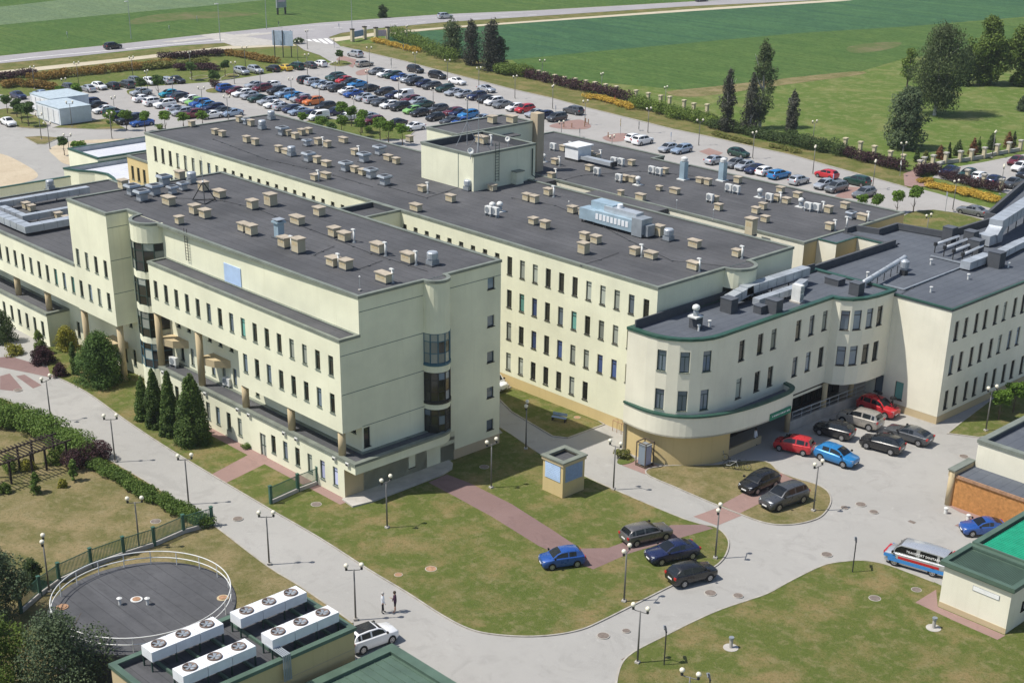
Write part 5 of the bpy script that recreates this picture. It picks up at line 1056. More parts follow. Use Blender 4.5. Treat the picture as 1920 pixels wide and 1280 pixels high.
t = thing('ventilation_pipe', 'slanting round steel pipe crossing to the right block roof', 'pipe', p); d = q - p; MB().tube([(0, 0, .2), (0, 0, 1.0), (d.x * .98, d.y * .98, 1.25), (d.x, d.y, 1.3)], .26, 14).build('pipe', 'steel', t, True)
for k in range(1, 6): MB().tube([(d.x * k / 6 - d.x * .004, d.y * k / 6 - d.y * .004, 1.0 + .25 * k / 6), (d.x * k / 6 + d.x * .004, d.y * k / 6 + d.y * .004, 1.0 + .25 * k / 6)], .30, 14).build('collar', 'steel_dull', t); MB().box(d.x * k / 6 - .03, d.x * k / 6 + .03, d.y * k / 6 - .03, d.y * k / 6 + .03, 0, .8).build('leg', 'dark_metal', t)
p = G(1694, 515, zd); t = thing('roof_fan', 'steel end hood of the slanting roof pipe', 'hood', p + Vector((0, 0, .5))); MB().lathe((0, 0, 0), [(.3, 0), (.45, .3), (.45, .9), (.2, 1.1)], 14).build('hood', 'steel', t); MB().box(-.3, .3, -.3, .3, -.5, 0).build('stand', 'dark_metal', t)
sh = ((1778, 456, 1.2, 1.1, 1.8, 'dark felt shaft at the inner parapet corner of the right roof'), (1818, 460, 1.2, 1.1, 1.6, 'dark felt shaft left of the big kinked duct'), (1828, 475, 1.3, 1.1, 1.5, 'dark felt shaft below the big kinked duct'), (1866, 500, 1.4, 1.2, 1.6, 'dark felt shaft at the end of the low duct'))
for x, y, w, d, h, l in sh: shaft(x, y, zd, w, d, h, l)
for i in range(4):
    a = G(1752 + i * 17, 474 + i * 6.5, zd); b = G(1795 + i * 15, 458 + i * 6, zd)
    t = thing('ventilation_pipe', 'slim steel pipe with dark hood on the right roof, %s of four from the back' % ORD(i + 1), 'pipe', a, 0, 'slim pipes on the right roof'); d = b - a
    MB().tube([(0, 0, .9), (d.x, d.y, .9), (d.x, d.y, .1)], .16, 10).build('pipe', 'steel', t, True); MB().cyl((0, 0), .2, .8, 1.15, 10).build('hood', 'dark_metal', t); MB().box(-.04, .04, -.04, .04, -.02, .8).build('leg', 'dark_metal', t); MB().box(d.x * .5 - .04, d.x * .5 + .04, d.y * .5 - .04, d.y * .5 + .04, -.02, .75).build('leg', 'dark_metal', t)
pts = [G(1842, 462, zd), G(1860, 456, zd), G(1866, 452, zd), G(1940, 405, zd)]
duct('ventilation_duct', 'big kinked steel duct rising on the right roof', [(pts[0].x, pts[0].y, 0), (pts[1].x, pts[1].y, 0.05), (pts[2].x, pts[2].y, 1.3), (pts[3].x, pts[3].y, 1.5)], 1.5, 1.1, zd + .7, legs=zd)
pts = [G(1808, 508, zd), G(1850, 492, zd)]; duct('ventilation_duct', 'short low steel duct ending at the dark shaft on the right roof', [(p.x, p.y) for p in pts], 1.1, .8, zd + .6, legs=zd)
pts = [G(1870, 488, zd), G(1905, 470, zd), G(1950, 452, zd)]; duct('ventilation_duct', 'low steel duct with round hoods behind the last dark shaft', [(p.x, p.y) for p in pts], 1.0, .7, zd + .6, legs=zd)
t = thing('cable_tray', 'long thin cable tray bent across the right roof', 'tray', (0, 0, zd)); pts = [G(x, y, zd) for x, y in ((1655, 535), (1695, 545), (1800, 504), (1820, 498), (1815, 512))]
for i in range(3): wbuild(MB().bar(pts[i] + Vector((0, 0, .12 + .01 * i)), pts[i + 1] + Vector((0, 0, .12 + .01 * i)), .16, .12), 'tray_run', 'steel_dull', t)
pts = [G(x, y, zd) for x, y in ((1745, 482), (1812, 498))]; wbuild(MB().bar(pts[0] + Vector((0, 0, .15)), pts[1] + Vector((0, 0, .15)), .16, .12), 'tray_run', 'steel_dull', t)
for i, (x, y) in enumerate(((1745, 496), (1815, 524), (1890, 502), (1745, 548), (1626, 520), (1330, 612), (1310, 620))):
    z = zd if i < 5 else zc; p = G(x, y, z); t = thing('roof_drain_vent', 'small white roof vent stub, %s from the left on the new roofs' % ORD([5, 6, 7, 4, 3, 2, 1][i]), 'vent', p, 0, 'vent stubs on the new roofs'); MB().cyl((0, 0), .1, -.03, .5, 10).build('stub', 'unit_white', t); MB().cyl((0, 0), .17, .5, .58, 10).build('cap', 'unit_white', t)
# split units standing on the podium roof
for i, (x, y, l) in enumerate(((327, 688, 'white air conditioner on the podium roof next to the first column'), (427, 727, 'white air conditioner on the podium roof left of the middle column'))):
    place('a', G(x, y, 3.76), l, 'air conditioner', 'air conditioners on the podium', R(10))

# lightning conductor cables lying on the roofs, with small concrete feet
for i, (z, px, l) in enumerate(((17.59, [(330, 372), (420, 378), (480, 392), (515, 406), (582, 431), (630, 450), (695, 476), (802, 510)], 'long thin conductor cable with feet along the front roof'), (17.59, [(590, 479), (605, 472), (627, 463)], 'short conductor cable crossing the front roof near the centre'), (17.59, [(672, 506), (692, 499), (717, 490)], 'short conductor cable near the end bay of the front roof'),
      (14.98, [(730, 352), (800, 372), (838, 360), (865, 350)], 'conductor cable leading to the penthouse wall'), (14.98, [(960, 372), (1040, 386), (1110, 415), (1180, 452), (1260, 490), (1360, 500)], 'long conductor cable along the near half of the middle roof'), (14.98, [(1090, 498), (1125, 488), (1160, 475)], 'short conductor cable beside the tall pale vent'), (14.98, [(400, 262), (500, 300), (600, 322), (700, 352)], 'conductor cable along the far left of the middle roof'), (11.62, [(1030, 345), (1090, 330), (1200, 322), (1300, 330)], 'conductor cable crossing the rear roof'), (11.5, [(1690, 552), (1730, 530), (1760, 520)], 'conductor cable near the front of the right roof'))):
    pts = [G(x, y, z) for x, y in px]; t = thing('conductor_cable', l, 'cable', pts[0], 0, 'conductor cables on the roofs'); o = pts[0]
    MB().tube([(p.x - o.x, p.y - o.y, .07) for p in pts], .022, 5).build('cable', 'dark_metal', t)
    for a, b in zip(pts, pts[1:]):
        n = max(1, int((b - a).length / 2.2))
        for k in range(n): c = a.lerp(b, k / n) - o; MB().box(c.x - .09, c.x + .09, c.y - .09, c.y + .09, -.02, .09).build('foot', 'parapet_dark', t)
# ================================================================== vegetation
def leaf_mesh(name, blobs, n, size, mat, seed, flat=0.5, core=None, hang=0.0):
    """leaf cards spread through the volume of overlapping clumps: blobs = (x, y, z, rx, ry, rz)"""
    r = random.Random(seed); m = MB(); tot = sum(b[3] * b[4] * b[5] for b in blobs)
    V = []; Fc = []
    for b in blobs:
        k = max(4, int(n * b[3] * b[4] * b[5] / tot))
        for _ in range(k):
            while True:
                x, y, z = r.uniform(-1, 1), r.uniform(-1, 1), r.uniform(-1, 1); d = x * x + y * y + z * z
                if d <= 1 and (d > 0.30 or r.random() < .35): break
            c = Vector((b[0] + x * b[3], b[1] + y * b[4], b[2] + z * b[5]))
            nrm = Vector((x, y, z + flat)).normalized() if r.random() < .7 else Vector((r.gauss(0, 1), r.gauss(0, 1), r.gauss(0, 1) + flat)).normalized()
            nrm = (nrm + Vector((r.gauss(0, .45), r.gauss(0, .45), r.gauss(0, .45)))).normalized()
            u = nrm.orthogonal().normalized(); w = nrm.cross(u); a = r.uniform(0, 6.28); u, w = u * math.cos(a) + w * math.sin(a), w * math.cos(a) - u * math.sin(a)
            s = size * r.uniform(.6, 1.35); sl = s * r.uniform(.55, .9)
            if hang: w = (w + Vector((0, 0, -hang))).normalized(); s, sl = s * .6, sl * 1.7
            k0 = len(V); V += [tuple(c - u * s * .5), tuple(c - w * sl * .5 + nrm * s * .12), tuple(c + u * s * .5), tuple(c + w * sl * .5 - nrm * s * .1)]; Fc.append((k0, k0 + 1, k0 + 2, k0 + 3))
    me = bpy.data.meshes.new(name); me.from_pydata(V, [], Fc); me.materials.append(MATS[mat]); me.update(); return me
def blob_crown(r, cx, cy, cz, R0, H0, nb, jitter=.55, sz=(.35, .55)):
    out = [(cx, cy, cz, R0 * .72, R0 * .72, H0 * .72)]
    for i in range(nb):
        a = r.uniform(0, 6.28); e = r.uniform(-.75, 1); q = math.sqrt(max(0, 1 - e * e * .8)) * r.uniform(.45, .85)
        s = r.uniform(*sz); out.append((cx + R0 * q * math.cos(a), cy + R0 * q * math.sin(a), cz + H0 * e * .72, R0 * s, R0 * s, H0 * s * .8))
    return out
def trunk_mesh(name, h, r0, limbs, mat, seed, spread=1.0, bend=.15):
    r = random.Random(seed); m = MB()
    pts = [(0, 0, -.05)] + [(r.gauss(0, bend * i * .3), r.gauss(0, bend * i * .3), h * i / 4) for i in range(1, 5)]
    m.tube(pts, [r0 * 1.25, r0, r0 * .8, r0 * .55, r0 * .25], 7)
    for i in range(limbs):
        k = r.randint(1, 3); p = Vector(pts[k]); a = r.uniform(0, 6.28); L = spread * r.uniform(.6, 1)
        q = p + Vector((math.cos(a) * L * .5, math.sin(a) * L * .5, h * .12)); e = p + Vector((math.cos(a) * L, math.sin(a) * L, h * r.uniform(.2, .34))); m.tube([p, q, e], [r0 * .45, r0 * .3, r0 * .1], 5)
    return m.mesh(name, mat)
def tree(name, label, cat, loc, crown, trunk, group=None, rz=0.0, scale=1.0, crown_name='crown'):
    t = thing(name, label, cat, loc, rz, group); t.scale = (scale,) * 3
    put('trunk', trunk, t); put(crown_name, crown, t); return t
rg = random.Random(3)
# --- small globe trees of the car park
GC = [leaf_mesh('globe_crown', blob_crown(random.Random(s), 0, 0, 2.65, 1.15, .95, 14, sz=(.3, .48)), 1500, .24, mt, s, .6) for s, mt in ((1, 'leaf_globe'), (2, 'leaf_globe'), (3, 'leaf_globe_dark'), (4, 'leaf_globe'))]
GT = trunk_mesh('globe_trunk', 2.6, .07, 3, 'bark', 4, .6, .03)
globes = [  # crown centre pixel, scale, variant
 (11, 187, 1.0, 2), (29, 194, 1.0, 2), (38, 203, 1.05, 2), (50, 203, 1.25, 2), (111, 170, 1.0, 1), (144, 166, 1.15, 1), (206, 216, 1.05, 0), (235, 216, 1.05, 1), (270, 218, 1.05, 1), (308, 217, 1.05, 0), (343, 219, 1.0, 0), (379, 216, 1.0, 0), (264, 155, 1.05, 2), (295, 151, 1.15, 2), (358, 125, 1.1, 2), (400, 141, 1.1, 2), (421, 121, 1.0, 2), (636, 101, .9, 2),
 (568, 218, .9, 0), (602, 228, 1.05, 1), (622, 238, 1.0, 2), (640, 201, 1.15, 1), (658, 208, 1.1, 0), (640, 226, 1.1, 0), (678, 217, 1.2, 1), (676, 230, 1.0, 0), (712, 231, 1.15, 1), (728, 236, 1.2, 0), (754, 241, 1.1, 0), (118, 265, .9, 2), (149, 275, 1.25, 0), (1645, 375, 1.0, 1), (1685, 368, .95, 1), (1717, 361, 1.15, 1), (1618, 372, .8, 0), (1879, 743, .95, 0), (1907, 729, .95, 0)]
for i, (x, y, s, v) in enumerate(sorted(globes)):
    p = G(x, y, 2.65 * s); place_ = 'in the car park' if x < 1000 else ('beside the rear car park road' if y < 500 else 'by the right block wall')
    if x < 1000: lab = 'round clipped globe tree in the car park, %s from the left' % ORD(i + 1)
    else: lab = 'round clipped globe tree %s, %s from the left' % (place_, ORD(i + 1))
    t = tree('globe_tree', lab, 'tree', (p.x, p.y, 0), GC[v], GT, 'globe trees around the car park', rg.uniform(0, 6.2), s)
# low clipped balls
bc = leaf_mesh('low_bush', blob_crown(random.Random(8), 0, 0, .55, 1.1, .6, 10), 900, .22, 'leaf_globe_dark', 8, .8)
for i, (x, y, mt, l, s) in enumerate(((404, 163, 'leaf_purple', 'dark purple rounded bush at the end of a parking row', 1.35), (93, 203, 'leaf_globe', 'low green bush left of the containers', .7), (690, 246, 'leaf_globe', 'low green bush behind the middle roof edge', .8), (1170, 858, 'leaf_weed', 'low pale bush beside the phone booth', .8), (205, 232, 'leaf_globe', 'low green bush on the container lawn', .6), (300, 242, 'leaf_mid', 'low green bush at the roof corner by the car park', .8), (462, 842, 'leaf_hedge', 'small green weed bush on the lawn by the red path', .5), (560, 82, 'leaf_dark', 'small dark bush beside the billboard', 1.5))):
    p = G(x, y); me = bc if mt == 'leaf_globe_dark' else leaf_mesh('low_bush', blob_crown(random.Random(30 + i), 0, 0, .55, 1.1, .6, 10), 700, .22, mt, 30 + i, .8)
    o = tag(put('bush', me, None, p, 0, scale=s), l, 'bush')
# --- tall groups
def big(name, label, x, y, ytop, width_px, mat, n, size, seed, group=None, trunk='bark', shape='oval', trunk_frac=.2, hang=0.0, flat=.4, nb=30):
    """base pixel on the ground, top pixel row and width in pixels give the real size"""
    b = G(x, y); d = ray(x, ytop); t_ = ((b.x - CP.x) * d.x + (b.y - CP.y) * d.y) / (d.x ** 2 + d.y ** 2); H = CP.z + t_ * d.z
    dist = (b - CP).length; W = width_px * dist / FPX / 2; r = random.Random(seed); bl = []
    z0 = H * trunk_frac
    for i in range(nb * 4):
        f = min(.98, r.random() ** (1.25 if shape in ('cone', 'column', 'spire') else 1.0)); z = z0 + (H - z0) * f
        prof = {'oval': math.sin(math.pi * min(1, f * .82 + .16)) ** .7, 'cone': (1 - f) ** .75 * .96 + .04, 'column': (1 - f ** 4) * .85 + .1, 'spire': (1 - f) ** .55 * .97 + .03, 'dome': math.sqrt(max(0.02, 1 - f * f)), 'weep': (1 - (f - .45) ** 2 * 2.4)}[shape]
        a = r.uniform(0, 6.28); lim = W * prof * (1 if shape in ('cone', 'dome', 'spire') else r.uniform(.6, 1.15)); s = min(lim * .55, W * r.uniform(.13, .30 if shape in ('oval', 'weep') else .34)) + .05 * W; q = max(0, lim - s) * math.sqrt(r.uniform(.1, 1))
        bl.append((q * math.cos(a), q * math.sin(a), min(z, H - s * .5), s, s, s * r.uniform(.7, 1.3) * (1.5 if shape in ('cone', 'column', 'spire') else 1)))
    me = leaf_mesh('crown', bl, n, size, mat, seed, flat, hang=hang)
    return tree(name, label, 'tree', (b.x, b.y, 0), me, trunk_mesh('trunk', H * .8, max(.08, H * .018), 7, trunk, seed, W * .7), group)
g = 'dark birches beside the rear fence'
big('birch_tree', 'leftmost dark birch of the group by the rear fence', 848, 108, 32, 62, 'leaf_birch', 6500, .34, 101, g, 'birch_bark', 'column', .03, .5, .4, 22)
big('birch_tree', 'second dark birch of the group by the rear fence', 884, 122, 38, 50, 'leaf_grey', 5500, .34, 102, g, 'birch_bark', 'column', .03, .5, .4, 22)
big('birch_tree', 'third dark birch of the group by the rear fence, widest', 922, 133, 40, 62, 'leaf_grey', 7000, .34, 103, g, 'birch_bark', 'column', .03, .5, .4, 22)
big('birch_tree', 'short dark birch at the right end of the fence group', 938, 132, 70, 40, 'leaf_birch', 3500, .30, 104, g, 'birch_bark', 'oval', .1, .5, .4, 22)
g = 'dark slender birches along the rear verge'
big('birch_tree', 'dark slender birch left of the tall one beyond the rear road', 1362, 246, 128, 42, 'leaf_grey', 5500, .30, 105, g, 'birch_bark', 'column', .03, .4, .4, 22)
big('birch_tree', 'tallest slender birch with dark lower half beyond the rear road', 1424, 240, 74, 62, 'leaf_birch', 8500, .30, 106, g, 'birch_bark', 'oval', .10, .5, .4, 22)
big('birch_tree', 'dark bushy birch leaning between the slender pair', 1405, 250, 135, 44, 'leaf_grey', 5000, .30, 107, g, 'birch_bark', 'column', .03, .4, .4, 22)
big('birch_tree', 'smallest dark birch at the right of the slender pair', 1482, 262, 168, 34, 'leaf_grey', 5500, .30, 108, g, 'birch_bark', 'column', .03, .4, .4, 22)
big('weeping_birch', 'large weeping birch in the meadow behind the pine', 1752, 216, 52, 140, 'leaf_birch', 20000, .36, 109, None, 'birch_bark', 'weep', .14, 0.9, .3, 26)
big('pine_tree', 'dark broad pine in the meadow in front of the weeping birch', 1692, 278, 166, 100, 'leaf_pine', 14000, .34, 110, None, 'bark', 'oval', .05, 0, .8, 20)
big('lime_tree', 'big green tree at the meadow edge, left of the pair', 1845, 158, 32, 88, 'leaf_mid', 14000, .46, 111, 'trees at the far meadow edge', 'bark', 'oval', .08, 0, .4, 24)
big('lime_tree', 'big green tree cut by the right picture edge', 1915, 160, 40, 86, 'leaf_mid', 14000, .46, 112, 'trees at the far meadow edge', 'bark', 'oval', .05, 0, .4, 24)
big('lime_tree', 'dark narrow tree between the weeping birch and the big green pair', 1806, 160, 85, 46, 'leaf_dark', 4500, .36, 113, 'trees at the far meadow edge', 'bark', 'column', .05, 0, .4, 18)
big('young_tree', 'small pale tree just left of the weeping birch', 1700, 165, 90, 40, 'leaf_mid', 3000, .34, 119, None, 'bark', 'oval', .25, 0, .4, 12)
big('spruce_tree', 'bluish young spruce cut by the right edge of the meadow', 1915, 208, 180, 26, 'leaf_pine', 1800, .26, 114, None, 'bark', 'cone', .05)
big('roadside_tree', 'small dark tree beside the main road at the top', 717, 33, 10, 24, 'leaf_dark', 1800, .34, 115, None, 'bark', 'oval', .05, 0, .4, 12)
# conifers along the entrance fence
cf = [(1718, 303, 275, 18, 'leaf_dark', 'dark small conifer left of the red-brown thuja'), (1735, 300, 282, 20, 'leaf_weed', 'sparse pale shrub behind the stone pillars'), (1762, 298, 272, 24, 'leaf_rust', 'red-brown young thuja, left of two'), (1778, 296, 266, 14, 'leaf_dark', 'narrow dark conifer between two brown thujas'), (1796, 292, 262, 28, 'leaf_dark', 'dark green wide conifer behind the stone pillars'), (1824, 290, 258, 26, 'leaf_rust', 'red-brown young thuja, right of two'), (1834, 286, 256, 16, 'leaf_thuja', 'narrow green conifer right of the brown thuja'), (1858, 280, 250, 28, 'leaf_dark', 'dark bushy conifer beside the lamp post'), (1890, 276, 246, 26, 'leaf_rust', 'brownish conifer near the right edge'), (1900, 272, 246, 14, 'leaf_dark', 'narrow dark conifer at the right edge behind the pillars')]
for i, (x, y, yt, w, mt, l) in enumerate(cf): big('conifer', l, x, y, yt, w, mt, 1500, .2, 120 + i, 'young conifers behind the stone pillars', 'bark', 'cone', .05, 0, .3, 12)
# --- near evergreens
g = 'thujas in front of the podium'
big('thuja_tree', 'slim thuja at the left of the row before the podium', 270, 786, 706, 40, 'leaf_thuja', 16000, .17, 130, g, 'bark', 'spire', .02, 0, .2, 26)
big('thuja_tree', 'tall thuja second from left before the podium', 293, 800, 692, 50, 'leaf_thuja', 26000, .17, 131, g, 'bark', 'spire', .02, 0, .2, 30)
big('thuja_tree', 'thuja third from left before the podium', 322, 816, 696, 50, 'leaf_thuja', 26000, .17, 132, g, 'bark', 'spire', .02, 0, .2, 30)
big('thuja_tree', 'widest dark thuja at the right of the row, nearest the red path', 364, 830, 704, 84, 'leaf_thuja', 38000, .17, 133, g, 'bark', 'spire', .02, 0, .2, 30)
big('willow_bush', 'large round dark green willow bush beside the left road', 189, 718, 630, 112, 'leaf_globe_dark', 30000, .17, 134, None, 'bark', 'dome', .02, 0.4, .5, 22)
big('dark_shrub', 'narrow dark shrub left of the willow bush', 141, 702, 640, 26, 'leaf_thuja', 4500, .13, 135, None, 'bark', 'column', .02, 0, .3, 14)
big('garden_bush', 'dark green bush at the far left below the left wing', 8, 640, 582, 56, 'leaf_dark', 7000, .15, 136, None, 'bark', 'dome', .02, 0, .4, 14)
big('garden_bush', 'purple-leaved bush left of the yellow shrub', 82, 680, 650, 56, 'leaf_purple', 5500, .14, 137, None, 'bark', 'dome', .02, 0, .4, 12)
big('garden_bush', 'bright yellow-green shrub below the left wing', 125, 655, 612, 52, 'leaf_yellow', 5500, .14, 138, None, 'bark', 'dome', .02, 0, .4, 12)
big('garden_bush', 'grey-green shrub behind the purple bush', 76, 664, 618, 30, 'leaf_mid', 3500, .14, 139, None, 'bark', 'dome', .02, 0, .4, 12)
big('garden_bush', 'small clipped purple bush at the corner of the red paving', 114, 705, 684, 36, 'leaf_purple', 3500, .12, 140, None, 'bark', 'dome', .02, 0, .4, 12)
big('garden_bush', 'low bright green bush in the far left bed', 25, 664, 646, 46, 'leaf_yellow', 2500, .14, 150, None, 'bark', 'dome', .02, 0, .4, 10)
# pines at the lower left corner
big('pine_tree', 'dark pine at the left edge above the tank', 2, 1165, 1030, 150, 'leaf_pine', 11000, .16, 141, 'pines by the tank', 'bark', 'oval', .05, 0, .8, 18)
big('pine_tree', 'large pine at the bottom left corner in front of the tank', 120, 1330, 1155, 230, 'leaf_pine', 22000, .15, 142, 'pines by the tank', 'bark', 'oval', .05, 0, .8, 20)
big('pine_tree', 'pine cut by the bottom left picture corner', 10, 1330, 1160, 180, 'leaf_mid', 14000, .15, 143, 'pines by the tank', 'bark', 'oval', .05, 0, .8, 18)
big('garden_bush', 'dark bush beside the lamp left of the tank', 62, 1100, 1046, 56, 'leaf_dark', 4000, .15, 144, None, 'bark', 'dome', .02, 0, .4, 12)
# --- hedges: each is one clipped row
def hedge(label, px, w, h, mat, n, size, seed, group=None, name='hedge', z=0.0):
    pts = spline(gp(px), 3); r = random.Random(seed); V = []; m = MB(); L = [0]
    for a, b in zip(pts, pts[1:]): L.append(L[-1] + math.hypot(b[0] - a[0], b[1] - a[1]))
    k = max(2, int(L[-1] / (w * .55))); bl = []
    for i in range(k + 1):
        s = L[-1] * i / k; j = 0
        while j < len(L) - 2 and L[j + 1] < s: j += 1
        t = (s - L[j]) / max(1e-6, L[j + 1] - L[j]); x = pts[j][0] + (pts[j + 1][0] - pts[j][0]) * t; y = pts[j][1] + (pts[j + 1][1] - pts[j][1]) * t
        for q in range(2): bl.append((x + r.gauss(0, w * .12) - pts[0][0], y + r.gauss(0, w * .12) - pts[0][1], h * r.uniform(.42, .62) + z, w * r.uniform(.42, .62), w * r.uniform(.42, .62), h * r.uniform(.42, .56)))
    me = leaf_mesh('hedge', bl, n, size, mat, seed, .6)
    return tag(put(name, me, None, (pts[0][0], pts[0][1], 0)), label, 'hedge', group)
hedge('green clipped hedge along the lower side of the left road', [(-30, 780), (40, 806), (90, 822), (135, 848), (160, 866)], 3.0, 2.3, 'leaf_hedge', 30000, .17, 201)
hedge('low green hedge running along the road down to the green fence', [(180, 878), (240, 912), (290, 942), (340, 966), (388, 988)], 1.4, 1.15, 'leaf_hedge', 20000, .15, 202)
hedge('dark red barberry bush between the two green road hedges', [(140, 878), (165, 872), (188, 862)], 2.0, 2.0, 'leaf_purple', 8000, .13, 203)
hedge('long amber hedge beside the footpath at the top left', [(62, 152), (110, 146), (200, 136), (300, 126), (315, 124)], 3.0, 1.7, 'leaf_amber', 9000, .30, 204)
hedge('dark purple hedge at the far left of the car park', [(-40, 158), (10, 150), (60, 143)], 3.0, 1.7, 'leaf_purple', 4500, .30, 205)
hedge('low amber hedge in front of the purple one', [(12, 164), (40, 161), (70, 164), (92, 168)], 2.8, 1.5, 'leaf_amber', 4000, .30, 206)
hedge('dark purple hedge by the footpath right of the amber one', [(305, 112), (340, 110), (385, 106), (425, 103)], 2.6, 1.6, 'leaf_purple', 5000, .30, 207)
hedge('olive green hedge below the purple one', [(275, 131), (310, 127), (350, 124), (385, 119)], 2.8, 1.5, 'leaf_weed', 4500, .30, 208)
hedge('dark bushes at the end of the olive hedge', [(335, 132), (360, 131), (385, 131), (400, 133)], 2.8, 1.5, 'leaf_purple', 3500, .28, 209)
hedge('amber hedge behind the silver cars at the top', [(430, 104), (460, 108), (490, 114), (515, 118)], 2.8, 1.5, 'leaf_amber', 4500, .30, 210)
hedge('golden low hedge behind the entrance signs', [(705, 79), (730, 86), (760, 93), (782, 98)], 2.4, 1.2, 'leaf_gold', 3200, .28, 211)
hedge('green hedge behind the rear road left of the birches', [(735, 72), (760, 80), (790, 92), (820, 108), (850, 116)], 3.6, 3.2, 'leaf_mid', 7500, .32, 212)
hedge('green shrub mass right of the dark birches', [(936, 138), (960, 141), (985, 144)], 3.4, 2.6, 'leaf_mid', 4500, .30, 213)
hedge('long dark purple hedge along the rear fence', [(990, 146), (1040, 158), (1090, 170), (1140, 180), (1182, 190)], 2.6, 2.0, 'leaf_purple', 8000, .28, 214)
hedge('golden hedge in front of the long purple hedge', [(1100, 185), (1125, 188), (1155, 196), (1182, 205)], 2.2, 1.1, 'leaf_gold', 4000, .24, 215)
hedge('long dark green hedge right of the golden one', [(1192, 200), (1240, 214), (1290, 226), (1340, 236)], 3.2, 2.4, 'leaf_mid', 8500, .28, 216)
hedge('dark green shrubs under the slender birches', [(1335, 240), (1390, 250), (1440, 262), (1470, 268)], 3.0, 1.8, 'leaf_dark', 6500, .28, 217)
hedge('dark green rounded hedge right of the slender birches', [(1480, 270), (1520, 281), (1560, 288), (1575, 290)], 3.0, 2.4, 'leaf_dark', 6500, .24, 218)
hedge('purple hedge at the right end of the rear verge', [(1580, 291), (1620, 302), (1660, 312), (1688, 320)], 2.4, 1.9, 'leaf_purple', 6500, .22, 219)
hedge('round purple bush right of the red crossing path', [(1724, 330), (1740, 327), (1752, 326)], 2.2, 2.0, 'leaf_purple', 3500, .20, 220)
hedge('purple hedge in front of the right car park', [(1770, 335), (1800, 343), (1835, 352), (1872, 360)], 2.0, 1.4, 'leaf_purple', 5000, .20, 221)
hedge('wide golden hedge in front of the right car park', [(1750, 352), (1785, 358), (1825, 368), (1862, 378)], 2.6, 1.0, 'leaf_gold', 7500, .20, 222)
hedge('small yellow bush at the foot of the round purple one', [(1726, 342), (1736, 341), (1744, 340)], 1.3, .7, 'leaf_gold', 1200, .18, 223)
hedge('low grey-green ground shrubs under the slender birches', [(1340, 252), (1375, 262), (1405, 270)], 1.6, .6, 'leaf_weed', 2200, .22, 224)
hedge('low yellowish ground shrubs beside the rear road verge', [(1450, 276), (1470, 280), (1490, 286)], 1.6, .6, 'leaf_weed', 2000, .22, 225)
# garden shrubs under the pergola
for i, (x, y, yt, w, mt, l) in enumerate(((68, 925, 885, 30, 'leaf_hedge', 'small round green shrub in front of the pergola'), (140, 902, 860, 24, 'leaf_hedge', 'young green shrub right of the pergola'), (50, 880, 862, 40, 'leaf_yellow', 'yellowish shrub under the pergola'), (20, 885, 850, 40, 'leaf_mid', 'green shrub behind the pergola posts'), (100, 870, 846, 40, 'leaf_mid', 'green shrub behind the right end of the pergola'), (118, 914, 898, 22, 'leaf_yellow', 'small yellow weed patch right of the pergola'), (10, 925, 905, 28, 'leaf_mid', 'low green shrub at the left end of the pergola'))):
    big('garden_shrub', l, x, y, yt, w, mt, 2200, .12, 240 + i, 'shrubs around the pergola', 'bark', 'dome', .05, 0, .4, 9)
# ================================================================== lamps, fences, signs
def lamp_proto():
    t = bpy.data.objects.new('street_lamp', None); COL.objects.link(t)
    MB().tube([(0, 0, 0), (0, 0, 4.15)], [.075, .05], 10).build('pole', 'pole_grey', t, True); MB().box(-.16, .16, -.16, .16, 0, .14).build('base', 'concrete', t)
    MB().tube([(0, -.55, 4.28), (0, -.42, 4.1), (0, .42, 4.1), (0, .55, 4.28)], .035, 8).build('cross_arm', 'pole_grey', t)
    gm = MB().lathe((0, 0, 0), [(.02, -.175)] + [(.178 * math.sin(R(a)), -.178 * math.cos(R(a))) for a in range(20, 180, 20)] + [(.02, .178)], 16).mesh('globe', 'globe', True); hm = MB().cyl((0, 0), .09, -.08, .1, 10).mesh('holder', 'dark_metal')
    for s in (-.55, .55): put('globe', gm, t, (0, s, 4.5)); put('holder', hm, t, (0, s, 4.2))
    freeze(t); return t
LP = lamp_proto(); lamp_first = [True]
def lamp(loc, label, group, rz=0.0):
    o = LP if lamp_first[0] else copy_tree(LP); lamp_first[0] = False; o.location = loc; o.rotation_euler = (0, 0, rz); tag(o, label, 'street lamp', group)
near = [(96, 790, 'leftmost twin globe lamp along the left road'), (216, 866, 'twin globe lamp beside the purple road bush'), (354, 945, 'twin globe lamp on the road near the red door path'), (262, 1030, 'twin globe lamp standing at the green fence'), (505, 1058, 'twin globe lamp on the road edge below the short fence'), (93, 1110, 'twin globe lamp left of the round tank'), (667, 1162, 'twin globe lamp next to the two people'), (726, 990, 'twin globe lamp on the lawn before the podium corner'), (921, 915, 'twin globe lamp on the lawn by the shaded end wall'), (1150, 918, 'twin globe lamp right of the kiosk'), (1341, 1047, 'twin globe lamp at the rounded tip of the lawn'), (1170, 1128, 'twin globe lamp on the lawn behind the blue hatchback'), (1195, 1243, 'twin globe lamp at the kerb of the lower right lawn'), (1525, 958, 'twin globe lamp in the court with the parked cars'), (1848, 808, 'twin globe lamp on the grass wedge by the right block'), (986, 842, 'dark twin globe lamp in the shade behind the kiosk'), (1286, 1372, 'twin globe lamp cut by the bottom edge')]
for i, (x, y, l) in enumerate(near): lamp(G(x, y) + Vector((0, 0, .05)), l, 'twin globe lamps', R([20, -35, -30, -35, -40, 60, -35, 10, 0, -80, 30, 20, -75, 0, -15, 40, -70][i]))
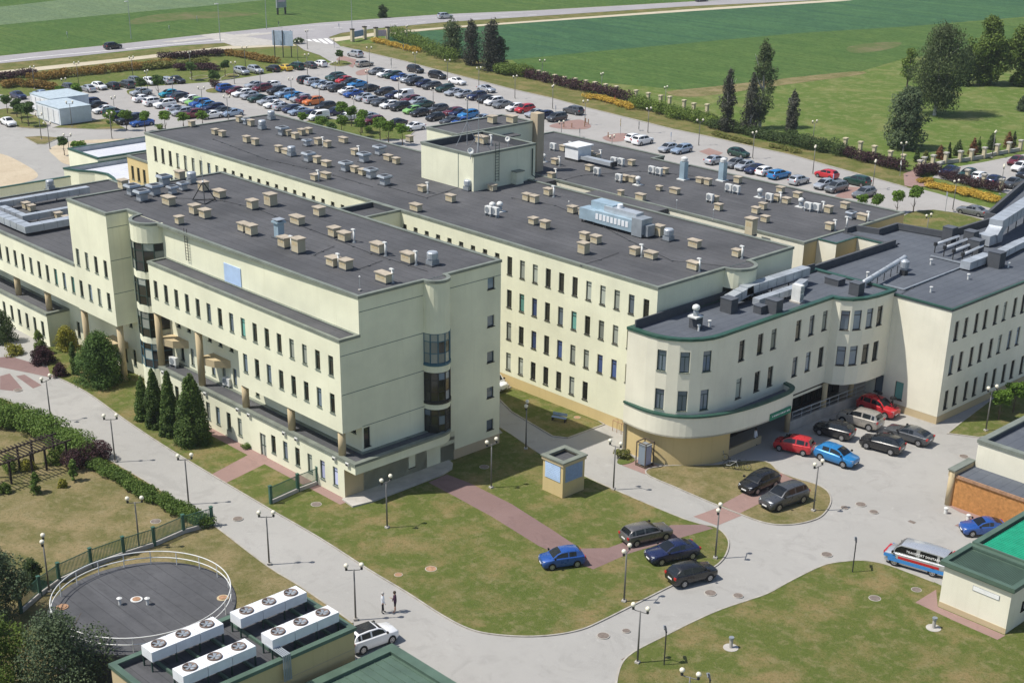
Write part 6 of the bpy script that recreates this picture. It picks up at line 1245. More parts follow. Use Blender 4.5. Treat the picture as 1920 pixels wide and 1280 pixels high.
far = [(60, 125), (143, 117), (246, 107), (119, 148), (274, 133), (322, 147), (377, 164), (212, 182), (130, 191), (355, 98), (458, 88), (437, 117), (487, 132), (425, 180), (545, 147), (575, 102), (575, 57), (628, 117), (598, 162), (557, 78), (88, 230), (126, 252), (72, 213), (205, 212), (692, 89), (778, 99), (688, 133), (747, 147), (839, 113), (898, 127), (966, 143), (1037, 161), (1098, 189), (812, 166), (877, 184), (663, 182), (1217, 203), (1053, 228), (1148, 255), (763, 49), (1313, 225), (1415, 248), (1529, 275), (1642, 302), (1695, 268), (1867, 247), (1794, 339), (1883, 311), (1742, 403), (1758, 435), (1017, 113), (1129, 138), (1249, 163), (1528, 227)]
for i, (x, y) in enumerate(sorted(far)):
    p = G(x, y, 4.5); lamp((p.x, p.y, 0), 'distant twin globe lamp around the car park, %s from the left' % ORD(i + 1), 'twin globe lamps', rv.uniform(-.6, .6))
# tall street lights by the main road
for i, (x, y, yt, l) in enumerate(((246, 73, 4, 'tall thin street light by the far field, left one'), (413, 78, 7, 'tall thin street light by the road crossing'), (500, 55, -20, 'tall thin street light left of the pillar sign'), (660, 56, -20, 'tall thin street light above the entrance signs'), (1393, 70, -40, 'tall thin street light far right of the main road')) [:4]):
    b = G(x, y); t = thing('street_light', l, 'street light', b, 0, 'tall street lights'); MB().tube([(0, 0, 0), (0, 0, 9.0)], [.1, .05], 8).build('pole', 'steel_dull', t); MB().box(-.15, .15, -.9, .1, 9.0, 9.15).build('lamp_head', 'unit_white', t)
# slim lamp posts with one arm on the lower right lawn
for (x, y, l, rz) in ((1245, 1247, 'slim dark single-arm post at the lower lawn kerb', 2.4), (1326, 1340, 'slim dark single-arm post at the bottom edge', 2.4), (1598, 1073, 'slim dark single-arm post at the lawn corner left of the van', 2.2)):
    t = thing('lamp_post', l, 'lamp post', G(x, y), rz, 'slim dark posts'); MB().tube([(0, 0, 0), (0, 0, 2.75)], .045, 8).build('pole', 'dark_metal', t); MB().box(-.05, .75, -.06, .06, 2.68, 2.76).build('arm', 'dark_metal', t); MB().box(.45, .95, -.1, .1, 2.6, 2.68).build('lamp_head', 'steel_dull', t)
# green bar fences
def bar_fence(label, px, h=1.25, base=.35):
    pts = [G(x, y) for x, y in px]; t = thing('metal_fence', label, 'fence', pts[0]); o = pts[0]
    for i, p in enumerate(pts):
        q = p - o; MB().box(q.x - .11, q.x + .11, q.y - .11, q.y + .11, 0, h + base + .1).build('post', 'fence_green', t); MB().box(q.x - .14, q.x + .14, q.y - .14, q.y + .14, h + base + .1, h + base + .16).build('post_cap', 'fence_green', t)
    for a, b in zip(pts, pts[1:]):
        a = a - o; b = b - o; L = (b - a).length; MB().bar((a.x, a.y, base / 2), (b.x, b.y, base / 2), .22, base).build('base_wall', 'concrete', t)
        for z in (base + .12, base + h - .05): MB().bar((a.x, a.y, z), (b.x, b.y, z), .04, .05).build('rail', 'fence_green', t)
        n = int(L / .12)
        bmesh_ = MB().box(-.018, .018, -.018, .018, base + .06, base + h).mesh('bar', 'fence_green')
        for k in range(1, n): c = a.lerp(b, k / n); put('bar', bmesh_, t, (c.x, c.y, 0))
bar_fence('short green bar fence on a low wall beside the podium', [(508, 945), (559, 922), (596, 908)])
bar_fence('green bar fence running down behind the round tank', [(398, 985), (345, 1000), (290, 1024), (233, 1042), (172, 1064), (112, 1092), (76, 1118), (40, 1150)])
# pergola
pts = [G(x, y) for x, y in ((-30, 930), (22, 908), (62, 892), (88, 882), (128, 872))]; t = thing('pergola', 'dark timber pergola in the garden left of the road', 'pergola', pts[0]); o = pts[0]; d = (pts[-1] - pts[0]).normalized(); nrm = Vector((-d.y, d.x, 0))
for i in range(5):
    c = pts[i] - o
    for s in (0, 2.0): q = c + nrm * s; MB().box(q.x - .08, q.x + .08, q.y - .08, q.y + .08, 0, 2.3).build('post', 'wood_dark_and_shade', t)
L = (pts[-1] - pts[0]).length
for s in (-.1, 2.1): MB().bar(nrm * s - d * .5 + Vector((0, 0, 2.36)), nrm * s + d * (L + .5) + Vector((0, 0, 2.36)), .1, .14).build('beam', 'wood_dark_and_shade', t)
for i in range(int(L / .38)): c = d * (.38 * i); MB().bar(c - nrm * .5 + Vector((0, 0, 2.48)), c + nrm * 2.5 + Vector((0, 0, 2.48)), .06, .1).build('rafter', 'wood_dark_and_shade', t)
# stone pillars of the rear and entrance fences
pil = [(930, 131), (955, 136), (984, 142), (1010, 147), (1020, 150), (1040, 155), (1058, 159), (1078, 162), (1098, 166), (1115, 169), (1135, 173), (1155, 177), (1192, 185), (1215, 190), (1238, 195), (1255, 197), (1282, 204), (1300, 210), (1325, 212), (1584, 277), (1612, 284), (1638, 292), (1668, 302), (1692, 309)]
pm1 = MB().box(-.28, .28, -.28, .28, 0, 1.75).mesh('shaft', 'vent_tan'); pm2 = MB().box(-.4, .4, -.4, .4, 1.75, 1.95).mesh('cap', 'vent_tan'); pm3 = MB().box(-.4, .4, -.4, .4, 1.75, 1.95).mesh('cap', 'concrete')
for i, (x, y) in enumerate(pil):
    t = thing('stone_pillar', 'stone fence pillar along the meadow, %s from the left' % ORD(i + 1), 'pillar', G(x, y + 2), 0, 'stone pillars of the meadow fence'); put('shaft', pm1, t); put('cap', pm2, t)
ep = [(1723, 322), (1731, 316), (1748, 312), (1772, 307), (1799, 304), (1820, 301), (1844, 297), (1868, 291), (1890, 287), (1912, 283), (1812, 340), (1843, 349), (1876, 358), (1760, 326)]
for i, (x, y) in enumerate(ep):
    t = thing('stone_pillar', 'stone pillar with pale cap by the right entrance, %s listed along the wall' % ORD(i + 1), 'pillar', G(x, y), 0, 'pale capped pillars at the right entrance'); put('shaft', pm1, t); put('cap', pm3, t)
for i in range(8):
    a, b = G(*ep[i + 1]), G(*ep[i + 2]); o = MB().bar((0, 0, .3), (b.x - a.x, b.y - a.y, .3), .3, .6).build('low_wall', 'concrete'); o.location = a; tag(o, 'low concrete fence wall between pale capped pillars, %s from the left' % ORD(i + 1), 'wall', 'low walls between the pillars')
# billboards and signs
a, b = G(516, 108), G(547, 108); t = thing('billboard', 'large pale blue billboard seen from behind at the car park entrance', 'billboard', a); dx = b - a
MB().bar((-.8, -.0, 4.4), (dx.x + .8, dx.y, 4.4), .12, 3.4).build('board', 'billboard', t)
for k in range(3): q = dx * (k / 2); MB().box(q.x - .08 + .1, q.x + .08 + .1, q.y - .18, q.y - .02, 0, 6.2).build('support', 'dark_metal', t)
for (x0, y0, x1, y1, mt, l) in ((661, 78, 684, 73, 'sign_blue', 'entrance sign with blue-grey board between tan pillars'), (705, 75, 727, 74, 'sign_pink', 'entrance sign with pink board between tan pillars')):
    a, b = G(x0, y0), G(x1, y1); t = thing('entrance_sign', l, 'sign', a, 0, 'entrance signs'); d = b - a
    for q in (Vector((0, 0, 0)), d): MB().box(q.x - .38, q.x + .38, q.y - .38, q.y + .38, 0, 2.9).build('pillar', 'vent_tan', t); MB().box(q.x - .48, q.x + .48, q.y - .48, q.y + .48, 2.9, 3.1).build('pillar_cap', 'wood_dark_and_shade', t)
    MB().bar(Vector((0, 0, 1.6)) + d * .1, Vector((0, 0, 1.6)) + d * .9, .15, 1.5).build('board', mt, t)
a = G(528, 27); t = thing('pillar_sign', 'grey pylon sign beyond the main road at the top', 'sign', a); MB().box(-.3, .3, -1.6, 1.6, 1.8, 7).build('board', 'steel_dull', t); MB().box(-.32, .32, -1.3, 1.3, 3.4, 5.6).build('panel', 'sign_pink', t); MB().box(-.2, .2, -1.5, -1.1, 0, 1.8).build('support', 'dark_metal', t); MB().box(-.2, .2, 1.1, 1.5, 0, 1.8).build('support', 'dark_metal', t)
sg = [(757, 96, 88, 'info board on two posts beside the golden hedge', 'sign_blue', 'box'), (734, 128, 110, 'traffic sign pair beside the first parked row', 'dark_metal', 'round'), (627, 90, 72, 'traffic sign pair at the car park entrance', 'dark_metal', 'round'), (1198, 245, 228, 'traffic sign pair at the rear road bend', 'dark_metal', 'round'), (1153, 196, 180, 'triangular warning sign in front of the purple hedge', 'sign_red', 'tri'), (1163, 252, 222, 'round yellow sign at the red island', 'yellow', 'round'), (1087, 258, 244, 'dark rectangular sign near the red island', 'dark_metal', 'box'), (1042, 213, 203, 'small blue parking sign by the red island', 'sign_blue', 'box'), (127, 72, 62, 'small white road sign in the far field', 'plate_white', 'box'), (318, 60, 52, 'small white sign near the crossing', 'plate_white', 'box'), (370, 42, 36, 'little white box sign in the crop field', 'plate_white', 'box'), (1562, 345, 332, 'blue parking sign between the rear cars', 'sign_blue', 'box'), (1258, 265, 255, 'blue parking sign above the light blue car', 'sign_blue', 'box'), (1687, 330, 300, 'diamond sign on a post by the red crossing path', 'unit_white', 'tri'), (1772, 398, 360, 'thin leaning sign post beside the golden hedge', 'steel_dull', 'box'), (523, 52, 40, 'dark waste bin shaped sign at the road edge', 'dark_metal', 'box'), (636, 56, 45, 'small blue direction sign by the main road', 'sign_blue', 'box')]
MATS['yellow'] = MATS['paint_yellow']
for x, y, yt, l, mt, sh in sg:
    b = G(x, y); d = ray(x, yt); k = ((b.x - CP.x) * d.x + (b.y - CP.y) * d.y) / (d.x ** 2 + d.y ** 2); H = max(1.6, min(4.0, CP.z + k * d.z)); t = thing('road_sign', l, 'sign', b, R(-45)); MB().tube([(0, 0, 0), (0, 0, H)], .04, 6).build('post', 'steel_dull', t)
    m = MB()
    if sh == 'box': m.box(-.35, .35, -.08, -.04, H - .7, H)
    elif sh == 'round': 
        for zz in (H - .35, H - 1.1): m.add([(.33 * math.cos(q * .628), -.05, zz + .33 * math.sin(q * .628)) for q in range(10)] + [(.33 * math.cos(q * .628), -.09, zz + .33 * math.sin(q * .628)) for q in range(10)], [tuple(range(10)), tuple(range(19, 9, -1))] + [(q, (q + 1) % 10, 10 + (q + 1) % 10, 10 + q) for q in range(10)])
    else: m.add([(-.45, -.05, H - .75), (.45, -.05, H - .75), (0, -.05, H), (-.45, -.09, H - .75), (.45, -.09, H - .75), (0, -.09, H)], [(0, 1, 2), (5, 4, 3), (0, 3, 4, 1), (1, 4, 5, 2), (2, 5, 3, 0)])
    m.build('sign_plate', mt, t)
# red bollards on the island
for i, (x, y) in enumerate(((1057, 239), (1072, 240), (1098, 231), (1103, 233), (1096, 238), (1140, 258))):
    o = MB().cyl((0, 0), .09, 0, .85, 10).lathe((0, 0, .85), [(.11, 0), (.11, .06), (.03, .1)], 10).build('bollard', 'rust'); o.location = G(x, y); tag(o, 'small rusty bollard on the red paved island, %s from the left' % ORD((1, 2, 4, 5, 3, 6)[i]), 'bollard', 'bollards on the red islands')
# railing at the middle block entrance
p = G(1160, 812); t = thing('bicycle_rack', 'rusty tube bicycle rack at the corner of the ochre plinth', 'rack', p)
for i in range(4): MB().tube([(i * .55 - .8, 0, 0), (i * .55 - .8, 0, 1.1), (i * .55 - .8, .7, 1.1), (i * .55 - .8, .7, 0)], .03, 6).build('hoop', 'rust', t)
MB().tube([(-.8, 0, 1.1), (.85, 0, 1.1)], .03, 6).build('rail', 'rust', t)
# bicycles
def bicycle(x, y, rz, label, mat):
    t = thing('bicycle', label, 'bicycle', G(x, y) + Vector((0, 0, .06)), rz, 'bicycles by the ochre base')
    for c in (-.52, .52):
        w = MB().tube([(c + .33 * math.cos(k * .3927), 0, .34 + .33 * math.sin(k * .3927)) for k in range(16)], .022, 6, closed=True).build('wheel', 'rubber', t)
        MB().tube([(c, -.04, .34), (c, .04, .34)], .035, 6).build('hub', 'steel', w)
    MB().tube([(-.52, 0, .34), (-.18, 0, .34), (.34, 0, .78), (-.25, 0, .80), (-.18, 0, .34)], .02, 6).build('frame', mat, t); MB().tube([(.52, 0, .34), (.34, 0, .82), (.31, 0, .98)], .018, 6).build('fork', mat, t)
    MB().tube([(.31, -.26, 1.0), (.36, 0, .98), (.31, .26, 1.0)], .015, 6).build('handlebar', 'dark_metal', t); MB().tube([(-.25, 0, .8), (-.28, 0, .92)], .016, 6).build('seat_post', 'steel', t); MB().box(-.4, -.16, -.07, .07, .92, .97).build('saddle', 'black', t)
bicycle(1348, 864, .8, 'light framed bicycle in the shade by the ochre base', 'steel'); bicycle(1372, 880, .5, 'white bicycle on the grass, left of the pair', 'unit_white'); bicycle(1390, 882, .7, 'dark bicycle on the grass, right of the pair', 'dark_metal')
p = G(1048, 790); t = thing('garden_bench', 'small dark bench on the grass beside the middle block', 'bench', p, .4)
for k in range(3): MB().box(-.75, .75, -.2 + k * .15, -.08 + k * .15, .42, .46).build('seat_slat', 'sign_blue', t)
for k in range(2): MB().box(-.75, .75, .26, .3, .55 + k * .16, .67 + k * .16).build('back_slat', 'sign_blue', t)
for s in (-.65, .65): MB().box(s - .04, s + .04, -.2, .3, 0, .42).build('leg', 'dark_metal', t)
# dark topiary sculpture by the right block
p = G(1670, 782); t = thing('plant_stand', 'black metal stand with round plant pots beside the red car', 'plant stand', p); MB().tube([(0, 0, 0), (0, 0, 1.9)], .05, 8).build('stem', 'black', t); MB().tube([(-1.5, -.6, 2.1), (-.5, -.2, 1.2), (.3, .1, 1.0)], .05, 8).build('branch', 'black', t)
for k, (x, z, r_) in enumerate(((0, 2.05, .32), (-.35, 1.15, .2), (.3, 1.3, .2), (.45, .45, .26), (-1.5, 2.1, .25))): MB().lathe((x, 0, z), [(.05, -r_ * .6), (r_, -r_ * .3), (r_ * .9, r_ * .3), (.05, r_ * .5)], 12).build('pot', 'black' if k != 3 else 'wood_dark_and_shade', t)
# ================================================================== vehicles
SPEC = {  # length, width, height, hood z, belt z, greenhouse x fractions: windscreen base, roof front, roof rear, rear base
 'hatchback': (3.95, 1.74, 1.50, .92, 1.0, .27, .05, -.36, -.47), 'saloon car': (4.5, 1.80, 1.46, .90, .99, .22, .02, -.22, -.40), 'estate car': (4.55, 1.80, 1.49, .90, .99, .23, .03, -.40, -.475), 'off-roader': (4.45, 1.86, 1.68, 1.02, 1.12, .24, .06, -.40, -.475),
 'people carrier': (4.35, 1.80, 1.64, .97, 1.06, .31, .09, -.40, -.475), 'small van': (4.4, 1.80, 1.82, .98, 1.12, .31, .13, -.46, -.49), 'coupe': (4.4, 1.80, 1.38, .86, .95, .20, .0, -.20, -.44), 'minibus': (5.0, 1.96, 1.98, 1.14, 1.20, .38, .24, -.47, -.49)}
CARM = {}
def quad_inset(m, q, t, off, mi=0):
    """pane: quad q shrunk by t towards its centre and pushed out by off"""
    q = [Vector(v) for v in q]; c = sum(q, Vector()) / 4; n = (q[1] - q[0]).cross(q[3] - q[0]).normalized()
    if n.dot(Vector((c.x + .35, c.y, c.z - 1.0))) < 0: q.reverse(); n = -n
    m.add([v + (c - v).normalized() * min(t, (c - v).length * .4) + n * off for v in q], [(0, 1, 2, 3)], mi)
def car_meshes(kind):
    if kind in CARM: return CARM[kind]
    L, Wd, H, hz, bz, f1, f2, f3, f4 = SPEC[kind]; hw = Wd / 2; h = L / 2
    st = [(h, .36, hz * .72, .74), (h - .05, .27, hz * .84, .84), (h - .25, .21, hz * .94, .94), (h * .62, .20, hz, .985), (f1 * L, .20, bz - .03, 1), (0, .20, bz, 1), (-h * .55, .20, bz + .01, 1)]
    if kind in ('saloon car', 'coupe'): st += [(-h * .78, .21, bz + .0, .975), (-h + .12, .25, bz - .03, .91), (-h + .02, .33, bz * .86, .84), (-h, .42, bz * .7, .78)]
    else: st += [(-h * .82, .21, bz + .01, .985), (-h + .10, .25, bz, .94), (-h + .01, .34, bz * .86, .88), (-h, .42, bz * .7, .84)]
    m = MB(); V = []
    for x, zl, zt, w in st:
        w *= hw; V += [(x, 0, zl), (x, w * .86, zl), (x, w * .97, zl + .13), (x, w, zl + (zt - zl) * .55), (x, w * .965, zt - .07), (x, w * .88, zt - .005), (x, 0, zt + .035)]
        V += [(x, -v[1], v[2]) for v in V[-2:-7:-1]]
    n = 12; Fc = []
    for i in range(len(st) - 1):
        for k in range(n): Fc.append((i * n + k, i * n + (k + 1) % n, (i + 1) * n + (k + 1) % n, (i + 1) * n + k))
    Fc += [tuple(range(n - 1, -1, -1)), tuple((len(st) - 1) * n + k for k in range(n))]; m.add(V, Fc)
    # greenhouse, lofted in stations from windscreen base to tail
    xa, xb, xc, xd = f1 * L, f2 * L, f3 * L, f4 * L; van = kind in ('minibus', 'small van'); rw_ = hw * (.84 if van else .70); bw_ = hw * .90; z0 = bz - .06
    GS = [(xa, bz - .02, .95), (xa * .45 + xb * .55, bz + (H - bz) * .62, .97), (xb, H - .05, .985), ((xb + xc) / 2 + .1, H, 1.0), (xc + (xb - xc) * .12, H - .035, .98), (xc, H - .10, .96), (xc * .35 + xd * .65, bz + (H - bz) * (.42 if not van else .5), .93), (xd, bz - .01, .90)]
    vs = []
    for x, zt, k in GS:
        f = max(.0, (zt - z0) / (H - z0)); w1 = bw_ * k * (1 - f) + rw_ * k * f; vs += [(x, bw_ * k, z0), (x, w1, zt - .06 * f), (x, w1 * .86, zt - .012 * f), (x, 0, zt + .02 * f), (x, -w1 * .86, zt - .012 * f), (x, -w1, zt - .06 * f), (x, -bw_ * k, z0)]
    fs = []
    for i in range(len(GS) - 1):
        for k in range(6): fs.append((i * 7 + k, i * 7 + k + 1, (i + 1) * 7 + k + 1, (i + 1) * 7 + k))
    m.add(vs, fs)
    gv = [Vector(v) for v in vs]
    wb = (h - .82, -h + .80) if kind != 'minibus' else (h - .95, -h + .95); wr = .315 if kind not in ('off-roader', 'minibus') else .35
    for x in wb:
        for s in (1, -1):
            k = 16; m.add([(x + (wr + .055) * math.cos(2 * math.pi * i / k), s * (hw + .003), max(.2, wr + (wr + .055) * math.sin(2 * math.pi * i / k))) for i in range(k)], [tuple(range(k)) if s < 0 else tuple(range(k - 1, -1, -1))], 1)
    m.box(-h * .9, h * .9, -hw * .8, hw * .8, .17, .22, 1); m.box(h - .06, h + .012, -hw * .55, hw * .55, .32, .46, 1)
    body = m.mesh('body', ['paint_white', 'black'], True); body.set_sharp_from_angle(angle=R(38))
    def pane(mm, q, off=.014):
        q = [Vector(v) for v in q]; c = sum(q, Vector()) / len(q); n = (q[1] - q[0]).cross(q[2] - q[0]).normalized()
        if n.dot(Vector((c.x + .35, c.y, c.z - 1.0))) < 0: q.reverse(); n = -n
        mm.add([v + n * off for v in q], [tuple(range(len(q)))])
    at = lambda i, k: gv[i * 7 + k]
    ws = MB(); lo = [at(0, 2).lerp(at(1, 2), .12), at(0, 4).lerp(at(1, 4), .12)]; hi = [at(1, 2).lerp(at(2, 2), .9), at(1, 4).lerp(at(2, 4), .9)]
    pane(ws, [lo[0], at(0, 3).lerp(at(1, 3), .12), at(1, 3), at(1, 2)]); pane(ws, [at(0, 3).lerp(at(1, 3), .12), lo[1], at(1, 4), at(1, 3)]); pane(ws, [at(1, 2), at(1, 3), at(1, 3).lerp(at(2, 3), .9), hi[0]]); pane(ws, [at(1, 3), at(1, 4), hi[1], at(1, 3).lerp(at(2, 3), .9)])
    rwn = MB(); t0 = .15 if kind != 'small van' else .45
    for k in (2, 3): pane(rwn, [at(5, k).lerp(at(6, k), t0), at(5, k + 1).lerp(at(6, k + 1), t0), at(6, k + 1), at(6, k)]); pane(rwn, [at(6, k), at(6, k + 1), at(6, k + 1).lerp(at(7, k + 1), .75), at(6, k).lerp(at(7, k), .75)])
    sd = []
    for s in (1, -1):
        g = MB(); kb, kt = (0, 1) if s > 0 else (6, 5); B0 = lambda i: at(i, kb).lerp(at(i, kt), .16); T0 = lambda i: at(i, kb).lerp(at(i, kt), .90)
        mid = lambda P, i, t: P(i).lerp(P(i + 1), t)
        pane(g, [mid(B0, 0, .55), B0(1), T0(1), mid(T0, 0, .9)]); pane(g, [B0(1), B0(2), T0(2), T0(1)]); pane(g, [B0(2), mid(B0, 2, .75), mid(T0, 2, .75), T0(2)])
        if kind != 'small van':
            pane(g, [mid(B0, 2, .93), B0(3), T0(3), mid(T0, 2, .93)]); pane(g, [B0(3), mid(B0, 3, .86), mid(T0, 3, .86), T0(3)])
            if kind in ('estate car', 'off-roader', 'people carrier', 'minibus'): pane(g, [B0(4), B0(5), T0(5), T0(4)])
        sd.append(g.mesh('side_window', 'car_glass'))
    hl = MB(); zt = hz * .80; hl.add([(h - .02, -.24, zt - .09), (h - .015, .0, zt - .1), (h - .2, .12, zt - .02), (h - .2, .12, zt + .11), (h - .1, .0, zt + .1), (h - .05, -.22, zt + .04)], [(0, 1, 4, 5), (1, 2, 3, 4)])
    hlm = []
    for s in (1, -1):
        q = MB(); q.add([(v[0] + .012, s * (hw * .74 + v[1] * .9), v[2]) for v in hl.v], hl.f if s > 0 else [f[::-1] for f in hl.f]); hlm.append(q.mesh('headlight', 'head_lamp'))
    tlm = []
    for s in (1, -1):
        q = MB().box(-h - .012, -h + .12, min(s * hw * .62, s * hw * .90), max(s * hw * .62, s * hw * .90), bz * .74, bz * .93); tlm.append(q.mesh('tail_light', 'tail_lamp'))
    mir = [MB().box(f1 * L - .22, f1 * L - .08, *(sorted((s * (hw - .02), s * (hw + .16)))), bz + .0, bz + .14).mesh('mirror', 'black') for s in (1, -1)]
    pl = (MB().box(h, h + .02, -.26, .26, .40, .50).mesh('number_plate', 'plate_white'), MB().box(-h - .02, -h, -.26, .26, .58, .69).mesh('number_plate', 'plate_white'))
    CARM[kind] = (body, ws.mesh('windscreen', 'car_glass'), rwn.mesh('rear_window', 'car_glass'), sd, hlm, tlm, mir, pl, wb, wr, hw); return CARM[kind]
WH = {}
def wheel_mesh(r):
    if r not in WH:
        m = MB(); m.lathe((0, 0, 0), [(r * .62, -.10), (r * .95, -.10), (r, -.06), (r, .06), (r * .95, .10), (r * .62, .10)], 18); me = m.mesh('wheel', 'rubber'); k = MB(); k.cyl((0, 0), r * .64, -.104, .104, 14)
        for i in range(5): a = 2 * math.pi * i / 5; k.cyl((r * .38 * math.cos(a), r * .38 * math.sin(a)), r * .12, -.107, .107, 6, 1)
        WH[r] = (me, k.mesh('rim', ['rim', 'black']))
    return WH[r]
def car(kind, color, loc, rz, label, group=None, near=False, name='parked_car', cat='car'):
    body, ws, rwn, sd, hl, tl, mir, pl, wb, wr, hw = car_meshes(kind); t = thing(name, label, cat, loc, rz, group)
    o = put('body', body, t); o.material_slots[0].link = 'OBJECT'; o.material_slots[0].material = MATS['paint_' + color]
    put('windscreen', ws, t); put('rear_window', rwn, t)
    for q in sd: put('side_window', q, t)
    for q in hl: put('headlight', q, t)
    for q in tl: put('tail_light', q, t)
    wm, rm = wheel_mesh(wr)
    for x in wb:
        for s in (1, -1):
            w = put('wheel', wm, t, (x, s * (hw - .095), wr)); w.rotation_euler = (R(90), 0, 0); put('rim', rm, w)
    if near:
        for q in mir: put('mirror', q, t)
        for q in pl: put('number_plate', q, t)
    return t
CN = {'dark_grey': 'dark grey', 'light_blue': 'pale blue', 'bright_blue': 'bright blue', 'dark_green': 'dark green', 'lime_green': 'light green', 'van_blue': 'blue', 'bronze': 'bronze'}
h_, s_, e_, o_, m_, v_, c_ = 'hatchback', 'saloon car', 'estate car', 'off-roader', 'people carrier', 'small van', 'coupe'
D_ = {'-Y': -90, '+Y': 90, '+X': 0, '-X': 180}
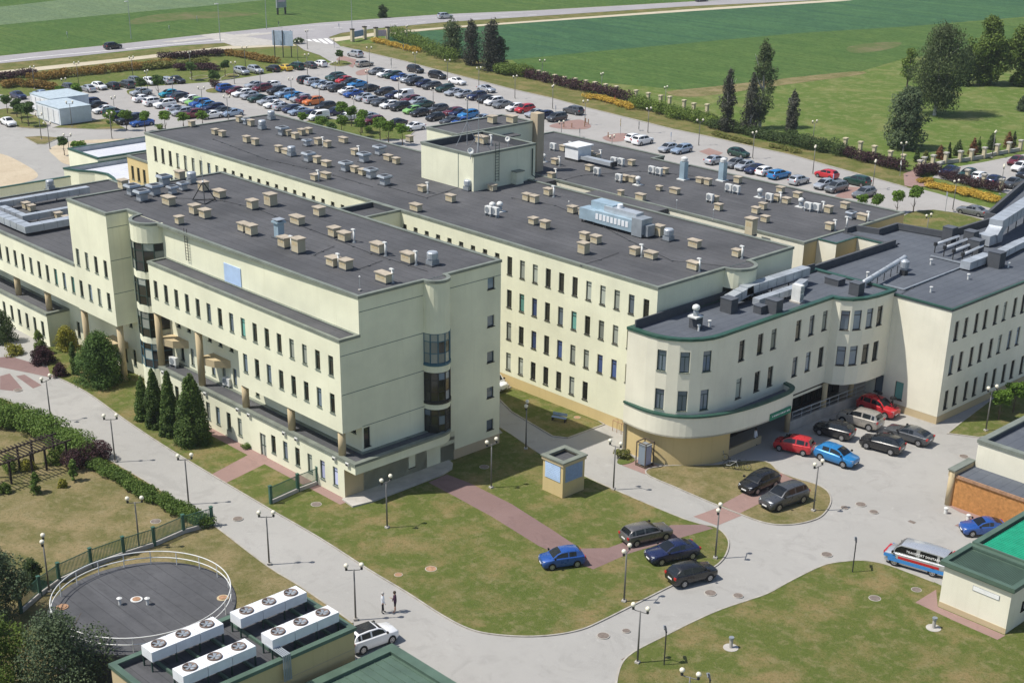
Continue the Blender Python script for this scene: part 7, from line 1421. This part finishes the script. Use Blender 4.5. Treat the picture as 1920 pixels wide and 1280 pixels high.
ROWS = [
 ('row along the hedge lawn', [(34, 179, s_, 'navy', '+X'), (76, 176, s_, 'light_blue', '-X'), (131, 166, m_, 'dark_grey', '+X'), (165, 166, s_, 'silver', '-X'), (186, 162, h_, 'white', '+X'), (211, 161, h_, 'black', '-X'), (237, 159, o_, 'dark_grey', '-X'), (255, 152, e_, 'grey', '+X'), (281, 153, h_, 'white', '+X'), (310, 151, e_, 'silver', '-X'), (332, 150, s_, 'black', '+X')]),
 ('row below the billboard', [(453, 134, m_, 'silver', '+X'), (479, 132, o_, 'silver', '+X'), (512, 129, h_, 'black', '-X'), (534, 127, s_, 'yellow', '-X'), (555, 125, o_, 'dark_green', '-X'), (580, 122, s_, 'dark_grey', '-X'), (600, 120, h_, 'white', '-X')]),
 ('left double row, front side', [(264, 173, s_, 'silver', '-Y'), (269, 185, s_, 'white', '+Y'), (289, 192, o_, 'white', '+Y'), (309, 196, o_, 'white', '-Y'), (331, 204, s_, 'silver', '+Y'), (341, 210, e_, 'silver', '-Y'), (361, 215, o_, 'maroon', '-Y'), (396, 216, s_, 'white', '-Y')]),
 ('left double row, back side', [(316, 176, h_, 'teal', '-Y'), (333, 179, s_, 'navy', '-Y'), (342, 184, o_, 'black', '+Y'), (355, 187, h_, 'white', '-Y'), (365, 191, h_, 'lime_green', '-Y'), (375, 195, o_, 'blue', '-Y'), (386, 198, h_, 'bright_blue', '-Y'), (400, 202, e_, 'navy', '-Y'), (416, 208, s_, 'dark_grey', '-Y'), (435, 212, s_, 'light_blue', '-Y')]),
 ('row behind the globe trees', [(166, 192, e_, 'navy', '-Y'), (180, 198, s_, 'black', '-Y'), (195, 206, s_, 'white', '-Y'), (214, 212, o_, 'dark_green', '+Y'), (226, 219, o_, 'navy', '+Y'), (239, 226, o_, 'black', '-Y'), (250, 221, h_, 'navy', '-Y'), (266, 230, s_, 'blue', '-Y')]),
 ('second double row, back side', [(477, 160, s_, 'silver', '-Y'), (491, 166, m_, 'maroon', '-Y'), (509, 160, h_, 'white', '-Y'), (520, 171, o_, 'black', '-Y'), (535, 176, o_, 'light_blue', '-Y'), (553, 180, s_, 'bright_blue', '-Y'), (563, 185, e_, 'silver', '-Y'), (574, 188, h_, 'maroon', '+Y'), (587, 191, o_, 'orange', '-Y'), (610, 201, o_, 'black', '-Y'), (627, 210, h_, 'navy', '-Y')]),
 ('second double row, front side', [(425, 166, o_, 'blue', '+Y'), (441, 171, h_, 'maroon', '-Y'), (454, 175, e_, 'white', '-Y'), (468, 180, h_, 'silver', '-Y'), (484, 185, s_, 'dark_green', '-Y'), (502, 190, e_, 'silver', '-Y'), (514, 196, s_, 'white', '-Y'), (531, 200, s_, 'silver', '+Y'), (547, 205, h_, 'navy', '-Y'), (561, 209, s_, 'light_blue', '-Y'), (580, 215, e_, 'navy', '-Y'), (597, 219, v_, 'white', '-Y'), (655, 219, s_, 'white', '+Y'), (699, 226, e_, 'maroon', '-Y'), (690, 219, s_, 'silver', '-Y'), (743, 231, s_, 'black', '-Y'), (776, 238, s_, 'white', '-Y')]),
 ('third double row, front side', [(576, 151, o_, 'black', '+Y'), (589, 154, m_, 'silver', '+Y'), (600, 159, h_, 'light_blue', '-Y'), (613, 162, h_, 'silver', '-Y'), (631, 166, h_, 'black', '-Y'), (651, 171, h_, 'white', '-Y'), (663, 176, s_, 'blue', '-Y'), (681, 183, h_, 'silver', '-Y'), (700, 187, e_, 'silver', '+Y'), (715, 192, s_, 'dark_grey', '-Y'), (730, 197, h_, 'white', '-Y'), (750, 201, o_, 'black', '-Y'), (773, 207, h_, 'lime_green', '-Y'), (787, 212, h_, 'black', '-Y'), (816, 220, h_, 'black', '-Y'), (845, 227, s_, 'dark_grey', '-Y'), (864, 229, h_, 'blue', '-Y'), (905, 223, s_, 'light_blue', '-Y')]),
 ('third double row, back side', [(628, 145, o_, 'dark_green', '-Y'), (634, 148, e_, 'dark_green', '-Y'), (645, 151, h_, 'red', '-Y'), (656, 155, h_, 'black', '-Y'), (670, 158, s_, 'bright_blue', '-Y'), (692, 166, s_, 'black', '-Y'), (721, 172, e_, 'black', '-Y'), (739, 179, h_, 'navy', '-Y'), (757, 179, v_, 'white', '-Y'), (770, 187, e_, 'maroon', '-Y'), (783, 191, h_, 'silver', '-Y'), (795, 196, s_, 'dark_green', '-Y'), (821, 204, e_, 'dark_grey', '-Y'), (849, 210, e_, 'maroon', '-Y'), (861, 212, s_, 'navy', '-Y'), (878, 216, o_, 'bright_blue', '-Y')]),
 ('row nearest the rear road', [(707, 134, s_, 'grey', '-Y'), (722, 139, h_, 'white', '-Y'), (737, 141, e_, 'dark_green', '-Y'), (750, 145, s_, 'blue', '-Y'), (766, 149, m_, 'silver', '-Y'), (778, 154, o_, 'black', '-Y'), (794, 157, h_, 'navy', '-Y'), (809, 161, e_, 'dark_grey', '-Y'), (834, 166, e_, 'dark_green', '-Y'), (851, 173, s_, 'silver', '-Y'), (869, 177, h_, 'silver', '-Y'), (894, 181, o_, 'navy', '-Y'), (911, 187, h_, 'black', '-Y'), (926, 191, m_, 'white', '-Y'), (942, 196, s_, 'grey', '-Y'), (965, 202, h_, 'white', '-Y'), (984, 205, m_, 'red', '-Y'), (1003, 213, s_, 'silver', '-Y'), (1021, 216, h_, 'navy', '-Y'), (1044, 221, m_, 'dark_grey', '-Y')]),
 ('line parked on the rear road', [(666, 102, o_, 'silver', '-X'), (683, 120, e_, 'beige', '+Y'), (779, 131, o_, 'black', '+X'), (820, 142, o_, 'black', '+X'), (857, 153, s_, 'white', '+X'), (912, 167, s_, 'silver', '+X'), (1075, 208, o_, 'dark_grey', '-X'), (1385, 287, h_, 'dark_green', '+X'), (1550, 327, h_, 'red', '-X'), (1607, 340, o_, 'dark_green', '-X'), (1823, 395, s_, 'grey', '-X')]),
 ('row behind the rear roof', [(1190, 259, h_, 'white', '+Y'), (1205, 264, o_, 'white', '+Y'), (1252, 278, h_, 'silver', '-Y'), (1278, 280, e_, 'light_blue', '-Y'), (1342, 300, s_, 'silver', '+Y'), (1378, 307, h_, 'grey', '-Y'), (1396, 311, h_, 'silver', '-Y'), (1417, 317, s_, 'navy', '-Y'), (1436, 321, h_, 'white', '+Y'), (1461, 327, e_, 'bright_blue', '+Y'), (1498, 338, h_, 'silver', '+Y'), (1545, 346, h_, 'silver', '-Y'), (1568, 352, m_, 'grey', '-Y'), (1620, 362, e_, 'grey', '-Y')]),
 ('car park at the right edge', [(1780, 320, s_, 'navy', '-Y'), (1814, 326, h_, 'dark_green', '-Y'), (1838, 331, h_, 'white', '+Y'), (1866, 337, s_, 'navy', '+Y'), (1899, 343, s_, 'dark_grey', '-Y'), (1905, 302, h_, 'maroon', '-Y'), (1913, 313, h_, 'white', '-Y'), (1924, 325, s_, 'black', '-Y')])]
for rn, lst in ROWS:
    for i, (x, y, k, c, d) in enumerate(sorted(lst)):
        p = G(x, y, .6); car(k, c, (p.x, p.y, .01), R(D_[d] + rv.uniform(-3, 3)), '%s %s, %s from the left in the %s' % (CN.get(c, c), k, ORD(i + 1), rn), 'cars in the ' + rn)
for (x, y, k, c, dx, dy, l) in ((16, 230, s_, 'white', 1, -.1, 'white saloon car waiting on the road at the far left'), ):
    p = G(x, y, .5); car(k, c, (p.x, p.y, .01), math.atan2(dy, dx), l)
for (a, b, k, c, l) in (((228, 90), (196, 94), o_, 'black', 'black car driving on the main road at the top left'), ((848, 34), (820, 36), o_, 'silver', 'silver car driving on the main road near the birches'), ((1330, 2), (1300, 4), s_, 'dark_grey', 'dark car driving on the main road at the top edge')):
    p, q = G(*a), G(*b); d = p - q; car(k, c, ((p.x + q.x) / 2, (p.y + q.y) / 2, 0), math.atan2(d.y, d.x), l, None, name='moving_car')
NEAR = [((1452, 838), (1523, 853), m_, 'red', 'red people carrier parked at the left front of the court'), ((1528, 808), (1598, 826), h_, 'black', 'black hatchback parked between the red people carrier and the bronze car'), ((1573, 786), (1650, 808), o_, 'beige', 'bronze-silver off-roader parked beside the red one'), ((1680, 786), (1612, 764), o_, 'red', 'red off-roader nosed out by the black plant stand'), ((1612, 832), (1694, 854), h_, 'black', 'black hatchback in the middle of the court'), ((1660, 812), (1746, 838), c_, 'dark_grey', 'dark grey coupe parked nearest the lit end wall'), ((1604, 878), (1532, 854), h_, 'bright_blue', 'bright blue hatchback at the front of the court'),
 ((1388, 930), (1456, 902), h_, 'black', 'black hatchback on the red pavers of the small lawn'), ((1430, 958), (1506, 932), o_, 'dark_grey', 'dark grey off-roader on the small lawn'), ((1253, 1002), (1168, 1022), e_, 'bronze', 'grey estate car on the red path of the main lawn'), ((1214, 1056), (1304, 1038), s_, 'navy', 'navy saloon car on the main lawn tip'), ((1336, 1078), (1255, 1098), h_, 'black', 'black hatchback half on the kerb of the main lawn'), ((1013, 1064), (1092, 1054), h_, 'blue', 'blue hatchback alone on the main lawn'), ((1806, 1000), (1876, 998), c_, 'blue', 'blue coupe beside the brick wall'), ((730, 1196), (664, 1220), o_, 'white', 'white car with black roof beside the plant building'), ((936, 734), (905, 722), v_, 'white', 'white van half hidden behind the front block')]
for a, b, k, c, l in NEAR:
    p, q = G(*a), G(*b); d = p - q; t = car(k, c, ((p.x + q.x) / 2, (p.y + q.y) / 2, .06), math.atan2(d.y, d.x), l, 'cars parked near the buildings', True); f_ = max(.84, min(1.03, d.length / SPEC[k][0])); t.scale = (f_, (f_ + 1) / 2, (f_ + 1.04) / 2)
    if 'black roof' in l: MB().box(-1.6, .1, -.55, .55, 1.66, 1.715).build('roof_panel', 'paint_black', t)
# blue, silver and red patient transport van
p, q = G(1664, 1046), G(1775, 1078); d = p - q; t = car('minibus', 'silver', ((p.x + q.x) / 2, (p.y + q.y) / 2, .01), math.atan2(d.y, d.x), 'silver and blue patient transport van with red stripe beside the service building', None, True, 'transport_van', 'van')
def text_mesh(s, size, mat):
    cu = bpy.data.curves.new('lettering', 'FONT'); cu.body = s; cu.size = size; cu.extrude = .004; cu.align_x = 'CENTER'
    o = bpy.data.objects.new('tmp', cu); COL.objects.link(o); me = bpy.data.meshes.new_from_object(o.evaluated_get(bpy.context.evaluated_depsgraph_get())); bpy.data.objects.remove(o); bpy.data.curves.remove(cu)
    me.materials.clear(); me.materials.append(MATS[mat]); return me
for s in (1, -1):
    y = .985 * s; yy = sorted((y, y + .012 * s))
    MB().box(-2.42, 2.1, yy[0], yy[1], .42, .70).build('blue_panel', 'paint_van_blue', t); MB().box(-2.0, 1.3, yy[0] - .002, yy[1] + .002, .76, .96).build('red_stripe', 'paint_red', t)
    MB().box(1.5, 2.45, yy[0] - .001, yy[1] - .0, .7, .98).build('blue_panel', 'paint_van_blue', t)
    o = put('lettering', text_mesh('TRANSPORT SANITARNY', .26, 'plate_white'), t, (-.75, .93 * s, 1.42)); o.rotation_euler = (R(90 - 12), 0, R(180) if s > 0 else 0)
MB().box(2.35, 2.56, -.75, .75, .78, 1.0).build('red_bonnet', 'paint_red', t); MB().box(-2.58, -2.48, -.8, .8, 1.55, 1.85).build('red_tail_panel', 'paint_red', t); MB().box(-2.62, -2.57, -.85, .85, .5, 1.2).build('blue_tail_panel', 'paint_van_blue', t)
# ================================================================== people
def person(loc, rz, label, bones, rad, mats, pick, hair, hair_mat):
    """bones: joint name -> (x, y, z); one continuous skinned body"""
    t = thing('person', label, 'person', loc, rz, None); names = list(bones['j']); idx = {n: i for i, n in enumerate(names)}
    me = bpy.data.meshes.new('body'); me.from_pydata([bones['j'][n] for n in names], [(idx[a], idx[b]) for a, b in bones['e']], [])
    o = bpy.data.objects.new('body', me); COL.objects.link(o); sk = o.modifiers.new('skin', 'SKIN'); sk.use_smooth_shade = True; sub = o.modifiers.new('sub', 'SUBSURF'); sub.levels = 1; sub.render_levels = 1
    for n in names: v = me.skin_vertices[0].data[idx[n]]; v.radius = rad[n]; v.use_root = (n == 'pelvis')
    dg = bpy.context.evaluated_depsgraph_get(); bm = bpy.data.meshes.new_from_object(o.evaluated_get(dg)); bpy.data.objects.remove(o)
    for m in mats: bm.materials.append(MATS[m])
    for p in bm.polygons: c = p.center; p.material_index = pick(c.x, c.y, c.z)
    put('body', bm, t)
    h = MB(); hx, hy, hz = bones['j']['head']; h.lathe((hx - .015, hy, hz), [(.105, -.02), (.118, .05), (.10, .12), (.05, .155), (.01, .16)], 14); h.build('hair', hair_mat, t, True)
    return t
def skel(armL, armR, step=.08):
    j = {'pelvis': (0, 0, .95), 'belly': (0, 0, 1.12), 'chest': (.01, 0, 1.32), 'neck': (.0, 0, 1.50), 'head': (.03, 0, 1.62), 'crown': (.03, 0, 1.74), 'nose': (.135, 0, 1.61)}
    e = [('pelvis', 'belly'), ('belly', 'chest'), ('chest', 'neck'), ('neck', 'head'), ('head', 'crown'), ('head', 'nose')]
    r = {'pelvis': (.16, .12), 'belly': (.15, .11), 'chest': (.17, .12), 'neck': (.06, .06), 'head': (.095, .105), 'crown': (.07, .08), 'nose': (.016, .016)}
    for s, n, arm in ((1, 'L', armL), (-1, 'R', armR)):
        ch = [('hip' + n, (0, s * .09, .90), .10), ('knee' + n, (step * s * .4, s * .10, .49), .062), ('ankle' + n, (step * s, s * .10, .09), .042), ('toe' + n, (step * s + .17, s * .11, .04), .036)]
        pv = 'pelvis'
        for k, p, q in ch: j[k] = p; r[k] = (q, q); e.append((pv, k)); pv = k
        pv = 'chest'
        for k, p, q in (('sh' + n, (0, s * .19, 1.42), .062), ('el' + n, arm[0], .046), ('wr' + n, arm[1], .032), ('palm' + n, arm[2], .036)): j[k] = p; r[k] = (q, q); e.append((pv, k)); pv = k
        pd = Vector(arm[2]) - Vector(arm[1]); pd.normalize(); sd = Vector((0, 0, 1)).cross(pd)
        if sd.length < .2: sd = Vector((1, 0, 0))
        sd.normalize()
        for f in range(5):
            off = sd * (.03 - .015 * f) if f < 4 else sd * .055
            tip = Vector(arm[2]) + pd * ((.085, .095, .09, .07, .035)[f]) + off * 1.1 + Vector((0, 0, -.012)); mid = Vector(arm[2]) + pd * ((.045, .05, .048, .04, .015)[f]) + off
            j['f%s%d' % (n, f)] = tuple(mid); j['g%s%d' % (n, f)] = tuple(tip); r['f%s%d' % (n, f)] = (.010, .010); r['g%s%d' % (n, f)] = (.008, .008); e += [('palm' + n, 'f%s%d' % (n, f)), ('f%s%d' % (n, f), 'g%s%d' % (n, f))]
    return {'j': j, 'e': e}, r
b, r_ = skel(((.03, .27, 1.16), (.1, .24, .93), (.13, .23, .85)), ((.05, -.26, 1.16), (.14, -.2, .94), (.17, -.19, .86)))
A_, B_ = G(718, 1149), G(741, 1147); d = B_ - A_
t = person((A_.x, A_.y, .01), math.atan2(d.y, d.x), 'person in white jacket and black trousers standing on the road', b, r_, ['skin', 'cloth_white', 'cloth_black'], lambda x, y, z: 1 if (.80 < z < 1.5 and not (z < .90 and abs(y) > .15)) else (2 if z <= .80 else 0), True, 'hair_grey')
b, r_ = skel(((.06, .25, 1.18), (.26, .16, 1.28), (.33, .13, 1.32)), ((.04, -.27, 1.16), (.12, -.25, .95), (.15, -.24, .87)), .05)
r_['pelvis'] = (.17, .13); r_['hipL'] = (.115, .115); r_['hipR'] = (.115, .115)
t = person((B_.x, B_.y, .01), math.atan2(-d.y, -d.x), 'person in dark plum jacket and brown skirt facing the other', b, r_, ['skin', 'cloth_plum', 'wood_dark_and_shade'], lambda x, y, z: 1 if (.86 < z < 1.49 and x < .24) else (2 if (.52 < z <= .86 and abs(y) < .2) else 0), True, 'hair')
p = GX(1411, 800, 15.9); b, r_ = skel(((.03, .27, 1.16), (.1, .24, .93), (.13, .23, .85)), ((.05, -.26, 1.16), (.14, -.2, .94), (.17, -.19, .86)))
person((16.3, p.y, .01), 0.2, 'person in pale lilac top standing in the shaded entrance under the canopy', b, r_, ['skin', 'cloth_white', 'cloth_black'], lambda x, y, z: 1 if .85 < z < 1.5 else (2 if z <= .85 else 0), True, 'hair')
# ================================================================== air
HZ = bpy.data.materials.new('haze'); HZ.use_nodes = True; nt = HZ.node_tree
for n in list(nt.nodes):
    if n.type == 'BSDF_PRINCIPLED': nt.nodes.remove(n)
pv = nt.nodes.new('ShaderNodeVolumePrincipled'); pv.inputs['Density'].default_value = 0.00010; pv.inputs['Color'].default_value = (0.80, 0.87, 0.95, 1)
nt.links.new(pv.outputs[0], nt.nodes['Material Output'].inputs['Volume']); MATS['haze'] = HZ
o = MB().box(-1600, 1000, -450, 1800, -1.2, 58).build('haze', 'haze'); o['kind'] = 'stuff'
